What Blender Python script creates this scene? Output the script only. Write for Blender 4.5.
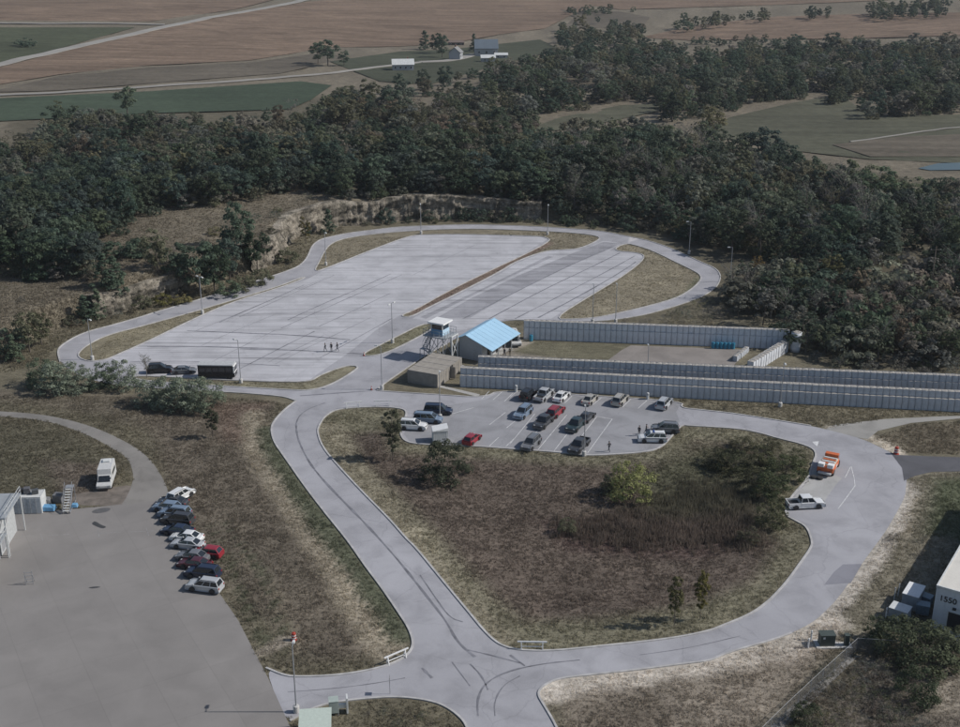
import bpy, bmesh, math, random
import numpy as np
from mathutils import Vector, Matrix
from mathutils.geometry import delaunay_2d_cdt

for o in list(bpy.data.objects):
    bpy.data.objects.remove(o)
scene = bpy.context.scene
COL = scene.collection
random.seed(7)
rng = np.random.default_rng(11)
rad = math.radians

# ------------------------------------------------------------ camera
F_PX, CXP, CYP = 1200.0, 480.0, 363.5          # focal length and centre in photo pixels
PITCH = rad(20.7)
CAM_H = 79.5
cam = bpy.data.objects.new('camera', bpy.data.cameras.new('camera'))
COL.objects.link(cam)
cam.location = (0, 0, CAM_H)
cam.rotation_euler = (math.pi / 2 - PITCH, 0, 0)
cam.data.sensor_width = 36.0
cam.data.lens = 36.0 * F_PX / 960.0
cam.data.clip_start = 1.0
cam.data.clip_end = 20000.0
scene.camera = cam

# ------------------------------------------------------------ sky, sun, exposure
SUN_EL, SUN_AZ = rad(40.0), rad(0.0)           # azimuth measured from +X towards +Y
world = bpy.data.worlds.new('World')
scene.world = world
world.use_nodes = True
wn = world.node_tree
sky = wn.nodes.new('ShaderNodeTexSky')
sky.sky_type = 'NISHITA'
sky.sun_disc = False
sky.sun_elevation = SUN_EL
sky.sun_rotation = math.pi / 2 - SUN_AZ
wn.links.new(sky.outputs[0], wn.nodes['Background'].inputs[0])
wn.nodes['Background'].inputs[1].default_value = 0.07
sun = bpy.data.objects.new('sun', bpy.data.lights.new('sun', 'SUN'))
COL.objects.link(sun)
sun.data.energy = 3.2
sun.data.angle = rad(0.53)
sun.data.color = (1.0, 0.965, 0.92)
sdir = Vector((math.cos(SUN_EL) * math.cos(SUN_AZ), math.cos(SUN_EL) * math.sin(SUN_AZ), math.sin(SUN_EL)))
sun.rotation_euler = (-sdir).to_track_quat('-Z', 'Y').to_euler()
sun.location = (200, 0, 300)
vs = scene.view_settings
vs.view_transform = 'Standard'
vs.look = 'None'
vs.gamma = 1.0
vs.use_curve_mapping = False
vs.exposure = 0.25
scene.render.engine = 'CYCLES'
scene.render.resolution_x, scene.render.resolution_y = 1024, 775
scene.cycles.max_bounces = 5
scene.cycles.diffuse_bounces = 2
scene.cycles.transparent_max_bounces = 6

# ------------------------------------------------------------ value noise
_tab = rng.random((256, 256))
def vnoise(x, y):
    x = np.asarray(x, float); y = np.asarray(y, float)
    xi = np.floor(x).astype(int); yi = np.floor(y).astype(int)
    fx = x - xi; fy = y - yi
    fx = fx * fx * (3 - 2 * fx); fy = fy * fy * (3 - 2 * fy)
    a = _tab[xi & 255, yi & 255]; b = _tab[(xi + 1) & 255, yi & 255]
    c = _tab[xi & 255, (yi + 1) & 255]; d = _tab[(xi + 1) & 255, (yi + 1) & 255]
    return (a * (1 - fx) + b * fx) * (1 - fy) + (c * (1 - fx) + d * fx) * fy
def fbm(x, y, n=4):
    s, a, t = 0, 1.0, 0
    for i in range(n):
        s = s + a * vnoise(x * 2 ** i + 17.3 * i, y * 2 ** i + 5.1 * i); t += a; a *= .5
    return s / t
def sstep(a, b, x):
    t = np.clip((x - a) / (b - a), 0, 1)
    return t * t * (3 - 2 * t)
def inpoly(x, y, P):
    x = np.asarray(x, float); y = np.asarray(y, float)
    r = np.zeros(x.shape, bool)
    n = len(P)
    if x.size < 60:
        Q = np.asarray(P, float); R2 = np.roll(Q, -1, 0); xf = x.reshape(-1, 1); yf = y.reshape(-1, 1)
        dy = R2[:, 1] - Q[:, 1]; dy = np.where(dy == 0, 1e-12, dy)
        c = ((Q[:, 1] > yf) != (R2[:, 1] > yf)) & (xf < (R2[:, 0] - Q[:, 0]) * (yf - Q[:, 1]) / dy + Q[:, 0])
        return (c.sum(1) % 2 == 1).reshape(x.shape)
    for i in range(n):
        x1, y1 = P[i]; x2, y2 = P[(i + 1) % n]
        if y1 == y2: continue
        c = ((y1 > y) != (y2 > y)) & (x < (x2 - x1) * (y - y1) / (y2 - y1) + x1)
        r ^= c
    return r
def polydist(x, y, P, closed=False, vals=None):
    x = np.asarray(x, float); y = np.asarray(y, float)
    n = len(P)
    if x.size < 60:
        Q = np.asarray(P, float); A = Q if closed else Q[:-1]; Bq = np.roll(Q, -1, 0) if closed else Q[1:]
        D = Bq - A; xf = x.reshape(-1, 1); yf = y.reshape(-1, 1)
        t = np.clip(((xf - A[:, 0]) * D[:, 0] + (yf - A[:, 1]) * D[:, 1]) / ((D ** 2).sum(1) + 1e-12), 0, 1)
        d = (xf - A[:, 0] - t * D[:, 0]) ** 2 + (yf - A[:, 1] - t * D[:, 1]) ** 2
        k = d.argmin(1); r = np.arange(len(k)); dist = np.sqrt(d[r, k]).reshape(x.shape)
        if vals is None: return dist
        v = np.asarray(vals, float); vb = np.roll(v, -1) if closed else v[1:]; va = v if closed else v[:-1]
        return dist, (va[k] * (1 - t[r, k]) + vb[k] * t[r, k]).reshape(x.shape)
    best = np.full(x.shape, 1e18); bv = np.zeros(x.shape)
    for i in range(n if closed else n - 1):
        x1, y1 = P[i]; x2, y2 = P[(i + 1) % n]
        dx, dy = x2 - x1, y2 - y1
        t = np.clip(((x - x1) * dx + (y - y1) * dy) / (dx * dx + dy * dy + 1e-12), 0, 1)
        d = (x - x1 - t * dx) ** 2 + (y - y1 - t * dy) ** 2
        m = d < best
        best = np.where(m, d, best)
        if vals is not None:
            bv = np.where(m, vals[i] * (1 - t) + vals[(i + 1) % n] * t, bv)
    return (np.sqrt(best), bv) if vals is not None else np.sqrt(best)

# ------------------------------------------------------------ pixel -> ground
CP, SP = math.cos(PITCH), math.sin(PITCH)
def ray(px, py):
    px = np.asarray(px, float); py = np.asarray(py, float)
    u = (px - CXP) / F_PX; v = (py - CYP) / F_PX
    return u, CP - v * SP, -SP - v * CP
def G0(px, py, z=0.0):
    dx, dy, dz = ray(px, py)
    t = (z - CAM_H) / dz
    return dx * t, dy * t
def g0(px, py, z=0.0):
    x, y = G0(px, py, z)
    return float(x), float(y)
def L0(pts, z=0.0):
    return [g0(a, b, z) for a, b in pts]
def project(x, y, z):
    x = np.asarray(x, float); y = np.asarray(y, float); z = np.asarray(z, float) - CAM_H
    zc = y * CP - z * SP
    yc = -(z * CP + y * SP)
    return CXP + F_PX * x / zc, CYP + F_PX * yc / zc

# ------------------------------------------------------------ terrain height
CLIFF_PX = [(-200, 400), (-60, 380), (10, 372), (42, 364), (54, 350), (60, 344), (75, 336), (90, 330), (110, 325), (135, 318), (160, 310), (185, 303),
            (205, 297), (230, 289), (250, 282), (270, 276), (285, 271), (297, 266), (304, 260), (308, 253), (310, 247),
            (314, 242), (322, 238), (335, 235), (350, 232), (375, 229), (400, 226.5), (430, 225.5), (470, 224), (500, 225),
            (540, 226.5), (570, 228.5), (600, 230.5), (625, 235), (650, 240), (675, 249), (700, 261), (716, 267)]
CLIFF_H = [3, 3.2, 3.5, 3.8, 4, 4.2, 4.5, 4.8, 5, 5.3, 5.6, 5.8, 6, 6, 6, 6, 6, 6, 6, 6, 6, 6, 6, 6, 6, 6, 6, 6, 5.7, 5.2, 4.2, 3, 2, 1, .5, .2, 0, 0]
CLIFF = L0(CLIFF_PX)
SITE = CLIFF + L0([(740, 280), (800, 320), (1100, 380)]) + [(200, 60), (-200, 60), (-200, 150)]
ISLAND_LOW = [g0(690, 500), g0(640, 540), g0(730, 545), g0(600, 500)]
def height(x, y):
    x = np.asarray(x, float); y = np.asarray(y, float)
    d, hv = polydist(x, y, CLIFF, vals=CLIFF_H)
    out = ~inpoly(x, y, SITE)
    d = np.where(out, d, 0)
    h = hv * sstep(6.2, 9.2, d) * (0.85 + 0.3 * vnoise(x / 14, y / 14))
    fall = sstep(45, 130, d)
    h = h * (1 - fall) - 5.0 * fall * sstep(250, 330, y)
    h = h + 1.1 * sstep(8, 40, d) * (fbm(x / 26, y / 26, 3) - .5)
    far = np.clip(y - 520, 0, None)
    h = h + 20 * sstep(0, 1500, far) + 7 * sstep(0, 350, far) * (np.sin(x / 170 + 1.3) * np.sin(y / 210 + .4))
    return h
def G(px, py, zo=0.0):
    px = np.atleast_1d(np.asarray(px, float)); py = np.atleast_1d(np.asarray(py, float))
    dx, dy, dz = ray(px, py)
    t = np.minimum(np.where(dz < -.02, (32.0 - CAM_H) / np.minimum(dz, -.02), 500.0), 500.0); done = np.zeros(px.shape, bool); lo = t.copy()
    for i in range(420):
        hx = height(dx * t, dy * t) + zo
        below = (CAM_H + dz * t) <= hx
        done |= below
        if done.all() or t.max() > 6000: break
        lo = np.where(done, lo, t)
        t = np.where(done, t, t * 1.016 + .5)
    hi = t.copy()
    for i in range(13):
        m = (lo + hi) / 2
        b = (CAM_H + dz * m) <= height(dx * m, dy * m) + zo
        hi = np.where(b, m, hi); lo = np.where(b, lo, m)
    X, Y = dx * hi, dy * hi
    return X, Y, height(X, Y)
def g(px, py, zo=0.0):
    X, Y, Z = G(px, py, zo)
    return float(X[0]), float(Y[0]), float(Z[0])
def L(pts, zo=0.0):
    X, Y, Z = G([p[0] for p in pts], [p[1] for p in pts], zo)
    return [(float(a), float(b)) for a, b in zip(X, Y)]

# ------------------------------------------------------------ materials
MATS = {}
def nd(nt, t, **kw):
    n = nt.nodes.new(t)
    for k, v in kw.items():
        if k == 'inp':
            for a, b in v.items(): n.inputs[a].default_value = b
        else: setattr(n, k, v)
    return n
def c4(c): return (c[0], c[1], c[2], 1.0)
def newmat(name):
    m = bpy.data.materials.new(name); m.use_nodes = True
    nt = m.node_tree
    return m, nt, nt.nodes['Principled BSDF']
def noise(nt, scale, detail=4, vec=None, rough=.6, dist=0.0):
    n = nd(nt, 'ShaderNodeTexNoise', inp={'Scale': scale, 'Detail': detail, 'Roughness': rough, 'Distortion': dist})
    if vec is not None: nt.links.new(vec, n.inputs['Vector'])
    return n.outputs['Fac']
def ramp(nt, fac, stops):
    r = nd(nt, 'ShaderNodeValToRGB')
    e = r.color_ramp.elements
    while len(e) < len(stops): e.new(.5)
    for i, (p, c) in enumerate(stops):
        e[i].position = p
        e[i].color = c4(c) if not isinstance(c, (int, float)) else (c, c, c, 1)
    nt.links.new(fac, r.inputs[0])
    return r.outputs[0]
def mix(nt, a, b, fac, mode='MIX'):
    n = nd(nt, 'ShaderNodeMix', data_type='RGBA', blend_type=mode)
    for s, v in ((0, fac), (6, a), (7, b)):
        if hasattr(v, 'is_linked') or hasattr(v, 'links'): nt.links.new(v, n.inputs[s])
        else: n.inputs[s].default_value = v if s == 0 else (c4(v) if not isinstance(v, (int, float)) else (v, v, v, 1))
    return n.outputs[2]
def objco(nt): return nd(nt, 'ShaderNodeTexCoord').outputs['Object']
def mapping(nt, vec, rot=0, scale=(1, 1, 1)):
    n = nd(nt, 'ShaderNodeMapping')
    n.inputs['Rotation'].default_value = (0, 0, rot); n.inputs['Scale'].default_value = scale
    nt.links.new(vec, n.inputs['Vector'])
    return n.outputs[0]
def bump(nt, bsdf, hgt, strength=.4, dist=.05):
    b = nd(nt, 'ShaderNodeBump', inp={'Strength': strength, 'Distance': dist})
    nt.links.new(hgt, b.inputs['Height']); nt.links.new(b.outputs[0], bsdf.inputs['Normal'])
def pm(name, col, rough=.7, metal=0.0, var=.18, scale=3.0, coat=0.0, spec=.5, bmp=0.0):
    """plain procedural material: base colour with mottling and wear"""
    if name in MATS: return MATS[name]
    m, nt, b = newmat(name)
    v = objco(nt)
    n1 = noise(nt, scale, 5, v)
    lo = [max(0, c * (1 - var)) for c in col]; hi = [min(1, c * (1 + var)) for c in col]
    cc = ramp(nt, n1, [(.3, lo), (.7, hi)])
    nt.links.new(cc, b.inputs['Base Color'])
    b.inputs['Roughness'].default_value = rough; b.inputs['Metallic'].default_value = metal
    b.inputs['Coat Weight'].default_value = coat
    b.inputs['Specular IOR Level'].default_value = spec
    if bmp: bump(nt, b, n1, bmp, .03)
    MATS[name] = m
    return m

# ------------------------------------------------------------ mesh helpers
def link(o, parent=None):
    COL.objects.link(o)
    if parent is not None: o.parent = parent
    return o
def tag(o, label=None, cat=None, group=None, kind=None):
    if label: o['label'] = label
    if cat: o['category'] = cat
    if group: o['group'] = group
    if kind: o['kind'] = kind
    return o
def empty(name, loc, rz=0.0):
    o = bpy.data.objects.new(name, None); COL.objects.link(o)
    o.location = loc; o.rotation_euler = (0, 0, rz); o.empty_display_size = .2
    return o
class MB:
    def __init__(s): s.v = []; s.f = []; s.m = []
    def add(s, verts, faces, mi=0):
        n = len(s.v); s.v += [tuple(p) for p in verts]
        s.f += [tuple(i + n for i in f) for f in faces]; s.m += [mi] * len(faces); return s
    def box(s, x0, x1, y0, y1, z0, z1, mi=0):
        return s.add([(x0, y0, z0), (x1, y0, z0), (x1, y1, z0), (x0, y1, z0), (x0, y0, z1), (x1, y0, z1), (x1, y1, z1), (x0, y1, z1)],
                     [(0, 3, 2, 1), (4, 5, 6, 7), (0, 1, 5, 4), (1, 2, 6, 5), (2, 3, 7, 6), (3, 0, 4, 7)], mi)
    def hexa(s, b, t, mi=0):
        return s.add(list(b) + list(t), [(0, 3, 2, 1), (4, 5, 6, 7), (0, 1, 5, 4), (1, 2, 6, 5), (2, 3, 7, 6), (3, 0, 4, 7)], mi)
    def tube(s, p, q, r0, r1=None, n=8, mi=0):
        r1 = r0 if r1 is None else r1
        p, q = Vector(p), Vector(q); d = (q - p).normalized()
        a = d.orthogonal().normalized(); b = d.cross(a)
        vs_ = [p + (a * math.cos(2 * math.pi * i / n) + b * math.sin(2 * math.pi * i / n)) * r0 for i in range(n)]
        vs_ += [q + (a * math.cos(2 * math.pi * i / n) + b * math.sin(2 * math.pi * i / n)) * r1 for i in range(n)]
        f = [(i, (i + 1) % n, n + (i + 1) % n, n + i) for i in range(n)]
        f += [tuple(range(n - 1, -1, -1)), tuple(range(n, 2 * n))]
        return s.add(vs_, f, mi)
    def bar(s, p, q, w, h=None, mi=0):
        h = w if h is None else h
        p, q = Vector(p), Vector(q); d = (q - p).normalized()
        a = d.cross(Vector((0, 0, 1)))
        a = a.normalized() if a.length > 1e-4 else Vector((1, 0, 0))
        b = a.cross(d).normalized()
        k = [a * w / 2 + b * h / 2, -a * w / 2 + b * h / 2, -a * w / 2 - b * h / 2, a * w / 2 - b * h / 2]
        return s.add([p + x for x in k] + [q + x for x in k], [(0, 1, 2, 3), (7, 6, 5, 4), (0, 4, 5, 1), (1, 5, 6, 2), (2, 6, 7, 3), (3, 7, 4, 0)], mi)
    def prism(s, prof, y0, y1, mi=0):
        """side profile (x,z) extruded along y"""
        n = len(prof)
        vs_ = [(x, y0, z) for x, z in prof] + [(x, y1, z) for x, z in prof]
        f = [(i, (i + 1) % n, n + (i + 1) % n, n + i) for i in range(n)] + [tuple(range(n - 1, -1, -1)), tuple(range(n, 2 * n))]
        return s.add(vs_, f, mi)
    def lathe(s, prof, n=12, cx=0, cy=0, mi=0):
        k = len(prof); vs_ = []
        for r, z in prof:
            vs_ += [(cx + r * math.cos(2 * math.pi * i / n), cy + r * math.sin(2 * math.pi * i / n), z) for i in range(n)]
        f = [(j * n + i, j * n + (i + 1) % n, (j + 1) * n + (i + 1) % n, (j + 1) * n + i) for j in range(k - 1) for i in range(n)]
        f += [tuple(range(n - 1, -1, -1)), tuple(range((k - 1) * n, k * n))]
        return s.add(vs_, f, mi)
    def mesh(s, name, mats, bevel=0, smooth=False):
        me = bpy.data.meshes.new(name)
        me.from_pydata(s.v, [], s.f)
        for m in (mats if isinstance(mats, (list, tuple)) else [mats]): me.materials.append(m)
        me.polygons.foreach_set('material_index', s.m)
        bm = bmesh.new(); bm.from_mesh(me)
        bmesh.ops.recalc_face_normals(bm, faces=bm.faces)
        if bevel: bmesh.ops.bevel(bm, geom=list(bm.edges), offset=bevel, segments=2, affect='EDGES', profile=.6, clamp_overlap=True)
        if smooth:
            for f in bm.faces: f.smooth = True
        bm.to_mesh(me); bm.free()
        return me
    def build(s, name, mats, parent=None, bevel=0, smooth=False, loc=None):
        o = bpy.data.objects.new(name, s.mesh(name, mats, bevel, smooth))
        if loc: o.location = loc
        return link(o, parent)
def copy_tree(o, parent=None):
    c = o.copy(); COL.objects.link(c)
    if parent is not None: c.parent = parent
    for ch in list(o.children): copy_tree(ch, c)
    return c
def np_mesh(name, V, Fq, mat):
    """numpy verts, faces (n,3|4)"""
    me = bpy.data.meshes.new(name)
    k = Fq.shape[1]
    me.vertices.add(len(V)); me.vertices.foreach_set('co', np.asarray(V, np.float32).ravel())
    me.loops.add(Fq.size); me.loops.foreach_set('vertex_index', Fq.astype(np.int32).ravel())
    me.polygons.add(len(Fq)); me.polygons.foreach_set('loop_start', np.arange(0, Fq.size, k, dtype=np.int32))
    me.update(calc_edges=True); me.validate()
    if mat: me.materials.append(mat)
    return me
def chaikin(P, it=2, closed=True):
    for _ in range(it):
        Q = []
        n = len(P)
        if not closed: Q.append(P[0])
        for i in range(n if closed else n - 1):
            a, b = P[i], P[(i + 1) % n]
            Q.append((.75 * a[0] + .25 * b[0], .75 * a[1] + .25 * b[1]))
            Q.append((.25 * a[0] + .75 * b[0], .25 * a[1] + .75 * b[1]))
        if not closed: Q.append(P[-1])
        P = Q
    return P
def sheet(name, poly, z, mat, holes=(), step=None, drape=None, parent=None):
    """triangulated flat or draped sheet with holes"""
    pts = [Vector(p) for p in poly]; edges = [(i, (i + 1) % len(poly)) for i in range(len(poly))]
    for h in holes:
        n = len(pts); pts += [Vector(p) for p in h]; edges += [(n + i, n + (i + 1) % len(h)) for i in range(len(h))]
    if step:
        xs = [p[0] for p in poly]; ys = [p[1] for p in poly]
        gx, gy = np.meshgrid(np.arange(min(xs), max(xs), step), np.arange(min(ys), max(ys), step))
        gx = gx.ravel(); gy = gy.ravel()
        k = inpoly(gx, gy, poly) & (polydist(gx, gy, poly, True) > step * .35)
        pts += [Vector((a, b)) for a, b in zip(gx[k], gy[k])]
    r = delaunay_2d_cdt(pts, edges, [], 0, 1e-5)
    V = np.array([(p.x, p.y) for p in r[0]]); Fs = np.array(r[2])
    c = V[Fs].mean(axis=1)
    ok = inpoly(c[:, 0], c[:, 1], poly)
    for h in holes: ok &= ~inpoly(c[:, 0], c[:, 1], h)
    Fs = Fs[ok]
    a, b, cc = V[Fs[:, 0]], V[Fs[:, 1]], V[Fs[:, 2]]
    fl = ((b[:, 0] - a[:, 0]) * (cc[:, 1] - a[:, 1]) - (b[:, 1] - a[:, 1]) * (cc[:, 0] - a[:, 0])) < 0
    Fs[fl] = Fs[fl][:, ::-1]
    zz = np.full(len(V), z) if drape is None else height(V[:, 0], V[:, 1]) + drape
    o = bpy.data.objects.new(name, np_mesh(name, np.column_stack([V, zz]), Fs, mat))
    return link(o, parent)
def ribbon(name, line, w0, w1, z0, z1, mat, closed=False, parent=None, zf=None, mb=None):
    """solid strip along a line between offsets w0 and w1 (to the left), heights z0..z1"""
    P = np.array(line, float); n = len(P)
    if closed: T = np.roll(P, -1, 0) - np.roll(P, 1, 0)
    else: T = np.gradient(P, axis=0)
    T /= np.linalg.norm(T, axis=1)[:, None] + 1e-9
    N = np.column_stack([-T[:, 1], T[:, 0]])
    A = P + N * w0; B = P + N * w1
    za = np.full(n, z0); zb = np.full(n, z1)
    if zf is not None:
        zz = zf(P[:, 0], P[:, 1]); za = za + zz; zb = zb + zz
    V = np.vstack([np.column_stack([A, za]), np.column_stack([B, za]), np.column_stack([A, zb]), np.column_stack([B, zb])])
    m = n if closed else n - 1
    f = []
    for i in range(m):
        j = (i + 1) % n
        f += [(2 * n + i, 2 * n + j, 3 * n + j, 3 * n + i), (i, j, 2 * n + j, 2 * n + i), (n + j, n + i, 3 * n + i, 3 * n + j)]
    if not closed:
        f += [(0, 2 * n, 3 * n, n), (n - 1, 2 * n - 1, 4 * n - 1, 3 * n - 1)]
    own = mb is None
    mb = mb or MB()
    mb.add(V.tolist(), f)
    if own: return mb.build(name, mat, parent)
# ============================================================ SETTING
LANE = math.atan2(g0(500, 266)[1] - g0(415, 310)[1], g0(500, 266)[0] - g0(415, 310)[0])   # direction of the lanes on the big lot

# ---- outlines in photo pixels (all on the level site)
ROAD_OUT = [(266, 668), (285, 676), (300, 677), (330, 676), (355, 673), (375, 669), (392, 664), (405, 657), (412, 649), (413, 640), (408, 627), (400, 615),
            (390, 600), (378, 583), (365, 566), (352, 547), (343, 535), (325, 513), (305, 487), (285, 458), (275, 444), (272, 436), (271, 428), (274, 421),
            (283, 411), (292, 404), (296, 401), (285, 397), (265, 395), (240, 393), (200, 391), (150, 388), (105, 384), (75, 374), (60, 362), (57, 351), (62, 345), (75, 337),
            (90, 331), (110, 326), (135, 319), (160, 311), (185, 304), (205, 298), (230, 290), (250, 283), (270, 277), (285, 272), (298, 267), (305, 261),
            (309, 254), (311, 248), (315, 243), (322, 239), (335, 236), (350, 233), (375, 230), (400, 227), (430, 226), (470, 224.7), (500, 225.5), (540, 227),
            (570, 229), (600, 231), (625, 236), (650, 241), (675, 250), (700, 262), (715, 268), (721, 275), (719, 284), (712, 291), (700, 298), (680, 305),
            (660, 311), (640, 316), (615, 320), (590, 322), (545, 321), (505, 320), (472, 329), (447, 344), (428, 354), (410, 366), (374, 391), (400, 392.5), (440, 395),
            (484, 398), (500, 390), (600, 396.5), (684, 402), (680, 408), (700, 410), (737, 414), (780, 421), (811, 426), (837, 432), (865, 440), (875, 445), (890, 452), (897, 457),
            (904, 466), (907, 479), (906, 487), (905, 497), (897, 512), (888, 528), (878, 542), (866, 558), (855, 574), (840, 596), (825, 612), (812, 623), (792, 633),
            (770, 641), (740, 649), (720, 656), (710, 661), (682, 664), (645, 669), (610, 673), (580, 676), (557, 679), (543, 686), (537, 694), (545, 707), (554, 722),
            (575, 765), (482, 765), (467, 727), (462, 719), (450, 709), (435, 702), (412, 698), (390, 697), (362, 699), (337, 702), (320, 706), (307, 711), (287, 723), (275, 695)]
ISLE_LEFT = [(77, 354), (87, 345), (107, 335), (147, 325), (200, 310), (240, 298), (280, 286), (303, 277), (306, 278), (280, 288), (230, 303), (190, 321), (147, 342), (115, 356), (106, 360), (90, 362), (80, 359)]
ISLE_TOP = [(314, 271), (319, 262), (324, 252), (329, 245), (340, 239.5), (360, 236), (385, 233), (420, 230.5), (460, 229), (500, 229.5), (547, 231.5), (572, 233), (595, 235.5), (602, 239),
            (580, 249), (565, 250), (545, 251), (515, 262), (500, 272), (455, 295), (430, 307), (410, 318), (399, 316), (415, 310), (450, 290), (500, 266), (522, 256), (551, 241),
            (547, 238), (540, 236.5), (500, 235.5), (460, 234.5), (420, 235), (407, 237), (372, 250), (350, 259), (320, 271)]
ISLE_RIGHT = [(611, 251), (625, 243), (641, 247), (655, 252), (675, 262), (690, 269), (701, 275), (701, 281), (690, 291), (675, 299), (650, 306), (625, 312), (597, 318), (575, 319.5), (552, 319.5), (590, 296), (625, 275), (646, 258), (640, 253)]
ISLE_TOWER = [(362, 354), (380, 345), (400, 335), (422, 324), (436, 324), (432, 330), (410, 342), (385, 354), (367, 357)]
ISLE_SMALL = [(130, 375), (217, 380), (250, 381), (275, 382), (310, 382), (320, 375), (345, 366), (357, 366), (358, 369), (332, 385), (310, 391), (287, 390), (250, 388), (217, 386), (138, 381)]
ISLE_MAIN = [(317, 432), (319, 425), (325, 416), (335, 410), (350, 408), (375, 407), (400, 408), (408, 412), (402, 424), (400, 434), (406, 443), (430, 445), (470, 446), (510, 449), (566, 453), (583, 455.5), (598, 455.5),
             (640, 453), (660, 449), (672, 436), (681, 425), (690, 426), (710, 427), (740, 429), (760, 433), (780, 439), (802, 444), (818, 451.5), (812, 466), (808, 479), (794, 494), (786, 505), (786, 516), (796, 521),
             (807, 527), (812, 540), (812, 547), (802, 561), (790, 578), (780, 590), (767, 603), (750, 615), (720, 627), (710, 631), (682, 637), (645, 642), (595, 647), (557, 651), (525, 651), (507, 648), (495, 642), (482, 629),
             (470, 614), (445, 584), (415, 547), (407, 540), (390, 520), (362, 492), (337, 465), (322, 447)]
SMOOTH = lambda P: chaikin(L0(P), 2)
road_out = SMOOTH(ROAD_OUT)
isles = [SMOOTH(p) for p in (ISLE_LEFT, ISLE_TOP, ISLE_RIGHT, ISLE_TOWER, ISLE_SMALL, ISLE_MAIN)]

# ---- colour of the ground (dead grass, soil, straw, mown strips, and one patch of painted shade)
BASE = (0.115, 0.106, 0.076)
ZONES = [  # polygon in pixels, colour, feather in metres
    ([(-300, 420), (0, 420), (60, 424), (120, 455), (130, 500), (0, 512), (-300, 520)], (.104, .098, .070), 3),
    ([(30, 455), (120, 460), (125, 500), (60, 505)], (.125, .108, .088), 3),
    ([(-300, 375), (0, 385), (120, 388), (230, 396), (240, 420), (160, 440), (90, 418), (0, 405), (-300, 405)], (.125, .112, .086), 4),
    ([(130, 400), (290, 400), (268, 440), (300, 490), (345, 545), (408, 640), (400, 660), (270, 672), (250, 640), (160, 490), (150, 450)], (.116, .102, .080), 3),
    ([(190, 398), (285, 398), (262, 425), (255, 450), (215, 445)], (.145, .115, .092), 4),
    ([(225, 560), (260, 600), (330, 660), (270, 670), (245, 632)], (.098, .096, .064), 4),
    (ISLE_MAIN, (.150, .143, .102), 1),
    ([(335, 428), (400, 425), (405, 447), (480, 452), (600, 460), (668, 455), (688, 434), (735, 437), (790, 450), (800, 465), (770, 520), (795, 545), (770, 585), (700, 612), (600, 625), (520, 628), (480, 600), (420, 530), (350, 460)], (.100, .083, .068), 4),
    ([(520, 510), (640, 500), (760, 520), (790, 545), (700, 560), (560, 550)], (.100, .075, .066), 4),
    ([(620, 470), (700, 435), (790, 452), (790, 480), (770, 520), (640, 520)], (.075, .075, .050), 5),
    ([(545, 690), (560, 680), (650, 670), (740, 652), (815, 626), (850, 640), (840, 660), (780, 727), (700, 760), (560, 760)], (.20, .178, .145), 3),
    ([(560, 681), (650, 671), (740, 652), (815, 624), (850, 640), (800, 665), (700, 668), (600, 684)], (.37, .335, .285), 1.6),
    ([(560, 700), (640, 690), (690, 700), (690, 730), (570, 770)], (.135, .118, .094), 3),
    ([(850, 650), (960, 640), (1100, 760), (760, 770)], (.125, .112, .092), 3),
    ([(912, 676), (975, 670), (985, 720), (930, 716)], (.22, .20, .165), 2),
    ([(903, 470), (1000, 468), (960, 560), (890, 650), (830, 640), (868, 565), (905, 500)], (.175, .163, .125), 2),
    ([(925, 475), (1000, 470), (1000, 560), (940, 540), (912, 545)], (.085, .095, .06), 3),  # greener grass by the white building, the shade there painted into its colour
    ([(868, 437), (911, 422), (1100, 415), (1100, 458), (897, 455)], (.122, .108, .080), 2),
    ([(374, 391), (480, 397), (500, 390), (690, 402), (820, 427), (880, 420), (960, 416), (960, 412), (460, 386), (410, 366)], (.140, .128, .092), 1.5),
    (ISLE_LEFT, (.185, .170, .122), 1), (ISLE_TOWER, (.150, .145, .098), 1), (ISLE_SMALL, (.165, .155, .110), 1), (ISLE_RIGHT, (.200, .182, .135), 1),
    (ISLE_TOP, (.170, .155, .115), 1),
    ([(405, 312), (545, 238), (556, 244), (520, 262), (415, 320)], (.175, .138, .112), 1.2),
    ([(636, 312), (682, 292), (694, 276), (703, 278), (692, 296), (640, 318)], (.100, .118, .074), 2),
    ([(470, 372), (480, 356), (520, 340), (640, 344), (632, 358), (607, 372)], (.12, .115, .08), 1),
    ([(480, 357), (500, 333), (524, 340), (536, 342), (515, 352), (560, 358), (800, 372), (800, 378), (470, 366)], (.22, .205, .175), 1),
]
STRIPS = [  # line in pixels, half-width m, colour
    ([(255, 415), (258, 450), (290, 500), (335, 565), (372, 625), (385, 650)], 2.4, (.235, .212, .165)),
    ([(268, 430), (270, 445), (300, 492), (340, 546), (380, 600), (404, 635)], 1.6, (.088, .095, .064)),
    ([(330, 425), (345, 455), (400, 520), (450, 580), (500, 640)], 2.0, (.20, .185, .138)),
    ([(812, 630), (845, 600), (875, 560), (900, 520), (911, 485)], 1.4, (.37, .35, .31)),
    ([(548, 692), (575, 683), (640, 675), (690, 668), (750, 656), (815, 632), (835, 622)], 2.0, (.39, .365, .32)),
    ([(836, 428), (862, 434), (880, 442), (897, 453)], 1.2, (.40, .37, .31)),
    ([(240, 545), (275, 590), (300, 650)], .5, (.15, .132, .10)), ([(210, 520), (240, 580), (262, 640)], .5, (.075, .078, .052)),
    ([(225, 520), (262, 570), (290, 640)], .4, (.078, .08, .055)), ([(290, 640), (240, 662)], .9, (.22, .20, .165)),
    ([(917, 498), (912, 520), (902, 545)], .35, (.28, .255, .20)),
]
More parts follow.
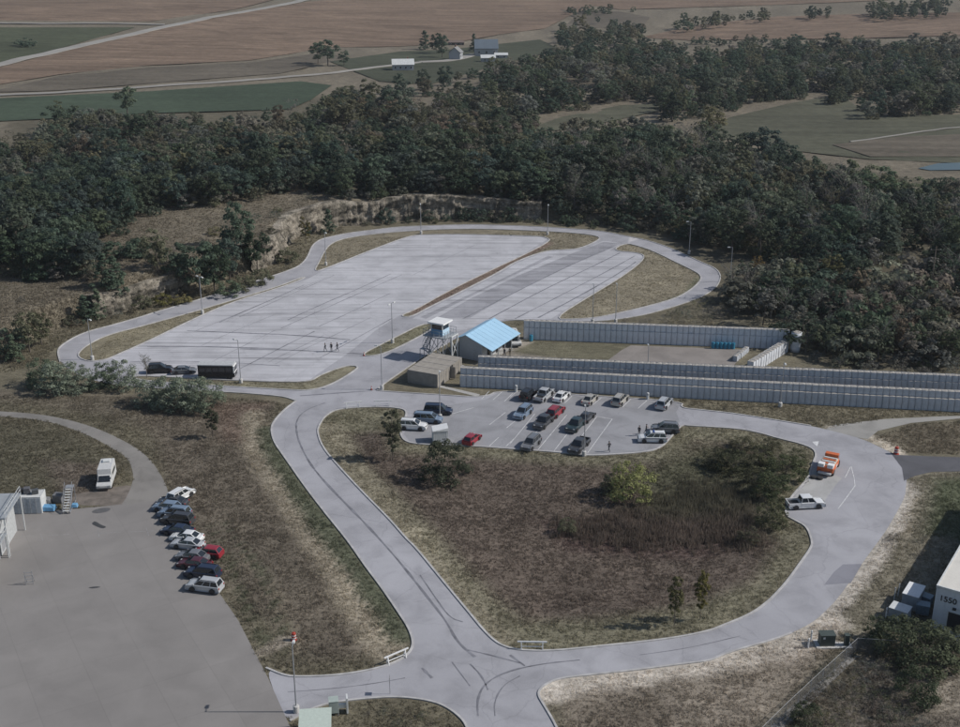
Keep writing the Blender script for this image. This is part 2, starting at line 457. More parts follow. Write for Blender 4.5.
WOODFLOOR = [(0, 120), (330, 95), (530, 128), (760, 150), (960, 185), (960, 375), (830, 372), (790, 330), (725, 285), (650, 236), (500, 218), (360, 200), (300, 190), (170, 205), (100, 240), (95, 265), (0, 270)]
def zone_colour(x, y):
    x = np.asarray(x, float); y = np.asarray(y, float)
    C = np.empty((len(x), 3)); C[:] = BASE
    near = y < 460
    d = polydist(x, y, CLIFF); out = ~inpoly(x, y, SITE)
    hill = np.where(out, sstep(2, 10, d), 0)[:, None]
    hn = fbm(x / 18, y / 18, 4)[:, None]
    C = C * (1 - hill) + hill * (np.array((.130, .116, .088)) * (.72 + .55 * hn))
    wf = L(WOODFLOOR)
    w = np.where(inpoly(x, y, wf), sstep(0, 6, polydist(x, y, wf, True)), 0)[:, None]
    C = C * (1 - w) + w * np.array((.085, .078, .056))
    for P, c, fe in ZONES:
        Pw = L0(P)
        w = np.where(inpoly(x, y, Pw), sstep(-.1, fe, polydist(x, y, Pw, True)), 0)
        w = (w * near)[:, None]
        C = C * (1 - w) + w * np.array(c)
    for P, hw, c in STRIPS:
        dd = polydist(x, y, L0(P)) + (fbm(x / 3, y / 3, 2) - .5) * 1.2
        w = ((1 - sstep(hw * .5, hw * 1.3, dd)) * near)[:, None]
        C = C * (1 - w) + w * np.array(c)
    n = fbm(x / 9, y / 9, 4)[:, None]; n2 = fbm(x / 55 + 9, y / 55, 3)[:, None]
    return np.clip(C * np.array((1.24, 1.20, 1.18)) * (.80 + .40 * n) * (.88 + .24 * n2), .01, .8)

def ground_material(name, attr=True, col=None):
    m, nt, b = newmat(name)
    v = objco(nt)
    if attr:
        base = nd(nt, 'ShaderNodeVertexColor', layer_name='zone').outputs[0]
    else:
        base = nd(nt, 'ShaderNodeRGB'); base.outputs[0].default_value = c4(col); base = base.outputs[0]
    wv = nd(nt, 'ShaderNodeVectorMath', operation='ADD')
    nz = nd(nt, 'ShaderNodeTexNoise', inp={'Scale': .25, 'Detail': 2}); nt.links.new(v, nz.inputs['Vector'])
    sc = nd(nt, 'ShaderNodeVectorMath', operation='SCALE', inp={'Scale': 3.0}); nt.links.new(nz.outputs['Color'], sc.inputs[0])
    nt.links.new(v, wv.inputs[0]); nt.links.new(sc.outputs[0], wv.inputs[1])
    n1 = noise(nt, 2.2, 6, v, .75)
    n2 = noise(nt, 1.0, 5, mapping(nt, wv.outputs[0], rad(-32), (.35, 1.7, 1)), .7)
    n3 = noise(nt, .35, 4, wv.outputs[0], .65)
    f1 = ramp(nt, n1, [(.30, .78), (.5, 1.0), (.72, 1.22)])
    f2 = ramp(nt, n2, [(.30, .70), (.5, 1.0), (.7, 1.32)])
    f3 = ramp(nt, n3, [(.3, .78), (.7, 1.22)])
    c = mix(nt, base, f1, 1.0, 'MULTIPLY'); c = mix(nt, c, f2, 1.0, 'MULTIPLY'); c = mix(nt, c, f3, 1.0, 'MULTIPLY')
    nt.links.new(c, b.inputs['Base Color'])
    b.inputs['Roughness'].default_value = .95; b.inputs['Specular IOR Level'].default_value = .15
    bump(nt, b, n1, .7, .25)
    return m
def axis(fine0, fine1, step, out0, out1, growth):
    a = list(np.arange(fine0, fine1 + .01, step)); s = step; x = fine1
    while x < out1: s *= growth; x += s; a.append(x)
    s = step; x = fine0; p = []
    while x > out0: s *= growth; x -= s; p.append(x)
    return np.array(p[::-1] + a)
gx = axis(-165, 165, 1.0, -6000, 6000, 1.14)
gy = axis(95, 400, 1.0, -2500, 7000, 1.045)
GX, GY = np.meshgrid(gx, gy)
X, Y = GX.ravel(), GY.ravel()
Zg = height(X, Y)
low = np.where(inpoly(X, Y, isles[5]), sstep(1.5, 16, polydist(X, Y, isles[5], True)), 0)   # the middle of the island dips
Zg = Zg - 1.0 * low + np.where(Y < 420, .0, 0)
inroad = inpoly(X, Y, road_out)
nx, ny = len(gx), len(gy)
idx = np.arange(nx * ny).reshape(ny, nx)
Fq = np.stack([idx[:-1, :-1], idx[:-1, 1:], idx[1:, 1:], idx[1:, :-1]], -1).reshape(-1, 4)
gme = np_mesh('ground', np.column_stack([X, Y, Zg]), Fq, ground_material('dry_grass_ground'))
zc = gme.color_attributes.new('zone', 'FLOAT_COLOR', 'POINT')
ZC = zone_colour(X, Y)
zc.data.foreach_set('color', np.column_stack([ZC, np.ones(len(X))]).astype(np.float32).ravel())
for p in gme.polygons: p.use_smooth = True
ground = link(bpy.data.objects.new('ground', gme)); tag(ground, kind='structure', label='dry grass ground sheet reaching to the far fields', cat='ground')
def ground_z(x, y):
    x = np.atleast_1d(np.asarray(x, float)); y = np.atleast_1d(np.asarray(y, float))
    z = height(x, y)
    l = np.where(inpoly(x, y, isles[5]), sstep(1.5, 16, polydist(x, y, isles[5], True)), 0)
    return z - 1.0 * l
def gz(x, y): return float(ground_z(x, y)[0])

# ---- pavements
def pave_mat(name, col, stain=.35, streak=None, crack=True, joint=None):
    m, nt, b = newmat(name)
    v = objco(nt)
    n1 = noise(nt, 18, 5, v, .7); n2 = noise(nt, .22, 5, v, .6, .5); n3 = noise(nt, .05, 3, v)
    c = ramp(nt, n1, [(.3, [k * .86 for k in col]), (.7, [k * 1.12 for k in col])])
    c = mix(nt, c, ramp(nt, n2, [(.32, 1 - stain), (.55, 1.0), (.8, 1.08)]), 1.0, 'MULTIPLY')
    c = mix(nt, c, ramp(nt, n3, [(.3, .90), (.7, 1.08)]), 1.0, 'MULTIPLY')
    if streak is not None:
        mv = mapping(nt, v, -streak, (.022, .62, 1))
        s = noise(nt, 1.0, 6, mv, .72)
        c = mix(nt, c, ramp(nt, s, [(.34, .60), (.47, .97), (.62, 1.06)]), 1.0, 'MULTIPLY')
        mv2 = mapping(nt, v, -streak, (.05, 2.4, 1))
        s2 = noise(nt, 1.0, 4, mv2, .6)
        c = mix(nt, c, ramp(nt, s2, [(.36, .80), (.46, 1.0)]), 1.0, 'MULTIPLY')
    if joint is not None:
        br = nd(nt, 'ShaderNodeTexBrick', offset=0.0)
        br.inputs['Color1'].default_value = (1, 1, 1, 1); br.inputs['Color2'].default_value = (.93, .93, .93, 1); br.inputs['Mortar'].default_value = (.84, .84, .84, 1)
        br.inputs['Scale'].default_value = 1.0; br.inputs['Mortar Size'].default_value = .035; br.inputs['Brick Width'].default_value = joint[1]; br.inputs['Row Height'].default_value = joint[2]
        nt.links.new(mapping(nt, v, -joint[0]), br.inputs['Vector'])
        c = mix(nt, c, br.outputs[0], 1.0, 'MULTIPLY')
    if crack:
        vo = nd(nt, 'ShaderNodeTexVoronoi', feature='DISTANCE_TO_EDGE', inp={'Scale': .11})
        wp = nd(nt, 'ShaderNodeTexNoise', inp={'Scale': .4, 'Detail': 4}); nt.links.new(v, wp.inputs['Vector'])
        wm = nd(nt, 'ShaderNodeMix', data_type='RGBA', blend_type='LINEAR_LIGHT'); wm.inputs[0].default_value = .9
        nt.links.new(v, wm.inputs[6]); nt.links.new(wp.outputs['Color'], wm.inputs[7]); nt.links.new(wm.outputs[2], vo.inputs['Vector'])
        c = mix(nt, c, ramp(nt, vo.outputs['Distance'], [(0, .86), (.010, 1.0)]), 1.0, 'MULTIPLY')
    nt.links.new(c, b.inputs['Base Color'])
    b.inputs['Roughness'].default_value = .88; b.inputs['Specular IOR Level'].default_value = .25
    bump(nt, b, n1, .25, .01)
    return m
M_ROAD = pave_mat('weathered_road_asphalt', (.345, .342, .362), .20)
M_LOT = pave_mat('pale_lot_concrete', (.455, .452, .472), .16, streak=LANE)
M_LANE = pave_mat('dark_lane_asphalt', (.33, .328, .348), .25, streak=LANE)
M_APRON = pave_mat('apron_concrete', (.238, .224, .212), .10, crack=False, joint=(math.atan2(g0(238, 620)[1] - g0(155, 501)[1], g0(238, 620)[0] - g0(155, 501)[0]), 7.6, 6.1))
M_SIDE = pave_mat('shaded_side_road_asphalt', (.105, .105, .115), .25)  # dark asphalt, with the shadow over the side road painted into the colour
M_GRAVEL = pave_mat('gravel_track', (.235, .222, .205), .3, crack=False)
M_SLAB = pave_mat('yard_slab_concrete', (.27, .245, .225), .2, crack=False, joint=(LANE, 60, 6.0))
M_KERB = pm('kerb_concrete', (.40, .39, .38), .9, var=.25, scale=.8)
M_SEAM = pm('tar_seam', (.17, .17, .188), .8, var=.4, scale=.6)
M_PAINT = pm('worn_road_paint', (.56, .56, .56), .8, var=.35, scale=2.0)
M_SAND = pm('pale_sand', (.40, .37, .32), .95, var=.3, scale=1.2)
def structure(o): return tag(o, kind='structure')
structure(sheet('road', road_out, .03, M_ROAD, holes=isles))
ks = MB()
for i, P in enumerate(isles):
    a = sum(P[j][0] * P[(j + 1) % len(P)][1] - P[(j + 1) % len(P)][0] * P[j][1] for j in range(len(P)))
    sgn = 1 if a > 0 else -1
    ribbon('kerb', P, -.10 * sgn, .16 * sgn, -.05, .14, M_KERB, closed=True, mb=ks)
KERB_RUNS = [(SMOOTH(ROAD_OUT), None)]
KERB_LINES = [ROAD_OUT[0:27], [(296, 401), (285, 397), (265, 395), (240, 393), (200, 391)], [(60, 362), (57, 351), (62, 345)] + ROAD_OUT[37:80],
              [(447, 344), (428, 354), (410, 366), (376, 389.5), (378, 391), (400, 392.5), (440, 395), (484, 398), (500, 390), (600, 396.5), (684, 402), (680, 408), (700, 410), (737, 414), (780, 421), (811, 426)],
              [(792, 633), (770, 641), (740, 649), (720, 656), (710, 661), (682, 664), (645, 669), (610, 673), (580, 676), (557, 679), (543, 686), (537, 694), (545, 707), (554, 722), (575, 765)],
              [(482, 765), (467, 727), (462, 719), (450, 709), (435, 702), (412, 698), (390, 697), (362, 699), (337, 702), (320, 706), (307, 711), (290, 721)]]
for P in KERB_LINES:
    ribbon('kerb', chaikin(L0(P), 2, False), -.12, .12, -.05, .14, M_KERB, mb=ks)
structure(ks.build('kerb', M_KERB))
# big lot and its lanes, parking lot, apron, tracks
LOT = [(112, 358), (150, 341), (190, 322), (230, 304), (280, 288.5), (308, 279), (321, 272), (350, 260), (372, 251), (408, 237.5), (420, 235.6), (460, 235), (500, 236), (540, 237), (548, 239), (522, 255.5), (500, 265.5), (450, 289.5), (413, 310.5), (397, 317), (375, 331), (350, 352), (318, 374), (308, 381.3), (275, 381.3), (250, 380), (217, 379), (135, 374), (120, 366)]
structure(sheet('pale_lot', L0(LOT), .036, M_LOT))
structure(sheet('lane_paving', L0([(412, 319), (432, 308), (457, 296), (502, 273), (517, 263), (546, 252), (566, 251), (582, 250), (603, 241), (622, 243), (609, 251), (640, 254), (644, 258), (624, 275), (589, 295), (551, 319), (505, 319.5), (470, 328.5), (440, 336), (435, 322)]), .036, M_LOT))
structure(sheet('dark_lane', L0([(436, 318.5), (470, 299), (520, 275), (575, 252.5), (604, 242), (620, 244), (608, 250), (560, 270), (510, 295), (470, 318)]), .042, M_LANE))
structure(sheet('dark_lane', L0([(420, 317.5), (445, 306), (485, 287.5), (530, 265), (548, 256), (553, 257), (500, 282), (450, 307), (426, 319)]), .042, M_LANE))
PARK = [(414, 411), (486, 399.5), (501, 391.5), (600, 397.5), (682, 403), (676, 412), (680, 422), (668, 437), (657, 448), (640, 451.5), (598, 454), (583, 454), (566, 451.5), (510, 447.5), (470, 444.5), (430, 443.5), (409, 441), (404, 434)]
structure(sheet('parking_paving', L0(PARK), .036, pave_mat('parking_asphalt', (.285, .285, .298), .22)))
APRON = [(-260, 530), (14, 514), (99, 507), (155, 501), (190, 551), (238, 620), (268, 678), (292, 731), (320, 790), (-400, 800)]
structure(sheet('apron', L0(APRON), .046, M_APRON))
structure(sheet('gravel_track', chaikin(L0([(-80, 409), (0, 411), (49, 415), (92, 426), (125, 441), (148, 456), (162, 476), (170, 495), (163, 507), (120, 506), (125, 500), (131, 488), (134, 476), (129, 459), (112, 448), (86, 434), (49, 421), (0, 416), (-80, 414)]), 2), .02, M_GRAVEL))
structure(sheet('dirt_patch', chaikin(L0([(62, 505), (75, 494), (110, 488), (136, 484), (134, 500), (126, 506)]), 2), .012, pm('bare_dirt', (.15, .128, .108), .95, var=.35, scale=.7)))
structure(sheet('side_road', L0([(890, 452), (897, 455), (930, 456.5), (1100, 462), (1100, 470), (960, 471.5), (932, 472), (915, 476), (904, 481), (902, 468)]), .046, M_SIDE))
structure(sheet('gravel_drive', L0([(826, 429), (833, 425), (886, 419), (939, 416.5), (1100, 412), (1100, 414.5), (960, 418.5), (911, 423), (878, 431), (868, 439), (850, 437)]), .024, pave_mat('gravel_drive', (.30, .29, .27), .25, crack=False)))
structure(sheet('road_patch', L0([(843, 564.5), (862, 564), (851, 583), (824, 585), (834, 572)]), .036, pave_mat('patched_asphalt', (.235, .235, .26), .15)))
structure(sheet('pull_out', L0([(813, 468), (826, 472), (842, 478), (835, 486), (824, 502), (817, 510), (790, 506), (796, 495), (809, 480)]), .036, pave_mat('pull_out_concrete', (.40, .395, .385), .2)))
structure(sheet('yard_slab', L0([(607, 361), (622, 350), (631, 345.5), (700, 348), (750, 350), (737, 362), (728, 371), (650, 365)]), .03, M_SLAB))
structure(sheet('footpath', L0([(436, 386.5), (441, 385.5), (480, 394.5), (478, 397)]), .03, pm('path_concrete', (.36, .35, .33), .9)))
structure(sheet('footpath', L0([(438, 384), (443, 383), (465, 366), (460, 364)]), .028, pm('path_concrete', (.36, .35, .33), .9)))
# tar seams, skid marks and cracks
sm = MB()
def seam(pts, w):
    P = chaikin(L0(pts), 2, False)
    T = np.gradient(np.array(P), axis=0); T /= np.linalg.norm(T, axis=1)[:, None]; N = np.column_stack([-T[:, 1], T[:, 0]])
    wv = w / 2 * (.6 + .8 * np.array([random.random() for _ in P]))
    A = np.array(P) + N * wv[:, None]; B = np.array(P) - N * wv[:, None]; n = len(P)
    sm.add([(a[0], a[1], .046) for a in A] + [(b_[0], b_[1], .046) for b_ in B], [(i, n + i, n + i + 1, i + 1) for i in range(n - 1)])
for pts, w in [([(296, 424), (297, 436), (302, 449), (312, 467), (332, 490), (367, 525), (400, 562), (425, 594), (447, 622), (457, 642), (475, 657)], .32),
               ([(296, 424), (299, 416), (308, 409), (325, 403)], .2),
               ([(420, 575), (437, 600), (450, 618), (463, 622)], .15), ([(452, 662), (470, 686)], .15), ([(422, 668), (432, 678)], .3), ([(470, 664), (482, 676), (488, 690)], .18),
               ([(478, 716), (477, 700), (484, 684), (505, 672), (540, 664), (580, 660)], .22), ([(495, 716), (494, 702), (503, 685), (520, 676)], .16),
               ([(288, 692), (330, 689), (372, 684), (405, 678)], .12), ([(468, 650), (490, 655), (520, 663)], .2), ([(510, 655), (525, 666)], .25),
               ([(147, 347), (200, 346.5), (280, 349)], .35), ([(187, 331), (240, 333), (300, 335.5), (350, 340)], .4), ([(240, 349), (300, 350.5), (362, 354)], .35),
               ([(130, 362), (200, 361), (280, 366)], .2), ([(393, 318), (350, 342), (320, 358)], .2), ([(300, 396), (340, 393), (372, 391)], .3),
               ([(463, 319), (520, 290), (575, 263), (612, 247)], .3), ([(489, 319), (545, 289), (590, 268), (620, 253)], .28), ([(515, 319), (560, 296), (610, 270), (635, 256)], .28), ([(538, 318), (580, 296), (620, 273), (636, 262)], .35),
               ([(640, 655), (690, 648), (740, 636)], .10)]:
    seam(pts, w)
for k in range(26):      # long tyre and joint lines that follow the lanes of the big lot
    x0, y0 = g0(random.uniform(230, 470), random.uniform(250, 352)); ln = random.uniform(14, 45)
    a = LANE + random.uniform(-.03, .03)
    q = [(x0 + math.cos(a) * t * ln, y0 + math.sin(a) * t * ln + random.uniform(-.4, .4)) for t in (-.5, -.2, .1, .5)]
    if not all(inpoly(np.array([p[0]]), np.array([p[1]]), L0(LOT))[0] for p in q): continue
    px = [project(p[0], p[1], 0) for p in q]
    seam([(float(p[0]), float(p[1])) for p in px], random.choice((.12, .18, .25)))
structure(sm.build('tar_seam', M_SEAM))
# painted lines of the parking bays and road
pl = MB()
def paint(a, b, w=.11, z=.050):
    A, B = Vector(g0(*a)), Vector(g0(*b)); d = (B - A).normalized(); n = Vector((-d.y, d.x)) * w / 2
    pl.add([(A.x + n.x, A.y + n.y, z), (A.x - n.x, A.y - n.y, z), (B.x - n.x, B.y - n.y, z), (B.x + n.x, B.y + n.y, z)], [(0, 1, 2, 3)])
def z8(*p): return [(510 + x / 5.33, 370 + y / 5.33) for x, y in p]
def z6(*p): return [(380 + x / 3.2, 300 + y / 3.2) for x, y in p]
for a, b in [z8((34, 118), (0, 148)), z8((330, 140), (290, 178)), z8((490, 147), (440, 187)), z8((645, 155), (600, 198)), z8((730, 163), (682, 206)), z8((160, 130), (120, 165)),
             z6((390, 295), (362, 320)), z6((425, 299), (398, 325)), z6((350, 292), (325, 318)), z8((132, 235), (0, 395)), z8((303, 240), (150, 425)), z8((225, 238), (70, 410)), z8((378, 245), (235, 432)),
             z8((462, 250), (330, 420)), z8((545, 262), (412, 445)), z8((460, 249), (545, 262)), z6((402, 360), (350, 400)), z6((430, 443), (402, 470)), z6((380, 440), (350, 468)), z6((460, 365), (405, 410)),
             z8((820, 275), (760, 300)), z6((300, 345), (220, 368))]:
    paint(a, b)
for a, b in [((845, 478), (851, 466)), ((851, 466), (854, 478)), ((854, 478), (855, 486)), ((855, 486), (847, 497)), ((847, 497), (838, 509))]:
    paint(a, b, .12)
for a, b in [((18, 537), (45, 536)), ((45, 536), (98, 533.5)), ((98, 533.5), (155, 531)), ((41, 534), (43, 542)), ((98, 530), (100, 538)), ((146, 528), (149, 537)), ((0, 533), (30, 531))]:
    pass
structure(pl.build('road_marking', M_PAINT))
pl = MB()
for a, b in [((20, 537), (34, 536)), ((48, 535.5), (70, 534.5)), ((98, 533.5), (120, 532.5)), ((130, 532), (155, 531)), ((41, 534), (43, 541)), ((98, 530), (99, 537)), ((146, 528), (149, 536))]: paint(a, b, .09, .054)
structure(pl.build('road_marking', pm('faded_apron_paint', (.25, .245, .24), .8, var=.3)))
structure(sheet('road_marking', L0([(812, 442), (819, 441.5), (817, 447)]), .050, M_PAINT))
# oil stains on the apron
structure(sheet('oil_stain', chaikin(L0([(91, 524), (95, 521), (101, 525), (107, 527), (103, 529), (97, 527)]), 1), .051, pm('oil_stain', (.05, .05, .05), .6)))
structure(sheet('oil_stain', chaikin(L0([(90, 512), (100, 508), (112, 508), (108, 512), (96, 514)]), 2), .051, pm('old_oil_stain', (.10, .098, .098), .7)))
structure(sheet('oil_stain', chaikin(L0([(87, 588), (95, 586.5), (102, 587), (94, 588.8)]), 1), .051, pm('oil_stain', (.05, .05, .05), .6)))

# ---- far fields, lanes and pond
def field_mat(name, col, ang=0.0, stripe=.10, rows=.12):
    m, nt, b = newmat(name)
    v = objco(nt)
    n1 = noise(nt, .012, 5, v, .6, .4); n2 = noise(nt, 1.0, 4, mapping(nt, v, ang, (.004, rows, 1)), .7); n3 = noise(nt, .25, 5, v, .7)
    c = ramp(nt, n1, [(.3, [k * .80 for k in col]), (.7, [k * 1.16 for k in col])])
    c = mix(nt, c, ramp(nt, n2, [(.35, 1 - stripe * 2), (.65, 1 + stripe)]), 1.0, 'MULTIPLY')
    c = mix(nt, c, ramp(nt, n3, [(.3, .8), (.7, 1.18)]), 1.0, 'MULTIPLY')
    nt.links.new(c, b.inputs['Base Color']); b.inputs['Roughness'].default_value = .95; b.inputs['Specular IOR Level'].default_value = .1
    bump(nt, b, n3, .6, .5)
    return m
M_CORN = field_mat('ripe_crop_field', (.190, .138, .100), .1, .16)
M_GREEN = field_mat('green_meadow', (.058, .078, .052), 0, .06)
M_TAN = field_mat('stubble_field', (.125, .108, .084), .05)
M_OLIVE = field_mat('hay_meadow', (.098, .098, .069), .2)
M_LANEFAR = pm('far_gravel_lane', (.27, .255, .23), .95, var=.15, scale=.05)
def field(poly, mat, name='crop_field', off=.35, step=14):
    return structure(sheet(name, L(poly), 0, mat, step=step, drape=off))
field([(-330, 80), (-150, 88), (0, 68), (80, 48), (165, 27.5), (240, 14), (310, 2), (400, -6), (520, -10), (600, 4), (570, 16), (545, 29), (500, 35), (450, 44), (400, 47), (330, 48), (250, 61), (150, 66), (60, 75), (0, 85), (-200, 100)], M_CORN)
field([(-330, 20), (0, 21), (150, 22), (165, 20), (235, 10), (290, -4), (200, -22), (-330, -20)], M_CORN)
field([(320, -8), (420, -28), (960, -35), (1250, -20), (1250, 2), (960, -3), (860, 2), (760, 6), (690, 8), (620, 10), (560, 2), (500, -6)], M_CORN)
field([(640, 38), (700, 25), (780, 17), (880, 14), (960, 13), (1250, 10), (1250, 34), (960, 36), (860, 39), (760, 40), (690, 41)], M_CORN)
field([(560, 10), (620, 12), (650, 18), (640, 30), (600, 28), (560, 30), (575, 18)], M_TAN)
field([(-330, 24), (0, 28), (135, 28), (60, 49), (0, 63), (-330, 76)], field_mat('dull_pasture', (.075, .084, .052)), 'pasture')
field([(-330, 112), (0, 99), (150, 92), (300, 82), (332, 86), (312, 100), (290, 110), (150, 114), (0, 122), (-330, 140)], M_GREEN, 'green_field')
field([(-100, 96), (0, 90), (60, 76.5), (150, 68), (250, 63.5), (330, 52), (345, 60), (280, 74), (150, 84), (60, 91)], M_TAN, 'stubble_field', .3)
field([(330, 62), (400, 52), (450, 50), (540, 40), (560, 50), (500, 65), (430, 85), (380, 82)], field_mat('rough_pasture', (.068, .074, .05)), 'pasture', .3)
field([(525, 131), (560, 118), (620, 106), (665, 104), (662, 111), (600, 124), (560, 131)], M_OLIVE, 'meadow', .3)
field([(695, 134), (730, 118), (790, 104), (840, 95), (870, 117), (1150, 112), (1150, 168), (960, 164), (870, 160), (780, 150)], M_OLIVE, 'meadow', .3)
field([(832, 146), (900, 138), (1150, 128), (1150, 150), (960, 158), (870, 158)], M_TAN, 'stubble_field', .55)
field([(-200, 190), (0, 175), (40, 168), (60, 175), (20, 190), (0, 196)], M_TAN, 'clearing', .2, 8)
def farlane(pts, w, off=.6, name='gravel_lane'):
    P = chaikin(L(pts), 3, False)
    return structure(ribbon(name, P, -w / 2, w / 2, off - .3, off, M_LANEFAR, zf=height))
farlane([(-250, 122), (-100, 86), (0, 66), (60, 51), (120, 38), (165, 27), (240, 13), (300, 2), (340, -8)], 9)
farlane([(-250, 23), (0, 24.5), (80, 24), (165, 25.5)], 6, .75)
farlane([(-200, 104), (0, 96), (70, 93), (150, 87.5), (250, 81), (300, 77), (370, 69), (420, 63)], 4.5)
farlane([(420, 63), (455, 61.5), (475, 55)], 7, .7, 'farmyard')
farlane([(850, 143), (900, 136), (1000, 124)], .9, .7)
m_w, nt, b = newmat('pond_water'); b.inputs['Base Color'].default_value = (.06, .09, .095, 1); b.inputs['Roughness'].default_value = .3
bump(nt, b, noise(nt, .8, 3, objco(nt)), .15, .05)
pondp = L([(918, 169), (938, 164), (1010, 162), (1010, 170), (930, 171)])
pz = float(height(np.array([p[0] for p in pondp]), np.array([p[1] for p in pondp])).max()) + .3
structure(sheet('pond', pondp, 0, m_w, step=12, drape=.25))

# ---- quarry cliff faces
m_rock, nt, b = newmat('layered_limestone')
v = objco(nt)
lay = noise(nt, 1.0, 6, mapping(nt, v, 0, (.25, .25, 1.7)), .75); big = noise(nt, .35, 5, v, .65); fi = noise(nt, 1.6, 6, mapping(nt, v, 0, (1.6, 1.6, .5)), .8)
c = ramp(nt, lay, [(.28, (.15, .128, .10)), (.45, (.32, .28, .225)), (.62, (.46, .41, .33)), (.8, (.26, .23, .185))])
c = mix(nt, c, ramp(nt, big, [(.38, (.075, .078, .052)), (.58, (1, 1, 1))]), .8, 'MULTIPLY')
c = mix(nt, c, ramp(nt, fi, [(.36, .38), (.5, .95), (.66, 1.35)]), 1.0, 'MULTIPLY')
nt.links.new(c, b.inputs['Base Color']); b.inputs['Roughness'].default_value = .95; bump(nt, b, fi, 1.0, .7)
def cliff(px0, px1, off, hmul, name='rock_cliff'):
    P = np.array([p for p, q in zip(CLIFF, CLIFF_PX) if px0 <= q[0] <= px1]); H = [h for h, q in zip(CLIFF_H, CLIFF_PX) if px0 <= q[0] <= px1]
    seg = np.r_[0, np.cumsum(np.linalg.norm(np.diff(P, axis=0), axis=1))]
    u = np.arange(0, seg[-1], .6); X0 = np.interp(u, seg, P[:, 0]); Y0 = np.interp(u, seg, P[:, 1]); HH = np.interp(u, seg, H)
    T = np.gradient(np.column_stack([X0, Y0]), axis=0); T /= np.linalg.norm(T, axis=1)[:, None]
    N = np.column_stack([-T[:, 1], T[:, 0]])          # left of travel = away from the lot
    nv = 16; V = []
    for k in range(nv):
        t = k / (nv - 1)
        ledge = np.floor(t * 5 + .8 * vnoise(u / 7, 3.3 + 0 * u)) / 5
        o = off + 1.0 * ledge + 1.5 * (fbm(u / 5, t * 6 + 0 * u, 4) - .5) + .9 * (vnoise(u / 1.3, t * 9 + 0 * u) - .5)
        zt = HH * hmul * (.8 + .35 * vnoise(u / 9 + 4, 0 * u))
        o = o + .7 * (np.abs(np.sin(u * 1.9 + 3 * vnoise(u / 3, 0 * u + 8))) - .5) * (.4 + vnoise(u / 6, t * 3 + 0 * u))
        V.append(np.column_stack([X0 + N[:, 0] * o, Y0 + N[:, 1] * o, -.3 + t * (zt + .3) - (.25 * (vnoise(u / 2, t * 7 + 0 * u)) if 0 < k else 0)]))
    for e in (1.5, 4.5): V.append(np.column_stack([X0 + N[:, 0] * (off + 3 + e), Y0 + N[:, 1] * (off + 3 + e), zt - .5 * e / 1.5]))
    V = np.vstack(V); n = len(u); i = np.arange((nv + 1) * n).reshape(nv + 1, n)
    Fc = np.stack([i[:-1, :-1], i[:-1, 1:], i[1:, 1:], i[1:, :-1]], -1).reshape(-1, 4)
    Fc = Fc[(Fc.max(axis=1) < len(V))]
    return structure(link(bpy.data.objects.new(name, np_mesh(name, V, Fc, m_rock))))
cliff(108, 206, 5.0, 1.0); cliff(268, 560, 5.8, 1.12)
# ============================================================ VEGETATION
def leaf_material(name, transl=.28, rough=.75):
    m, nt, b = newmat(name)
    at = nd(nt, 'ShaderNodeAttribute', attribute_type='INSTANCER', attribute_name='tcol').outputs['Color']
    gi = nd(nt, 'ShaderNodeNewGeometry').outputs['Random Per Island']
    c = mix(nt, at, ramp(nt, gi, [(0, .74), (.5, 1.0), (1, 1.30)]), 1.0, 'MULTIPLY')
    nt.links.new(c, b.inputs['Base Color']); b.inputs['Roughness'].default_value = rough; b.inputs['Specular IOR Level'].default_value = .2
    tr = nd(nt, 'ShaderNodeBsdfTranslucent'); nt.links.new(c, tr.inputs[0])
    ms = nd(nt, 'ShaderNodeMixShader'); ms.inputs[0].default_value = transl
    nt.links.new(b.outputs[0], ms.inputs[1]); nt.links.new(tr.outputs[0], ms.inputs[2])
    nt.links.new(ms.outputs[0], nt.nodes['Material Output'].inputs['Surface'])
    return m
M_LEAF = leaf_material('foliage', .42)
M_BARK = pm('bark', (.11, .092, .075), .95, var=.35, scale=4)
M_TWIG = pm('grey_twigs', (.17, .155, .14), .95, var=.3, scale=4)

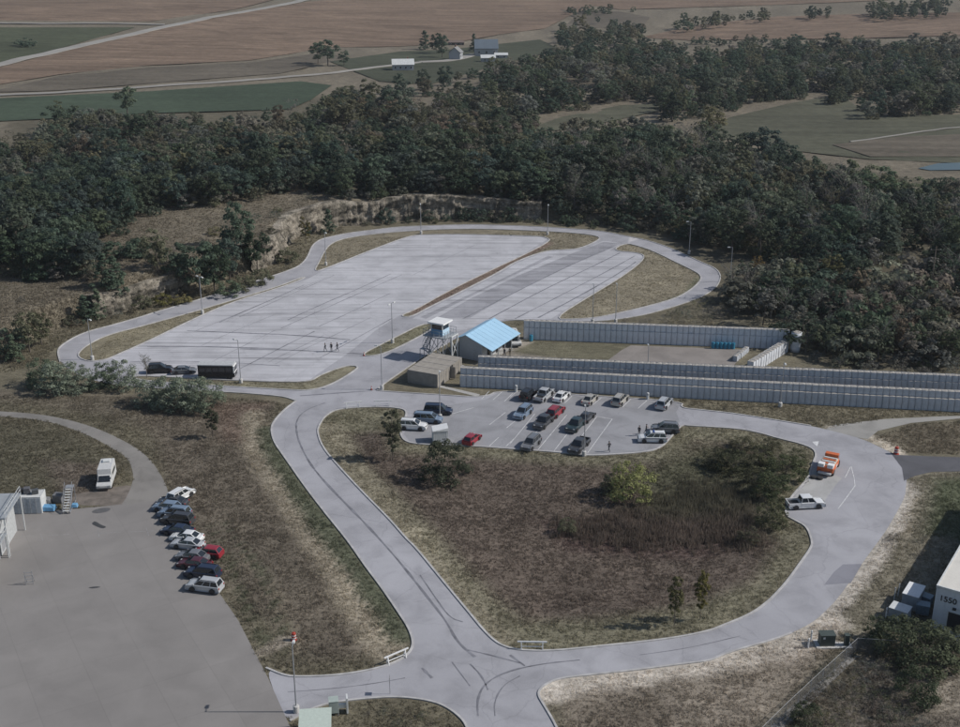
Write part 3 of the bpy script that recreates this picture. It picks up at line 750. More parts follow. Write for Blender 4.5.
def crown_mesh(name, seed, R, z0, z1, clumps, per, leaf, shape='round', shell=.75):
    r = np.random.default_rng(seed)
    V = []; Hc = z1 - z0
    for k in range(clumps):
        d = r.normal(size=3); d /= np.linalg.norm(d)
        q = shell + (1 - shell) * r.random() if r.random() < .8 else r.random() * shell
        t = .5 + .5 * d[2] * q
        if shape == 'cone': t = r.random() ** 1.25; wr = (1 - t) ** .8 + .06
        elif shape == 'column': wr = math.sin(math.pi * (.12 + .83 * t)) ** .6
        elif shape == 'vase': wr = .45 + .65 * t
        elif shape == 'shrub': t = abs(d[2]) * q; wr = 1.05 * math.sqrt(max(.05, 1 - t * t * .9)) / max(.35, math.hypot(d[0], d[1]))
        else: wr = 1.0
        a = math.atan2(d[1], d[0]); hr = math.hypot(d[0], d[1]) * q if shape in ('round', 'shrub') else math.sqrt(r.random())
        c = np.array((math.cos(a) * hr * R * wr, math.sin(a) * hr * R * wr, z0 + t * Hc))
        rc = R * r.uniform(.20, .40) * (.6 + .4 * min(1, wr))
        n = int(per * r.uniform(.6, 1.3))
        dd = r.normal(size=(n, 3)); dd /= np.linalg.norm(dd, axis=1)[:, None]
        dd[:, 2] = np.where(dd[:, 2] < -.3, -dd[:, 2], dd[:, 2])
        P = c + dd * rc * (r.random(n)[:, None] ** .4) * np.array((1, 1, .72))
        P[:, 2] = np.maximum(P[:, 2], .12)
        nn = dd * 1.25 + r.normal(size=(n, 3)) * .38 + np.array((0, 0, .2)); nn /= np.linalg.norm(nn, axis=1)[:, None]
        u = np.cross(nn, r.normal(size=(n, 3))); u /= np.linalg.norm(u, axis=1)[:, None]; w = np.cross(nn, u)
        s = leaf * r.uniform(.6, 1.25, n)[:, None]
        V.append(np.stack([P - u * s * .5, P + w * s * .42, P + u * s * .55, P - w * s * .38], 1).reshape(-1, 3))
    V = np.vstack(V); Fl = np.arange(len(V)).reshape(-1, 4)
    return np_mesh(name, V, Fl, M_LEAF)
def trunk_mesh(name, seed, H, r0, limbs, spread, fork=.3, mat=None):
    r = random.Random(seed); mb = MB()
    p = Vector((0, 0, -.3)); prev = r0
    pts = [p]
    for k in range(1, 5):
        q = Vector((r.uniform(-.06, .06) * H * k / 4, r.uniform(-.06, .06) * H * k / 4, H * .9 * k / 4))
        rr = r0 * (1 - .22 * k); mb.tube(pts[-1], q, prev, rr, 7); prev = rr; pts.append(q)
    for k in range(limbs):
        t = r.uniform(fork, .85); b = pts[1].lerp(pts[4], t); a = r.uniform(0, 6.28)
        e = b + Vector((math.cos(a) * spread * r.uniform(.5, 1), math.sin(a) * spread * r.uniform(.5, 1), H * r.uniform(.1, .28)))
        mb.tube(b, e, r0 * .38 * (1.1 - t), r0 * .10, 5)
        for j in range(2):
            a2 = a + r.uniform(-1, 1); e2 = e + Vector((math.cos(a2) * spread * .35, math.sin(a2) * spread * .35, H * r.uniform(.03, .14)))
            mb.tube(b.lerp(e, .6), e2, r0 * .14, r0 * .05, 4)
    return mb.mesh(name, mat or M_BARK)
# prototypes: (crown mesh, trunk mesh, nominal height, crown radius)
PROTO = {}
for i in range(4): PROTO['oak%d' % i] = (crown_mesh('crown', 100 + i, 4.3 + .5 * (i % 2), 2.2, 11.5 + i * .6, 34 + 6 * i, 62, .62), trunk_mesh('trunk', i, 9.5, .30, 8, 3.2), 12.5)
for i in range(2): PROTO['slim%d' % i] = (crown_mesh('crown', 120 + i, 2.7, 2.0, 12.5, 38, 42, .52, 'column'), trunk_mesh('trunk', 20 + i, 11, .22, 8, 1.7), 12.5)
for i in range(2): PROTO['cedar%d' % i] = (crown_mesh('crown', 130 + i, 2.6, .5, 8.6, 60, 40, .42, 'cone'), trunk_mesh('trunk', 30 + i, 8, .2, 6, 1.2), 9)
for i in range(3): PROTO['bush%d' % i] = (crown_mesh('crown', 140 + i, 2.3, .3, 3.2, 30, 46, .34, 'shrub'), trunk_mesh('stems', 40 + i, 2.6, .09, 9, 1.5, .05), 3.5)
for i in range(2): PROTO['bare%d' % i] = (crown_mesh('crown', 150 + i, 3.0, 3.0, 10.0, 26, 14, .36, 'vase'), trunk_mesh('trunk', 50 + i, 9.6, .20, 26, 2.6, .15, M_TWIG), 10.5)
for i in range(2): PROTO['young%d' % i] = (crown_mesh('crown', 160 + i, 1.25, 1.2, 6.4, 58, 60, .22, 'column'), trunk_mesh('trunk', 60 + i, 5.6, .075, 12, .8, .1), 6.5)
for i in range(2): PROTO['fine%d' % i] = (crown_mesh('crown', 170 + i, 1.9, .15, 3.3, 46, 70, .17, 'shrub'), trunk_mesh('stems', 70 + i, 2.6, .05, 16, 1.3, .02), 3.4)
for i in range(2): PROTO['twig%d' % i] = (crown_mesh('crown', 180 + i, 1.5, .2, 2.2, 26, 22, .15, 'shrub'), trunk_mesh('stems', 80 + i, 2.2, .035, 26, 1.2, .02, M_TWIG), 2.4)
def plant(kind, x, y, z, h, rz, col, name, label, cat, group=None, wide=1.0):
    cm, tm, hn = PROTO[kind]
    o = empty(name, (x, y, z), rz); s = h / hn
    o.scale = (s * wide, s * wide, s)
    c = link(bpy.data.objects.new('crown', cm), o); c['tcol'] = [float(k) for k in col]
    link(bpy.data.objects.new(tm.name.split('.')[0], tm), o)
    return tag(o, label, cat, group)
DARK = (.068, .094, .064); MID = (.096, .122, .078); OLIVE = (.138, .140, .088); GREY = (.170, .170, .136); RUST = (.155, .135, .098); GOLD = (.21, .185, .08); BLUE = (.072, .098, .078)
HUE = {DARK: 'dark green', MID: 'mid green', OLIVE: 'olive green', GREY: 'grey green', RUST: 'brownish', BLUE: 'blue green'}
def pick(pal):
    base = random.choice(pal); c = np.array(base) * random.uniform(.78, 1.28)
    pick.last = HUE.get(base, 'dry')
    return c * np.array((random.uniform(.9, 1.12), 1, random.uniform(.88, 1.12)))
def scatter_points(poly, dmin, n, zo, flat=False):
    """even random points whose crown middle falls inside a pixel polygon, on the terrain"""
    P = L(poly, zo)
    xs = [p[0] for p in P]; ys = [p[1] for p in P]
    r = np.random.default_rng(int(abs(sum(xs)) * 10) % 99991)
    cx = r.uniform(min(xs), max(xs), n); cy = r.uniform(min(ys), max(ys), n)
    k = inpoly(cx, cy, P); cx, cy = cx[k], cy[k]
    grid = {}; out = []
    for a, b in zip(cx, cy):
        i, j = int(a // dmin), int(b // dmin)
        if any((a - p) ** 2 + (b - q) ** 2 < dmin * dmin for u in (-1, 0, 1) for v_ in (-1, 0, 1) for p, q in grid.get((i + u, j + v_), ())): continue
        grid.setdefault((i, j), []).append((a, b)); out.append((a, b))
    return np.array(out)
def scatter_gn(name, pts, sc, rz, ix, col, meshes, label, cat):
    me = bpy.data.meshes.new(name); me.vertices.add(len(pts)); me.vertices.foreach_set('co', np.asarray(pts, np.float32).ravel())
    for nm, ty, dat in (('sc', 'FLOAT', sc), ('rz', 'FLOAT', rz), ('wd', 'FLOAT', rng.uniform(.78, 1.3, len(pts))), ('ix', 'INT', ix)):
        a = me.attributes.new(nm, ty, 'POINT'); a.data.foreach_set('value', np.asarray(dat, np.int32 if ty == 'INT' else np.float32))
    a = me.attributes.new('tcol', 'FLOAT_COLOR', 'POINT'); a.data.foreach_set('color', np.column_stack([col, np.ones(len(col))]).astype(np.float32).ravel())
    o = link(bpy.data.objects.new(name, me)); tag(o, label, cat, kind='stuff')
    ng = bpy.data.node_groups.new(name, 'GeometryNodeTree')
    ng.interface.new_socket('Geometry', in_out='INPUT', socket_type='NodeSocketGeometry'); ng.interface.new_socket('Geometry', in_out='OUTPUT', socket_type='NodeSocketGeometry')
    gi = ng.nodes.new('NodeGroupInput'); go = ng.nodes.new('NodeGroupOutput'); jn = ng.nodes.new('GeometryNodeJoinGeometry')
    def attr(n, t):
        q = ng.nodes.new('GeometryNodeInputNamedAttribute'); q.data_type = t; q.inputs['Name'].default_value = n
        return next(s for s in q.outputs if s.enabled and s.name == 'Attribute')
    s_, r_, i_ = attr('sc', 'FLOAT'), attr('rz', 'FLOAT'), attr('ix', 'INT')
    cx = ng.nodes.new('ShaderNodeCombineXYZ'); ng.links.new(r_, cx.inputs[2])
    w_ = attr('wd', 'FLOAT'); mu = ng.nodes.new('ShaderNodeMath'); mu.operation = 'MULTIPLY'; ng.links.new(s_, mu.inputs[0]); ng.links.new(w_, mu.inputs[1])
    sv = ng.nodes.new('ShaderNodeCombineXYZ'); ng.links.new(mu.outputs[0], sv.inputs[0]); ng.links.new(mu.outputs[0], sv.inputs[1]); ng.links.new(s_, sv.inputs[2])
    for k, m in enumerate(meshes):
        po = bpy.data.objects.new('%s_source' % name, m)          # source shape, not placed in the scene
        oi = ng.nodes.new('GeometryNodeObjectInfo'); oi.inputs['Object'].default_value = po; oi.inputs['As Instance'].default_value = True
        cmp_ = ng.nodes.new('FunctionNodeCompare'); cmp_.data_type = 'INT'; cmp_.operation = 'EQUAL'
        ng.links.new(i_, next(s for s in cmp_.inputs if s.enabled and s.name == 'A')); next(s for s in cmp_.inputs if s.enabled and s.name == 'B').default_value = k
        ip = ng.nodes.new('GeometryNodeInstanceOnPoints')
        ng.links.new(gi.outputs[0], ip.inputs['Points']); ng.links.new(cmp_.outputs[0], ip.inputs['Selection']); ng.links.new(oi.outputs['Geometry'], ip.inputs['Instance'])
        ng.links.new(cx.outputs[0], ip.inputs['Rotation']); ng.links.new(sv.outputs[0], ip.inputs['Scale']); ng.links.new(ip.outputs[0], jn.inputs[0])
    ng.links.new(jn.outputs[0], go.inputs[0])
    md = o.modifiers.new('scatter', 'NODES'); md.node_group = ng
    return o

road_lite = [road_out[i] for i in range(0, len(road_out), 4)]
def clear_of_road(x, y, d):
    return ~inpoly(x, y, road_lite) & (polydist(x, y, road_lite, True) > d)
# ---- woods: (canopy polygon in pixels, spacing m, height range, palette, kinds, place words)
K_OAK = ['oak0', 'oak1', 'oak2', 'oak3']
WOODS = [
    ([(-80, 150), (0, 140), (40, 125), (60, 112), (130, 117), (210, 120), (280, 112), (330, 104), (350, 88), (375, 92), (392, 112), (430, 118), (470, 122), (520, 130), (520, 160), (420, 158), (300, 160), (180, 165), (90, 158), (0, 165), (-80, 170)], 5.4, (6.5, 10), [DARK, MID, OLIVE, GREY, RUST, OLIVE, GREY], K_OAK + ['slim0', 'bare0'], 'tall mixed tree in the wood along the green field'),
    ([(-80, 178), (0, 186), (50, 170), (110, 158), (200, 163), (300, 160), (420, 156), (520, 155), (560, 190), (560, 212), (500, 206), (420, 196), (350, 190), (290, 178), (215, 192), (150, 196), (110, 222), (96, 240), (88, 258), (40, 262), (0, 262), (-80, 262)], 4.5, (6.5, 10), [DARK, BLUE, DARK, MID, BLUE], K_OAK, 'dark green broadleaf tree in the wood behind the rock cliff'),
    ([(520, 132), (580, 130), (650, 127), (690, 128), (740, 140), (780, 152), (830, 168), (880, 178), (1040, 184), (1040, 290), (960, 285), (930, 215), (895, 215), (870, 268), (840, 252), (800, 242), (770, 234), (730, 222), (690, 207), (650, 194), (600, 188), (560, 184), (535, 160)], 4.9, (7.5, 12), [DARK, MID, BLUE, OLIVE, GREY, MID, DARK], K_OAK + ['slim0', 'slim1', 'bare0', 'bare1'], 'broadleaf tree in the wood right of the paved lot'),
    ([(470, 86), (500, 66), (560, 50), (620, 46), (640, 42), (720, 50), (800, 47), (860, 42), (1060, 40), (1060, 98), (960, 98), (880, 104), (860, 106), (835, 94), (822, 80), (790, 88), (745, 92), (690, 106), (664, 102), (664, 90), (620, 88), (560, 98), (530, 108), (470, 104), (430, 98)], 6.2, (6.5, 11), [DARK, MID, DARK, OLIVE, GREY], K_OAK + ['slim0'], 'distant broadleaf tree in the wood beyond the meadow'),
    ([(380, 84), (430, 78), (480, 68), (520, 60), (560, 52), (545, 75), (490, 98), (440, 108), (395, 104)], 13, (5, 10), [MID, OLIVE, GREY, DARK], K_OAK + ['bush0'], 'scattered tree on the pasture below the farmstead'),
    ([(385, 100), (470, 108), (530, 122), (520, 150), (440, 140), (390, 128)], 5.4, (7, 11), [MID, OLIVE, GREY, RUST, DARK], K_OAK + ['bare1'], 'tall mixed tree in the wood along the green field'),
    ([(560, 24), (600, 16), (640, 24), (655, 33), (600, 42), (560, 42)], 9, (6, 10), [DARK, MID, OLIVE], K_OAK, 'hedgerow tree between the crop fields'),
    ([(672, 23), (720, 15), (765, 11), (770, 15), (720, 21), (680, 26)], 9, (6, 9), [DARK, MID, OLIVE], K_OAK, 'hedgerow tree between the crop fields'),
    ([(805, 11), (828, 8), (830, 12), (806, 14)], 8, (6, 8), [DARK, MID], K_OAK, 'hedgerow tree between the crop fields'),
    ([(864, 8), (900, 1), (1060, -4), (1060, 6), (960, 10), (880, 13)], 9, (7, 11), [DARK, MID, OLIVE], K_OAK, 'hedgerow tree between the crop fields'),
    ([(690, 38), (780, 37), (860, 37), (860, 40), (700, 42)], 10, (3, 6), [DARK, MID, OLIVE], ['bush0', 'oak1'], 'hedgerow tree between the crop fields'),
    ([(565, 8), (640, 6), (640, 9), (570, 12)], 10, (4, 7), [DARK, MID], ['bush1', 'oak2'], 'hedgerow tree between the crop fields'),
]
cand = []
for poly, dmin, (h0, h1), pal, kinds, lab in WOODS:
    pts = scatter_points(poly, dmin, 26000, h0 * (.55 if 'cliff' in lab else .98))
    if not len(pts): continue
    zz = height(pts[:, 0], pts[:, 1])
    okk = clear_of_road(pts[:, 0], pts[:, 1], 4.5)
    uu = project(pts[:, 0], pts[:, 1], zz)[0]
    okk &= ~((polydist(pts[:, 0], pts[:, 1], CLIFF) < 9.0) & (uu < 555))
    if 'distant' in lab or dmin > 7: okk &= fbm(pts[:, 0] / 42, pts[:, 1] / 42, 3) > (.34 if dmin < 12 else .42)
    for (a, b_), z in zip(pts[okk], zz[okk]):
        if b_ < 250 and abs(a) < 45: continue
        h = random.uniform(h0, h1) * random.choice((.72, .9, 1, 1, 1.05, 1.25))
        col = pick(pal); kd = random.choice(kinds)
        cand.append((a, b_, z, h, kd, col, lab, pick.last))
seg = np.array(CLIFF); sl = np.r_[0, np.cumsum(np.linalg.norm(np.diff(seg, axis=0), axis=1))]
for u in np.arange(0, sl[-1], 3.6):        # a belt of trees right on the cliff top
    x0, y0 = np.interp(u, sl, seg[:, 0]), np.interp(u, sl, seg[:, 1]); x1, y1 = np.interp(u + 1, sl, seg[:, 0]), np.interp(u + 1, sl, seg[:, 1])
    n = Vector((-(y1 - y0), x1 - x0)).normalized() * random.uniform(9.6, 13) if x1 != x0 or y1 != y0 else None
    if n is None: continue
    a, b_ = float(x0 + n.x), float(y0 + n.y); pu = float(project(a, b_, 4)[0])
    if not 365 < pu < 700: continue
    col = pick([DARK, BLUE, MID, DARK, GREY]); cand.append((a, b_, float(height(np.array([a]), np.array([b_]))[0]), random.uniform(5, 8.5), random.choice(K_OAK), col, 'cliff', pick.last))
cand.sort(key=lambda c: -c[3] / math.hypot(c[0], c[1]))
NIND = 235
PLACES = [(60, 'at the left edge of the picture'), (120, 'left of the hill pasture'), (250, 'above the hill pasture'), (360, 'above the rock cliff'), (470, 'behind the left half of the lot edge'), (560, 'behind the right half of the lot edge'), (640, 'where the loop road meets the wood'), (720, 'along the right bend of the loop road'), (770, 'just right of the loop road'), (820, 'above the end of the back wall'), (880, 'left of the utility pole'), (930, 'behind the utility pole'), (1e9, 'at the right edge of the picture')]
EDGE = lambda u: float(np.interp(u, [0, 90, 150, 300, 360, 500, 600, 650, 700, 760, 840, 960], [262, 258, 205, 185, 192, 212, 222, 236, 258, 275, 290, 275]))
vis = []
for c in cand:
    u, w = project(c[0], c[1], c[2] + c[3] * .7)
    if len(vis) < NIND and -8 < u < 968 and c[4] != 'x': vis.append(c)
vs_ = set(id(c) for c in vis)
far = [c for c in cand if id(c) not in vs_]
for c in vis:
    u, w = [float(q) for q in project(c[0], c[1], c[2] + c[3] * .6)]
    form = {'oa': 'round', 'sl': 'slim', 'ba': 'sparse', 'bu': 'low'}.get(c[4][:2], 'small')
    place = next(t for lim, t in PLACES if u < lim)
    row = 'low' if w > EDGE(u) - 22 else 'high'
    lab = '%s %s tree %s in the wood %s' % (c[7], form, row, place)
    plant(c[4], c[0], c[1], c[2], c[3], random.uniform(0, 6.28), c[5], 'wood_tree', lab, 'tree', 'trees of the wood round the paved lot: ' + lab, random.uniform(.78, 1.3))
kinds = sorted(set(c[4] for c in far))
fk = {k: i for i, k in enumerate(kinds)}
scatter_gn('far_wood', [(c[0], c[1], c[2]) for c in far], [c[3] / PROTO[c[4]][2] for c in far], [random.uniform(0, 6.28) for c in far], [fk[c[4]] for c in far], np.array([c[5] for c in far]),
           [PROTO[k][0] for k in kinds], 'dense mass of mixed woodland beyond the paved lot', 'woodland')
print('TREES', len(cand), len(vis), len(far))

# undergrowth that closes the wood edges
uc = [c for c in cand if 230 < c[1] < 620]
up = np.array([(c[0] + random.uniform(-3.5, 3.5), c[1] + random.uniform(-3.5, 3.5)) for c in uc for k in range(2)])
up = up[clear_of_road(up[:, 0], up[:, 1], 4.0) & ~((polydist(up[:, 0], up[:, 1], CLIFF) < 9.0) & (project(up[:, 0], up[:, 1], 0)[0] < 555))]
scatter_gn('undergrowth', np.column_stack([up, height(up[:, 0], up[:, 1])]), rng.uniform(.5, 1.25, len(up)), rng.uniform(0, 6.28, len(up)), rng.integers(0, 3, len(up)), np.array([pick([DARK, MID, OLIVE, GREY]) for _ in up]),
           [PROTO['bush%d' % i][0] for i in range(3)], 'bushy undergrowth filling the floor of the wood', 'undergrowth')
for u in np.arange(0, sl[-1], 2.6):        # bushes rooted at the foot of the cliff
    x0, y0 = np.interp(u, sl, seg[:, 0]), np.interp(u, sl, seg[:, 1]); x1, y1 = np.interp(u + 1, sl, seg[:, 0]), np.interp(u + 1, sl, seg[:, 1])
    if random.random() < .45 or (x1 == x0 and y1 == y0): continue
    n = Vector((-(y1 - y0), x1 - x0)).normalized() * random.uniform(3.6, 5.2); a_, b_ = float(x0 + n.x), float(y0 + n.y); pu = float(project(a_, b_, 0)[0])
    if not 345 < pu < 640: continue
    col = pick([DARK, MID, BLUE, GREY]); h = random.uniform(1.6, 4.6)
    lab = '%s %s bush against the cliff foot, %s the far lot edge' % ('tall' if h > 3.4 else ('medium' if h > 2.4 else 'low'), pick.last, 'left of' if pu < 410 else ('behind the left of' if pu < 470 else ('behind the right of' if pu < 550 else 'right of')))
    plant('bush%d' % random.randrange(3), a_, b_, gz(a_, b_), h, random.uniform(0, 6), col, 'cliff_bush', lab, 'bush', 'bushes against the cliff: ' + lab, random.uniform(.8, 1.1))

# ---- trees and bushes that stand by themselves: (kind, base px, height m, width, colour, label)
def at(kind, px, py, h, col, name, label, cat='tree', wide=1.0, group=None):
    x, y, z = g(px, py); z = gz(x, y)
    if kind[:4] == 'fine' and 700 < px < 800 and py < 545: h *= .9
    if kind[:4] == 'fine' and px < 230: h *= 1.12 if px > 140 else 1.3
    if kind[:2] in ('oa', 'ce') and 225 < py < 345: h *= 1.2
    return plant(kind, x, y, z, h, random.uniform(0, 6.28), np.array(col) * (1.35 if max(col) < .13 else 1.1), name, label, cat, group, wide)
SAGE = (.205, .235, .175)
for kind, px, py, h, w, col, lab in [
    ('fine0', 62, 391, 4.6, 1.15, SAGE, 'large grey green bush left of the pair by the gravel track'),
    ('fine1', 45, 385, 4.0, 1.0, MID, 'dark green bush at the far left end of the bush row'),
    ('fine1', 78, 390, 3.6, 1.1, SAGE, 'pale grey green bush beside the large bush by the loop road'),
    ('fine0', 104, 388, 3.6, 1.0, MID, 'round green bush in front of the loop road bend'),
    ('fine1', 122, 388, 4.0, 1.0, SAGE, 'grey green bush left of the parked dark cars'),
    ('fine0', 153, 404, 4.4, 1.1, SAGE, 'sage green bush at the left end of the long thicket'),
    ('fine1', 172, 406, 5.0, 1.1, (.19, .22, .16), 'tall sage green bush in the middle of the long thicket'),
    ('fine0', 190, 408, 5.4, 1.1, SAGE, 'tallest sage green bush of the long thicket below the bus'),
    ('fine1', 207, 409, 5.0, 1.0, (.17, .20, .14), 'green bush at the right end of the long thicket'),
    ('fine0', 447, 476, 7.0, .95, (.055, .062, .040), 'dark bushy shrub in front of the white shed'),
    ('fine1', 632, 492, 5.8, 1.0, (.25, .26, .11), 'yellow green round bush below the parking lot'),
    ('fine0', 612, 489, 3.4, .9, OLIVE, 'dull olive bush left of the yellow green bush'),
    ('fine1', 567, 527, 2.4, .9, OLIVE, 'small dark shrub alone on the brown island'),
    ('fine0', 733, 468, 4.2, 1.3, (.060, .064, .036), 'dark shrub at the near edge of the island thicket'),
    ('fine1', 715, 462, 3.2, 1.3, (.075, .074, .045), 'low dull shrub at the left end of the island thicket'),
    ('fine0', 760, 464, 3.6, 1.3, (.080, .082, .045), 'olive shrub behind the dark shrub in the island thicket'),
    ('fine1', 785, 478, 4.4, 1.3, (.072, .082, .042), 'tall green shrub beside the orange vehicle'),
    ('fine0', 772, 497, 4.6, 1.2, (.062, .074, .038), 'dense green shrub left of the white pickup'),
    ('fine1', 755, 486, 3.6, 1.3, (.075, .075, .042), 'brownish green shrub in the middle of the island thicket'),
    ('fine0', 795, 466, 3.0, 1.3, (.085, .085, .05), 'low olive shrub at the upper right of the island thicket'),
    ('fine1', 770, 524, 4.0, 1.1, (.080, .084, .046), 'green shrub in front of the white pickup'),
    ('fine0', 748, 540, 2.6, 1.2, (.075, .072, .048), 'low brown green shrub at the foot of the thicket'),
    ('fine1', 742, 447, 2.4, 1.5, (.085, .082, .05), 'low shrub at the road side of the island thicket'),
    ('fine0', 771, 449, 2.2, 1.5, (.088, .085, .052), 'low dull shrub by the upper bend of the road'),
    ('fine0', 900, 652, 4.4, 1.35, (.070, .082, .048), 'large green bush beside the white building'),
    ('fine1', 925, 664, 5.0, 1.2, (.078, .090, .052), 'tall green bush in front of the white building'),
    ('fine1', 915, 700, 4.0, 1.0, (.052, .066, .038), 'dark green bush at the lower right'),
    ('fine0', 876, 640, 3.0, 1.0, (.066, .078, .046), 'small green bush at the left of the large bush'),
    ('fine0', 805, 724, 2.6, 1.1, (.055, .066, .038), 'dark green shrub beside the fence at the lower right'),
    ('fine1', 950, 655, 3.6, 1.1, (.07, .08, .048), 'green bush under the white building wall'),
]: at(kind, px, py, h, col, 'bush', lab, 'bush', w)
for kind, px, py, h, w, col, lab in [
    ('young0', 393, 459, 9.2, .85, (.085, .088, .058), 'slim young tree on the island left of the dark shrub'),
    ('young1', 213, 438, 5.6, 1.0, (.052, .056, .036), 'small dark young tree on the slope below the thicket'),
    ('young0', 674, 626, 7.4, .62, (.105, .100, .050), 'left one of two slim young trees by the lower road'),
    ('young1', 700, 619, 7.0, .62, (.120, .108, .040), 'right one of two slim young trees by the lower road'),
    ('bare1', 147, 378, 5.0, .8, GREY, 'thin pale bare tree beside the parked dark cars'),
]: at(kind, px, py, h, col, 'young_tree', lab, 'tree', w)
# hillside on the left of the lot
for kind, px, py, h, w, col, lab in [
    ('cedar0', 105, 288, 6.5, 1.25, DARK, 'dark cedar on the hillside left of the loop road'), ('cedar1', 116, 293, 7, 1.2, DARK, 'dark cedar in front of its twin on the left hillside'),
    ('cedar1', 86, 322, 5, 1.3, DARK, 'squat dark cedar above the bend of the loop road'), ('cedar0', 98, 318, 5.5, 1.1, MID, 'green cedar just above the bend of the loop road'),
    ('oak0', 178, 288, 9, .9, DARK, 'dark broad tree at the left of the hillside clump'), ('oak1', 200, 296, 10.5, .9, DARK, 'large dark tree in the middle of the hillside clump'),
    ('oak2', 215, 292, 9.5, .85, (.034, .050, .030), 'dark tree beside the light pole in the hillside clump'), ('oak3', 238, 258, 10, .85, DARK, 'tall dark tree at the top of the hillside clump'),
    ('oak0', 258, 274, 9.5, .8, (.034, .05, .03), 'dark round tree at the right of the hillside clump'), ('oak2', 230, 280, 8.5, .8, BLUE, 'dark green tree behind the loop road in the hillside clump'),
    ('bush0', 245, 290, 4, 1.1, OLIVE, 'olive bush below the hillside clump by the loop road'), ('bush1', 228, 296, 3.6, 1.2, MID, 'green bush at the edge of the loop road'),
    ('bush2', 262, 285, 3.6, 1.1, OLIVE, 'low bush at the right foot of the hillside clump'), ('oak1', 158, 272, 8, .85, OLIVE, 'olive tree on the hillside left of the dark clump'),
    ('bush0', 125, 255, 4.5, 1.5, DARK, 'wide dark thicket on the crest of the left hillside'), ('bush2', 140, 258, 4.2, 1.3, DARK, 'dark bush right of the thicket on the hill crest'),
    ('oak3', 30, 352, 7.5, .9, OLIVE, 'olive tree at the left edge above the bush row'), ('bush1', 12, 350, 4.5, 1.2, DARK, 'dark bush at the far left edge of the hillside'),
    ('oak2', 42, 345, 6.5, .9, (.07, .072, .042), 'brownish green tree beside the olive tree at the left edge'), ('cedar0', 15, 362, 5, 1.3, MID, 'green cedar at the far left below the hillside'),
    ('slim1', 306, 244, 7.5, .9, (.13, .112, .05), 'yellowish slim tree at the foot of the rock cliff'), ('cedar1', 329, 233, 5.5, 1.1, DARK, 'dark cedar at the foot of the tall rock cliff'),
    ('bush1', 288, 262, 3.5, 1.2, OLIVE, 'olive bush under the rock cliff by the loop road'), ('bush2', 163, 305, 2.6, 1.2, (.15, .14, .05), 'yellow green bush beside the pale rock face'),
    ('bush0', 183, 304, 2.4, 1.1, GOLD, 'golden bush at the foot of the pale rock face'), ('bush2', 143, 308, 2.6, 1.3, OLIVE, 'olive bush left of the pale rock face'),
    ('oak1', 344, 135, 17, 1.25, (.085, .083, .05), 'huge olive brown tree towering over the wood'),
    ('oak3', 708, 144, 13, 1.2, (.15, .14, .08), 'pale yellowish tree in front of the right meadow'),
    ('cedar0', 672, 122, 13, 1.5, (.028, .040, .026), 'very dark tree at the corner of the meadow'),
    ('oak0', 328, 66, 16, 1.2, DARK, 'big tree standing alone by the crop field'), ('oak2', 318, 64, 13, 1.0, MID, 'tree beside the big tree by the crop field'), ('oak1', 344, 66, 9, 1.0, DARK, 'small tree right of the big tree by the crop field'),
    ('cedar1', 425, 50, 13, 1.3, DARK, 'dark conifer at the left of the farmstead'), ('oak2', 442, 58, 14, .9, DARK, 'dark tree beside the farmhouse'), ('oak3', 437, 54, 12, 1, (.03, .045, .028), 'dark tree behind the farmhouse'), ('cedar0', 474, 52, 12, 1.1, DARK, 'dark conifer left of the barn'),
    ('bush0', 25, 47, 6, 1.6, DARK, 'dark thicket in the pasture by the far road'), ('oak0', 128, 118, 15, .9, MID, 'tall tree breaking the edge of the left wood'),
    ('slim0', 756, 280, 6, 1.1, (.17, .12, .045), 'small orange yellow tree behind the barrier walls'), ('slim1', 829, 290, 9, 1.2, (.135, .13, .06), 'yellow green tree at the edge of the right wood'),
]: at(kind, px, py, h, col, 'hillside_tree' if py > 200 else 'lone_tree', lab, 'bush' if kind.startswith('bush') else 'tree', w)
# brush on the slope behind the barrier walls and on the left hill
def brush(poly, dmin, h0, h1, pal, kinds, label, group, nmax, name='shrub'):
    pts = scatter_points(poly, dmin, 3000, 1.0)
    pts = pts[clear_of_road(pts[:, 0], pts[:, 1], 2.2)]
    pts = pts[rng.permutation(len(pts))][:nmax]; zz = ground_z(pts[:, 0], pts[:, 1])
    for (a, b_), z in zip(pts, zz):
        h = random.uniform(h0, h1); col = pick(pal); u = float(project(a, b_, z)[0]); us = sorted(q[0] for q in poly)
        t = (u - us[0]) / (us[-1] - us[0]); hl = (h - h0) / (h1 - h0)
        lab = '%s %s %s, %s' % ('tall' if hl > .66 else ('middling' if hl > .33 else 'small'), pick.last, label, 'left end' if t < .25 else ('left of the middle' if t < .5 else ('right of the middle' if t < .75 else 'right end')))
        plant(random.choice(kinds), a, b_, float(z), h, random.uniform(0, 6.28), col, name, lab, 'shrub', group + ': ' + lab, random.uniform(.9, 1.4))
brush([(724, 300), (742, 285), (800, 285), (860, 300), (900, 290), (975, 270), (975, 360), (900, 362), (800, 350), (798, 330), (740, 318)], 3.4, 3.0, 9.0, [OLIVE, GREY, MID, GREY, DARK, MID, (.17, .15, .115)], ['bush0', 'bush1', 'oak0', 'oak2', 'slim0', 'bare0', 'bare1'], 'shrub in scrub behind the long wall', 'shrubs behind the barrier walls', 130)
brush([(800, 318), (900, 325), (960, 340), (975, 372), (830, 372), (800, 350)], 4.0, 1.5, 3.5, [GREY, OLIVE, GREY], ['twig0', 'twig1', 'bush1'], 'dry shrub close behind the long wall', 'dry shrubs behind the barrier walls', 60)
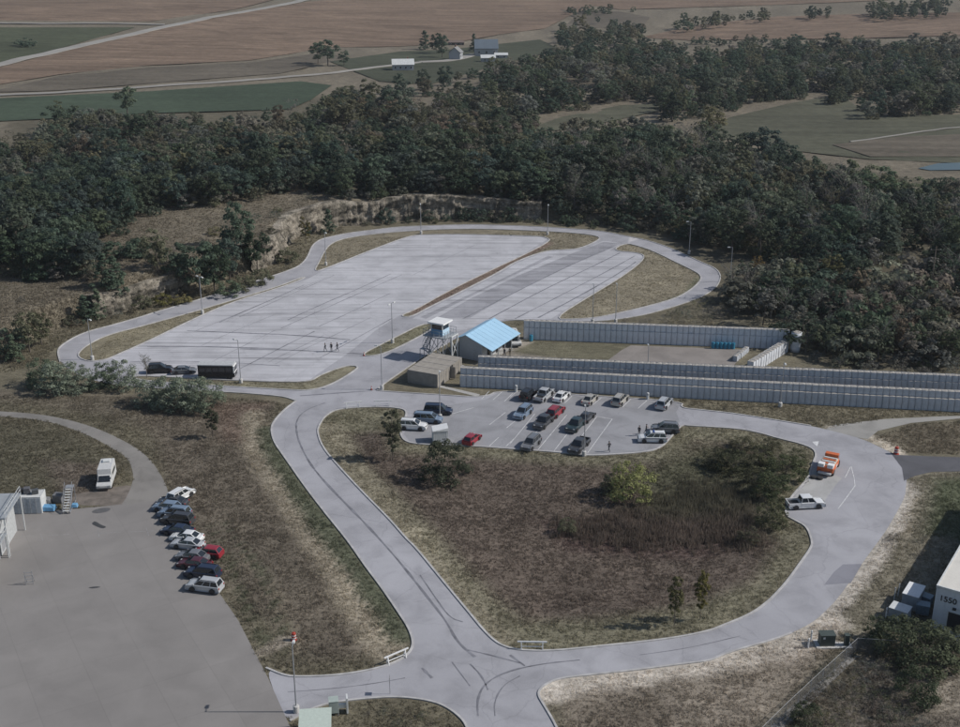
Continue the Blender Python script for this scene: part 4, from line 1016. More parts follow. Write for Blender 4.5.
brush([(620, 318), (690, 300), (722, 290), (735, 312), (720, 322), (640, 322)], 2.4, .9, 2.2, [GREY, (.16, .145, .105), OLIVE], ['twig0', 'twig1'], 'bush between loop road and back wall', 'pale bushes along the loop road', 60, 'dry_bush')
brush([(-40, 275), (90, 270), (140, 262), (270, 205), (330, 190), (330, 200), (262, 240), (130, 310), (60, 330), (-40, 345)], 7, .9, 2.6, [OLIVE, GREY, (.13, .115, .08), DARK], ['twig0', 'twig1', 'bush1', 'bush2'], 'shrub on the left hillside', 'shrubs on the left hillside', 70)
brush([(205, 300), (262, 284), (300, 262), (308, 244), (330, 233), (420, 220), (520, 216), (600, 224), (600, 228), (430, 224), (340, 233), (315, 242), (305, 262), (240, 290), (210, 300)], 3.0, .9, 2.2, [OLIVE, GREY, MID, MID], ['bush0', 'bush1', 'bush2', 'twig0'], 'shrub along the cliff foot', 'shrubs at the cliff foot', 60)
brush([(60, 335), (110, 318), (165, 303), (200, 294), (200, 288), (140, 300), (90, 315), (50, 335)], 3.0, .8, 2.0, [OLIVE, GREY, (.16, .14, .09)], ['twig0', 'twig1', 'bush1'], 'bush on the loop road bank', 'bushes on the loop road bank', 40, 'dry_bush')
brush([(820, 668), (860, 655), (905, 680), (930, 727), (800, 735)], 1.3, .8, 1.7, [GREY, (.12, .105, .08), OLIVE], ['twig0', 'twig1'], 'bush beside lower right fence', 'dry bushes by the lower right fence', 90, 'dry_bush')
brush([(620, 505), (690, 470), (760, 500), (790, 545), (700, 560), (600, 545)], 3.2, .7, 1.6, [GREY, (.10, .085, .065), OLIVE], ['twig0', 'twig1'], 'bush in the island reeds', 'brown bushes in the island reeds', 60, 'dry_bush')
brush([(360, 705), (430, 705), (455, 725), (470, 760), (340, 760)], 1.2, .4, .8, [(.12, .10, .075), OLIVE], ['twig0', 'twig1'], 'weed bush below the lower junction', 'weed bushes below the junction', 40, 'dry_bush')

# ---- grass as stuff
def grid_colour(x, y):
    i = np.clip(np.searchsorted(gx, x), 0, nx - 1); j = np.clip(np.searchsorted(gy, y), 0, ny - 1)
    return ZC.reshape(ny, nx, 3)[j, i]
def tuft_mesh(name, seed, blades, h, spread, w, lean=.4):
    r = np.random.default_rng(seed); V = []
    for k in range(blades):
        a = r.uniform(0, 6.28); p = np.array((r.uniform(-spread, spread), r.uniform(-spread, spread), -.02)); hh = h * r.uniform(.55, 1.1)
        s = np.array((-math.sin(a), math.cos(a), 0)) * w; o = np.array((math.cos(a), math.sin(a), 0)) * hh * r.uniform(.05, lean)
        V += [p - s, p + s, p + o * .5 + s * .7 + (0, 0, hh * .6), p + o + (0, 0, hh)]
    V = np.array(V)
    return np_mesh(name, V, np.arange(len(V)).reshape(-1, 4), M_LEAF)
def grass(name, px_poly, n, meshes, s0, s1, colf, label, avoid=True):
    P = L0(px_poly); xs = [p[0] for p in P]; ys = [p[1] for p in P]
    x = rng.uniform(min(xs), max(xs), n); y = rng.uniform(min(ys), max(ys), n)
    k = inpoly(x, y, P)
    if avoid:
        k &= ~(inpoly(x, y, road_lite) & ~np.any([inpoly(x, y, q[::3]) for q in isles], axis=0)) & ~inpoly(x, y, L0(APRON))
        k &= polydist(x, y, road_lite, True) > .45
        for q in isles: k &= polydist(x, y, q[::3], True) > .45
        for q in NOGRASS: k &= ~inpoly(x, y, L0(q))
    x, y = x[k], y[k]; z = ground_z(x, y)
    pat = fbm(x / 2.2, y / 2.2, 3)
    if name == 'tall_dry_grass':
        e = polydist(x, y, P, True); kk = rng.random(len(x)) < sstep(0, 9, e) * (.25 + 1.2 * fbm(x / 6, y / 6, 3)); x, y, z, pat = x[kk], y[kk], z[kk], pat[kk] * (.35 + .65 * sstep(0, 10, e[kk]))
    sc = rng.uniform(s0, s1, len(x)) * (.5 + pat)
    col = colf(x, y) * rng.uniform(.92, 1.14, len(x))[:, None]
    return scatter_gn(name, np.column_stack([x, y, z]), sc, rng.uniform(0, 6.28, len(x)), rng.integers(0, len(meshes), len(x)), col, meshes, label, 'grass')
NOGRASS = [[(-80, 409), (0, 411), (49, 415), (92, 426), (125, 441), (148, 456), (162, 476), (170, 495), (163, 507), (62, 507), (75, 494), (110, 488), (134, 480), (129, 459), (112, 448), (86, 434), (49, 421), (0, 416), (-80, 414)],
           [(826, 429), (886, 418), (939, 416), (1100, 411), (1100, 415), (911, 424), (868, 440)], [(890, 452), (1100, 461), (1100, 472), (932, 473), (902, 482)],
           [(436, 387), (407, 387), (407, 370), (430, 352), (458, 335), (470, 325), (520, 330), (640, 340), (795, 345), (810, 376), (1000, 380), (1000, 415), (459, 388)]]
TUFT = [tuft_mesh('tuft', i, 9, .26, .22, .035) for i in range(3)]
REED = [tuft_mesh('reed_tuft', 10 + i, 12, 1.15, .45, .05, .3) for i in range(3)]
grass('short_dry_grass', [(-20, 395), (240, 398), (300, 405), (330, 402), (690, 398), (980, 410), (1000, 560), (1000, 745), (-20, 745)], 150000, TUFT, .5, 1.15, lambda x, y: grid_colour(x, y) * 1.28, 'short dry grass over the slopes and the road island')
grass('tall_dry_grass', [(530, 512), (600, 498), (680, 470), (720, 468), (775, 500), (800, 545), (760, 560), (690, 552), (620, 556), (550, 540)], 16000, REED, .4, 1.2, lambda x, y: (.5 * grid_colour(x, y) * 1.35 + .5 * np.array((.165, .145, .112))) * (.6 + .8 * fbm(x / 4, y / 4, 3))[:, None], 'tall brown reeds and dead grass on the road island')
grass('verge_grass', [(70, 362), (180, 300), (320, 240), (600, 230), (710, 270), (700, 300), (600, 322), (440, 330), (360, 360), (300, 392), (130, 384)], 60000, TUFT, .5, 1.0, lambda x, y: grid_colour(x, y) * 1.35, 'dry grass on the strips round the paved lot')

hx_, hy_, hz_ = G(rng.uniform(-15, 345, 45000), rng.uniform(185, 372, 45000))
hk = ~inpoly(hx_, hy_, SITE) & (hy_ < 420)
hx_, hy_ = hx_[hk], hy_[hk]
scatter_gn('hillside_grass', np.column_stack([hx_, hy_, height(hx_, hy_)]), rng.uniform(.6, 1.6, len(hx_)), rng.uniform(0, 6.28, len(hx_)), rng.integers(0, 3, len(hx_)), grid_colour(hx_, hy_) * rng.uniform(.8, 1.9, len(hx_))[:, None], TUFT, 'rough dry grass on the hillside left of the lot', 'grass')
# ============================================================ BARRIER WALLS
M_FABRIC = pm('grey_barrier_fabric', (.47, .495, .53), .9, var=.14, scale=1.1, bmp=.3)
M_FABRIC2 = pm('pale_barrier_fabric', (.60, .62, .65), .9, var=.14, scale=1.1, bmp=.3)
M_WIRE = pm('galvanised_wire', (.30, .31, .33), .6, .3)
M_FILL = pm('sandy_fill', (.33, .31, .28), .95, var=.3, scale=2.0, bmp=.5)
def cell_mesh(w, d, h, seed, fab):
    """one wire-and-fabric gabion cell, fronts bulged, sandy fill heaped on top; local x along the wall"""
    r = random.Random(seed); mb = MB()
    nx_, nz_ = 5, 4
    for sy in (-1, 1):
        V = []
        for k in range(nz_ + 1):
            for i in range(nx_ + 1):
                u, t = i / nx_, k / nz_
                bul = math.sin(math.pi * u) ** .6 * (.35 + .65 * math.sin(math.pi * min(1, t * 1.05))) * (.085 + r.uniform(-.025, .025))
                V.append((-w / 2 + u * w, sy * (d / 2 - .10 + bul), h * t + (r.uniform(-.05, .03) if k == nz_ else 0)))
        F = [(k * (nx_ + 1) + i, k * (nx_ + 1) + i + 1, (k + 1) * (nx_ + 1) + i + 1, (k + 1) * (nx_ + 1) + i) for k in range(nz_) for i in range(nx_)]
        mb.add(V, F, 0)
    for sx in (-1, 1):
        mb.add([(sx * w / 2, -d / 2 + .1, 0), (sx * w / 2, d / 2 - .1, 0), (sx * w / 2, d / 2 - .1, h), (sx * w / 2, -d / 2 + .1, h)], [(0, 1, 2, 3)], 0)
        mb.box(sx * w / 2 - .025, sx * w / 2 + .025, -d / 2 + .04, -d / 2 + .10, 0, h + .03, 1)
        mb.box(sx * w / 2 - .025, sx * w / 2 + .025, d / 2 - .10, d / 2 - .04, 0, h + .03, 1)
    mb.add([(-w / 2, -d / 2 + .1, h - .05), (w / 2, -d / 2 + .1, h - .05), (w / 2, d / 2 - .1, h - .05), (-w / 2, d / 2 - .1, h - .05), (r.uniform(-.2, .2), r.uniform(-.2, .2), h + r.uniform(0, .10))],
           [(0, 1, 4), (1, 2, 4), (2, 3, 4), (3, 0, 4)], 2)
    me = mb.mesh('gabion_cell', [fab, M_WIRE, M_FILL])
    return me
CELLS = {}
def cells(h, d, fab):
    k = (h, d, fab.name)
    if k not in CELLS: CELLS[k] = [cell_mesh(1.07, d, h, s, fab) for s in range(5)]
    return CELLS[k]
def barrier(base, tiers, label, name='barrier_wall', fab=None, shift=0.0):
    """wall of gabion cells along base pixels; tiers = (height, depth, set-back)"""
    fab = fab or M_FABRIC
    A, B = Vector(g0(*base[0])), Vector(g0(*base[1])); ang = math.atan2(B.y - A.y, B.x - A.x); ln = (B - A).length
    o = empty(name, (A.x, A.y, 0), ang); tag(o, label, 'barrier')
    z = -.03; n = int(ln / 1.07)
    for h, d, back in tiers:
        ms = cells(h, d, fab)
        for i in range(n):
            c = link(bpy.data.objects.new('gabion_cell', random.choice(ms)), o)
            c.location = (1.07 * (i + .5), back + d / 2 + random.uniform(-.04, .04), z); c.rotation_euler = (0, 0, random.uniform(-.02, .02) + (math.pi if random.random() < .5 else 0))
        z += h - .06
    return o
barrier([(460, 387), (985, 413.5)], [(2.25, 1.5, 0), (1.25, 1.2, .55)], 'long grey two tier gabion wall directly behind the parking lot')
barrier([(478, 375), (985, 396)], [(2.25, 1.5, 0), (1.25, 1.2, .3)], 'second long grey gabion wall, behind the wall at the parking lot')
barrier([(523.5, 339.5), (790, 349.5)], [(2.5, 1.5, 0), (1.4, 1.2, .2)], 'pale grey gabion wall at the back of the walled yard', fab=M_FABRIC2)
barrier([(753, 374), (789, 351.5)], [(2.3, 1.3, 0)], 'short gabion cross wall closing the right end of the yard', fab=M_FABRIC2)
barrier([(737, 362), (751, 350.5)], [(1.1, .9, 0)], 'low gabion stub wall at the right end of the yard slab')
# round end post of the back wall
x, y = g0(795, 351)
cw = empty('barrier_end', (x, y, 0)); tag(cw, 'pale round gabion drum at the right end of the back wall', 'barrier')
MB().lathe([(.95, -.03), (1.02, .8), (1.0, 1.8), (.96, 3.0), (1.0, 3.8)], 16).build('fabric_drum', M_FABRIC2, cw, smooth=True)
MB().lathe([(.93, 3.75), (.7, 3.95), (.1, 4.0)], 14).build('fill', M_FILL, cw)
# blue barrels along the back wall
M_BLUE = pm('blue_plastic', (.03, .22, .34), .5, var=.2)
BARREL = MB().lathe([(.27, 0), (.29, .05), (.29, .3), (.305, .33), (.29, .36), (.29, .62), (.305, .65), (.29, .68), (.29, .90), (.24, .93)], 12).mesh('barrel_shell', M_BLUE)
LIDM = MB().lathe([(.25, .925), (.25, .95), (.05, .955)], 12).mesh('lid', pm('dark_blue_plastic', (.02, .13, .22), .5))
def barrel(px, py, label, group=None):
    x, y = g0(px, py); o = empty('barrel', (x, y, 0.03)); tag(o, label, 'barrel', group)
    link(bpy.data.objects.new('shell', BARREL), o); link(bpy.data.objects.new('lid', LIDM), o); o.scale = (1.25, 1.25, 1.3)
for px in (713, 717, 721, 725, 729, 733): barrel(px, 348.3 + (px - 713) * .03, 'blue barrel in the row against the back wall of the yard', 'blue barrels by the back wall')
barrel(531, 341, 'single blue barrel at the left end of the back wall')

# ============================================================ VEHICLES
M_GLASS = pm('dark_car_glass', (.018, .022, .026), .08, var=.1, spec=.8)
M_TYRE = pm('tyre_rubber', (.022, .022, .023), .9)
M_RIM = pm('alloy_rim', (.34, .34, .35), .35, .8)
M_TRIM = pm('black_trim', (.025, .025, .027), .6)
M_HEAD = pm('headlight_lens', (.36, .37, .38), .12)
M_TAIL = pm('taillight_lens', (.30, .02, .018), .3)
M_PLATE = pm('bumper_grey', (.12, .12, .125), .6)
CARPAINT = {}
def car_paint(name, col):
    if name not in CARPAINT: CARPAINT[name] = pm('paint_' + name, col, .32, .15, .06, 2.0, coat=.6)
    return CARPAINT[name]
KINDS = {  # L, W, H, belt, hood height, wheel r, wheelbase half, greenhouse bottom x0,x1, roof x0,x1
    'sedan': dict(L=4.75, W=1.82, H=1.46, belt=.94, hood=.90, deck=.98, r=.33, wb=1.38, gb=(-1.86, 1.22), gt=(-1.0, .22)),
    'hatch': dict(L=4.25, W=1.78, H=1.52, belt=.95, hood=.92, deck=.98, r=.32, wb=1.28, gb=(-2.04, 1.16), gt=(-1.55, .20)),
    'suv': dict(L=4.85, W=1.93, H=1.80, belt=1.10, hood=1.10, deck=1.10, r=.38, wb=1.42, gb=(-2.36, 1.24), gt=(-2.02, .34)),
    'van': dict(L=5.10, W=1.98, H=1.78, belt=1.02, hood=.98, deck=1.02, r=.35, wb=1.52, gb=(-2.48, 1.55), gt=(-2.25, .72)),
    'pickup': dict(L=5.75, W=1.98, H=1.88, belt=1.14, hood=1.14, deck=1.12, r=.40, wb=1.78, gb=(-.95, 1.38), gt=(-.80, .72)),
    'jeep': dict(L=4.2, W=1.87, H=1.85, belt=1.12, hood=1.12, deck=1.12, r=.42, wb=1.25, gb=(-2.02, .72), gt=(-1.95, .52)),
}
VM = {}
def wheel_meshes(r):
    k = ('w', r)
    if k not in VM:
        t = MB().lathe([(r * .62, -.10), (r * .94, -.11), (r, -.07), (r, .07), (r * .94, .11), (r * .62, .10)], 16)
        t.v = [(a, c, b) for a, b, c in t.v]
        w = MB().lathe([(r * .60, .02), (r * .61, .085), (r * .5, .07), (r * .18, .075), (r * .15, .10)], 12)
        w.v = [(a, c, b) for a, b, c in w.v]
        VM[k] = (t.mesh('tyre', M_TYRE), w.mesh('rim', M_RIM))
    return VM[k]
def car_meshes(kind, pname, roofn=None):
    key = (kind, pname)
    if key in VM: return VM[key]
    D = KINDS[kind]; L_, W, H = D['L'], D['W'], D['H']; hx = L_ / 2; paint = CARPAINT[pname]
    bl, hd, dk = D['belt'], D['hood'], D['deck']; g0x, g1x = D['gb']; t0, t1 = D['gt']; r = D['r']; P = []
    sill = r * .72
    def hull(prof, w, taper=.10):
        mb = MB(); n = len(prof); ys = [(-w / 2 + taper, 1), (-w / 2, 0), (w / 2, 0), (w / 2 - taper, 1)]
        # section: pinch at belt and sill for a rounded side
        V = []
        for yy, pin in ((-w / 2 + .16, 1), (-w / 2 + .02, .35), (-w / 2, 0), (w / 2, 0), (w / 2 - .02, .35), (w / 2 - .16, 1)):
            for (x_, z_) in prof:
                xm = x_ * (1 - .035 * pin); zm = z_
                if pin == 1: zm = z_ + (.03 if z_ > bl * .7 else 0)
                if pin == .0 : zm = z_ - (.10 if z_ > bl * .7 else -.03)
                if pin == .35: zm = z_ - (.02 if z_ > bl * .7 else 0)
                V.append((xm, yy, zm))
        F = [(j * n + i, j * n + (i + 1) % n, (j + 1) * n + (i + 1) % n, (j + 1) * n + i) for j in range(5) for i in range(n)]
        F += [tuple(range(n)), tuple(range(5 * n, 6 * n))]
        return mb.add(V, F)
    front = [(g1x, bl), (g1x + .1, hd), (hx - .45, hd - .06), (hx - .12, hd - .18), (hx, hd - .32), (hx, sill + .12), (hx - .10, sill)]
    if kind == 'pickup':
        prof = [(-hx, sill + .1), (-hx, .72)] + [(g0x - .05, .72), (g0x - .05, bl)] + front + [(-hx + .15, sill)]
    elif kind == 'sedan':
        prof = [(-hx, sill + .12), (-hx, dk - .22), (-hx + .12, dk - .04), (g0x - .05, dk)] + front + [(-hx + .12, sill)]
    else:
        prof = [(-hx, sill + .12), (-hx, bl - .25), (-hx + .05, bl)] + front + [(-hx + .12, sill)]
    P.append(('body', hull(prof, W).mesh('body', paint, .03)))
    # greenhouse
    wb_, wt = W / 2 - .09, W / 2 - .27
    zb = bl - .02
    cab = MB().hexa([(g0x, -wb_, zb), (g1x, -wb_, zb), (g1x, wb_, zb), (g0x, wb_, zb)], [(t0, -wt, H - .03), (t1, -wt, H - .03), (t1, wt, H - .03), (t0, wt, H - .03)])
    roof = MB().hexa([(t0 - .04, -wt - .03, H - .05), (t1 + .05, -wt - .03, H - .05), (t1 + .05, wt + .03, H - .05), (t0 - .04, wt + .03, H - .05)],
                     [(t0 + .12, -wt + .12, H), (t1 - .12, -wt + .12, H), (t1 - .12, wt - .12, H), (t0 + .12, wt - .12, H)])
    P.append(('cabin', cab.mesh('cabin', paint)))
    P.append(('roof', roof.mesh('roof', paint if roofn is None else roofn, .035, True)))
    def lerp3(a, b, t): return tuple(a[i] + (b[i] - a[i]) * t for i in range(3))
    def pane(a, b, c, d, m=.08, out=.012):
        """quad a,b (bottom) c,d (top) inset and pushed out"""
        A, B, C_, D_ = [Vector(q) for q in (a, b, c, d)]
        n = (B - A).cross(D_ - A).normalized() * out
        q = []
        for u, v_ in ((m, .10), (1 - m, .10), (1 - m, .92), (m, .92)):
            bt = A.lerp(B, u); tp = D_.lerp(C_, u); q.append(bt.lerp(tp, v_))
        mb = MB(); mb.hexa([p - n for p in q], [p + n for p in q]); return mb
    fb, ft = ((g1x, wb_, zb), (g1x, -wb_, zb)), ((t1, -wt, H - .03), (t1, wt, H - .03))
    P.append(('windshield', pane(fb[0], fb[1], ft[0], ft[1], .06).mesh('windshield', M_GLASS)))
    P.append(('rear_window', pane((g0x, -wb_, zb), (g0x, wb_, zb), (t0, wt, H - .03), (t0, -wt, H - .03), .10).mesh('rear_window', M_GLASS)))
    nwin = 3 if kind in ('suv', 'van') else 2
    for s in (-1, 1):
        for k in range(nwin):
            u0, u1 = k / nwin, (k + 1) / nwin
            a = lerp3((g0x, s * wb_, zb), (g1x, s * wb_, zb), u0); b = lerp3((g0x, s * wb_, zb), (g1x, s * wb_, zb), u1)
            d = lerp3((t0, s * wt, H - .03), (t1, s * wt, H - .03), u0); c = lerp3((t0, s * wt, H - .03), (t1, s * wt, H - .03), u1)
            P.append(('side_window', (pane(b, a, d, c, .055) if s > 0 else pane(a, b, c, d, .055)).mesh('side_window', M_GLASS)))
        P.append(('mirror', MB().box(g1x - .18, g1x - .03, s * (W / 2 - .02) - .09, s * (W / 2 - .02) + .12, bl + .02, bl + .17).mesh('mirror', paint, .02)))
        P.append(('headlight', MB().box(hx - .26, hx - .035, s * (W / 2 - .32) - .15, s * (W / 2 - .32) + .15, hd - .33, hd - .23).mesh('headlight', M_HEAD, .02)))
        P.append(('taillight', MB().box(-hx - .012, -hx + .14, s * (W / 2 - .20) - .11, s * (W / 2 - .20) + .11, bl - .36, bl - .12).mesh('taillight', M_TAIL, .02)))
        for sx in (-1, 1):
            ar = MB().lathe([(r * 1.08, -.02), (r * 1.08, .02)], 16); ar.v = [(a + sx * D['wb'], c + s * (W / 2 + .002), max(b + r, sill - .02)) for a, b, c in ar.v]
            P.append(('wheel_arch', ar.mesh('wheel_arch', M_TRIM)))
    P.append(('bumper', MB().box(hx - .10, hx + .05, -W / 2 + .10, W / 2 - .10, sill + .02, sill + .26).mesh('bumper', M_PLATE if kind in ('pickup', 'jeep') else paint, .03)))
    P.append(('bumper', MB().box(-hx - .05, -hx + .10, -W / 2 + .10, W / 2 - .10, sill + .02, sill + .24).mesh('bumper', M_PLATE if kind in ('pickup', 'jeep') else paint, .03)))
    P.append(('grille', MB().box(hx - .03, hx + .022, -.48, .48, hd - .50, hd - .34).mesh('grille', M_TRIM)))
    if kind == 'pickup':
        bx1 = g0x - .08
        P.append(('bed', MB().box(-hx + .02, bx1, -W / 2 + .02, -W / 2 + .14, .70, dk - .02).box(-hx + .02, bx1, W / 2 - .14, W / 2 - .02, .70, dk - .02).box(-hx, -hx + .10, -W / 2 + .14, W / 2 - .14, .70, dk - .03).mesh('bed', paint)))
        P.append(('bed_liner', MB().box(-hx + .10, bx1, -W / 2 + .14, W / 2 - .14, .71, .78).mesh('bed_liner', M_TRIM)))
    if kind in ('suv', 'van'):
        P.append(('roof_rack', MB().box(t0 + .2, t1 - .1, -wt + .06, -wt + .10, H, H + .06).box(t0 + .2, t1 - .1, wt - .10, wt - .06, H, H + .06).mesh('roof_rack', M_TRIM)))
    if kind == 'jeep':
        sp = MB().lathe([(.38, -.1), (.38, .1)], 16); sp.v = [(-hx - .13 + c, b, .95 + a) for a, b, c in sp.v]
        P.append(('spare_wheel', sp.mesh('spare_wheel', M_TYRE)))
    VM[key] = P
    return P
def vehicle(kind, pname, a, b, label, name=None, cat='car', z=.046, extra=None):
    """a = pixel on the ground below the rear end, b = below the front end"""
    A, B = Vector(g0(*a)), Vector(g0(*b)); c = (A + B) / 2; ang = math.atan2(B.y - A.y, B.x - A.x)
    o = empty(name or 'parked_car', (c.x, c.y, z), ang); tag(o, label, cat); o.scale = (.94, .94, .94)
    D = KINDS[kind]
    for nm, me in car_meshes(kind, pname): link(bpy.data.objects.new(nm, me), o)
    t, w = wheel_meshes(D['r'])
    for sx in (-1, 1):
        for s in (-1, 1):
            q = link(bpy.data.objects.new('wheel', t), o); q.location = (sx * D['wb'], s * (D['W'] / 2 - .095), D['r']); q.rotation_euler = (0, 0, 0 if s > 0 else math.pi)
            link(bpy.data.objects.new('rim', w), q)
    if extra: extra(o, D)
    return o
for n_, c_ in dict(white=(.74, .74, .73), silver=(.46, .47, .48), grey=(.17, .175, .185), charcoal=(.055, .057, .062), black=(.016, .016, .018), navy=(.022, .032, .062), blue=(.10, .17, .27), steel=(.19, .25, .33),
                   red=(.30, .028, .04), maroon=(.085, .022, .03), teal=(.03, .05, .055), gold=(.42, .40, .36)).items(): car_paint(n_, c_)
def dirpx(px, py, ang_deg, ln):
    """two ground pixels of a car centred at a pixel, heading given in world degrees"""
    x, y = g0(px, py); a = rad(ang_deg); dx, dy = math.cos(a) * ln / 2, math.sin(a) * ln / 2
    p = project(x - dx, y - dy, 0); q = project(x + dx, y + dy, 0)
    return (float(p[0]), float(p[1])), (float(q[0]), float(q[1]))
def car_at(kind, pname, px, py, heading, label, **kw):
    a, b = dirpx(px, py, heading, 4); return vehicle(kind, pname, a, b, label, **kw)
p, q = g0(611, 419), g0(590, 440)
BAY = math.degrees(math.atan2(p[1] - q[1], p[0] - q[0]))       # bays point away from the camera and to the right
# parking lot: back row along the barrier wall
car_at('jeep', 'black', 528, 398, BAY, 'black boxy off-roader at the left end of the row by the wall', name='off_roader')
car_at('pickup', 'silver', 544, 398, BAY, 'silver pickup truck between the black off-roader and a white sedan', name='pickup_truck', cat='truck')
car_at('sedan', 'white', 561.5, 399, BAY, 'white sedan right of the silver pickup by the wall')
car_at('sedan', 'gold', 590, 402, BAY, 'cream white sedan alone near the middle of the wall row')
car_at('suv', 'gold', 620, 403, BAY, 'cream coloured SUV right of the cream sedan by the wall')
car_at('suv', 'silver', 664, 406.5, BAY, 'silver SUV at the right end of the row by the wall')
# middle rows
car_at('suv', 'steel', 523, 416, BAY + 180, 'blue grey SUV alone at the left of the middle row')
car_at('suv', 'red', 555.5, 415, BAY, 'red SUV in the middle of the parking lot')
car_at('pickup', 'charcoal', 544, 425, BAY + 180, 'dark pickup truck in front of the red SUV', name='pickup_truck', cat='truck')
car_at('sedan', 'charcoal', 586.5, 420, BAY, 'dark sedan behind the teal pickup in the middle row')
car_at('pickup', 'teal', 576, 428, BAY + 180, 'dark teal pickup truck in front of the dark sedan', name='pickup_truck', cat='truck')
# front row
car_at('suv', 'grey', 531, 447, BAY + 180, 'grey SUV in the front row of the parking lot')
car_at('pickup', 'charcoal', 579, 449, BAY + 180, 'dark grey pickup truck beside the lamp post in the front row', name='pickup_truck', cat='truck')
def stripe(o, D):
    for s in (-1, 1):
        MB().box(-1.9, 1.7, s * (D['W'] / 2 + .006) - .006, s * (D['W'] / 2 + .006) + .006, .86, .96).build('side_stripe', pm('navy_decal', (.02, .035, .10), .5), o)
    MB().box(-.35, -.1, -.55, .55, D['H'] + .01, D['H'] + .12).build('light_bar', pm('blue_lamp_lens', (.03, .06, .22), .2), o, .02)
W_ = 180 - 4
car_at('suv', 'white', 652, 441.5, W_ + 2, 'white patrol SUV with dark side stripe at the lot edge', name='patrol_car', extra=stripe)
car_at('suv', 'grey', 665, 432, W_ - 4, 'grey blue SUV parked behind the white patrol SUV')
# left side of the lot
car_at('van', 'navy', 438, 413.5, -6, 'dark blue van behind the light blue van by the road', name='parked_van', cat='van')
car_at('van', 'steel', 428, 422, -8, 'light blue van between the dark van and the white car', name='parked_van', cat='van')
car_at('suv', 'white', 413, 429, -8, 'white crossover parked at the grass edge of the lot')
car_at('hatch', 'red', 472, 442, BAY, 'small red car at the lower left of the parking lot')
# apron row
AP = [('suv', 'white', 181, 499, 62, 'white SUV at the far end of the apron row, seen end on'), ('sedan', 'charcoal', 173, 505, 168, 'dark car second from the far end of the apron row'),
      ('hatch', 'steel', 167, 510.5, 168, 'blue grey hatchback third from the far end of the apron row'), ('suv', 'steel', 175, 517, 168, 'blue grey SUV left of the black SUV on the apron'),
      ('suv', 'charcoal', 178, 523.5, 167, 'black SUV in the far group of the apron row'), ('sedan', 'navy', 178, 534, 167, 'navy sedan between the black SUV and the white sedans'),
      ('sedan', 'white', 187, 540.5, 167, 'white sedan, farther one of the two white sedans on the apron'), ('sedan', 'silver', 188, 547.5, 167, 'silver white sedan, nearer one of the two on the apron'),
      ('hatch', 'red', 208, 556, 167, 'red hatchback mostly hidden behind the grey sedan'), ('sedan', 'grey', 193, 560, 167, 'grey sedan in front of the red hatchback on the apron'),
      ('sedan', 'maroon', 195, 567.5, 167, 'maroon sedan between the grey sedan and the navy SUV'), ('suv', 'navy', 203, 577, 167, 'long navy SUV next to the silver SUV on the apron'),
      ('suv', 'silver', 205, 590, 167, 'silver SUV nearest to the camera in the apron row')]
for k, pn, px, py, hd, lab in AP: car_at(k, pn, px, py, hd, lab, z=.05)
# big lot corner, road
car_at('suv', 'black', 160, 372.3, 8, 'black SUV left of the bus at the lot corner')
car_at('sedan', 'grey', 184, 373.3, 8, 'grey sedan between the black SUV and the bus')
car_at('pickup', 'white', 805, 507, 6, 'white crew cab pickup on the pull-out by the bend', name='pickup_truck', cat='truck')

M_WHITE = pm('white_paint', (.72, .72, .71), .5, var=.08); M_OFFW = pm('weathered_white_steel', (.55, .56, .55), .6, var=.14, scale=1.2)
M_STEEL = pm('galvanised_steel', (.36, .37, .385), .5, .4, .15); M_DARK = pm('dark_opening', (.02, .02, .022), .8)
# bus
def wheels(o, xs, w, r, tw=1.0):
    t, wm = wheel_meshes(r)
    for x_ in xs:
        for s in (-1, 1):
            q = link(bpy.data.objects.new('wheel', t), o); q.location = (x_, s * (w / 2 - .12), r); q.rotation_euler = (0, 0, 0 if s > 0 else math.pi)
            link(bpy.data.objects.new('rim', wm), q)
a, b_ = g0(203, 377), g0(235, 377.5)
ang = math.atan2(b_[1] - a[1], b_[0] - a[0])
bus = empty('shuttle_bus', ((a[0] + b_[0]) / 2, (a[1] + b_[1]) / 2, .04), ang); tag(bus, 'black and white shuttle bus parked at the lot corner', 'bus')
MB().box(-3.5, 3.2, -1.15, 1.15, .45, 1.15).build('lower_body', pm('bus_black', (.02, .02, .024), .35), bus, .06)
MB().box(-3.5, 2.9, -1.13, 1.13, 1.152, 2.55).build('upper_body', pm('bus_black', (.02, .02, .024), .35), bus, .06)
MB().box(-3.52, 2.95, -1.14, 1.14, 2.552, 2.75).build('roof', pm('bus_roof_grey', (.42, .43, .43), .6), bus, .05)
MB().box(2.905, 3.15, -1.05, 1.05, 1.16, 2.5).build('front_mask', M_WHITE, bus, .04)
MB().box(3.152, 3.17, -.95, .95, 1.45, 2.35).build('windshield', M_GLASS, bus)
for s in (-1, 1):
    for k in range(5):
        MB().box(-3.2 + k * 1.2, -2.15 + k * 1.2, s * 1.136 - .01, s * 1.136 + .01, 1.45, 2.3).build('side_window', M_GLASS, bus)
    MB().box(3.15, 3.22, s * .85 - .15, s * .85 + .15, .7, .95).build('headlight', M_HEAD, bus)
wheels(bus, (-2.3, 2.2), 2.3, .46)
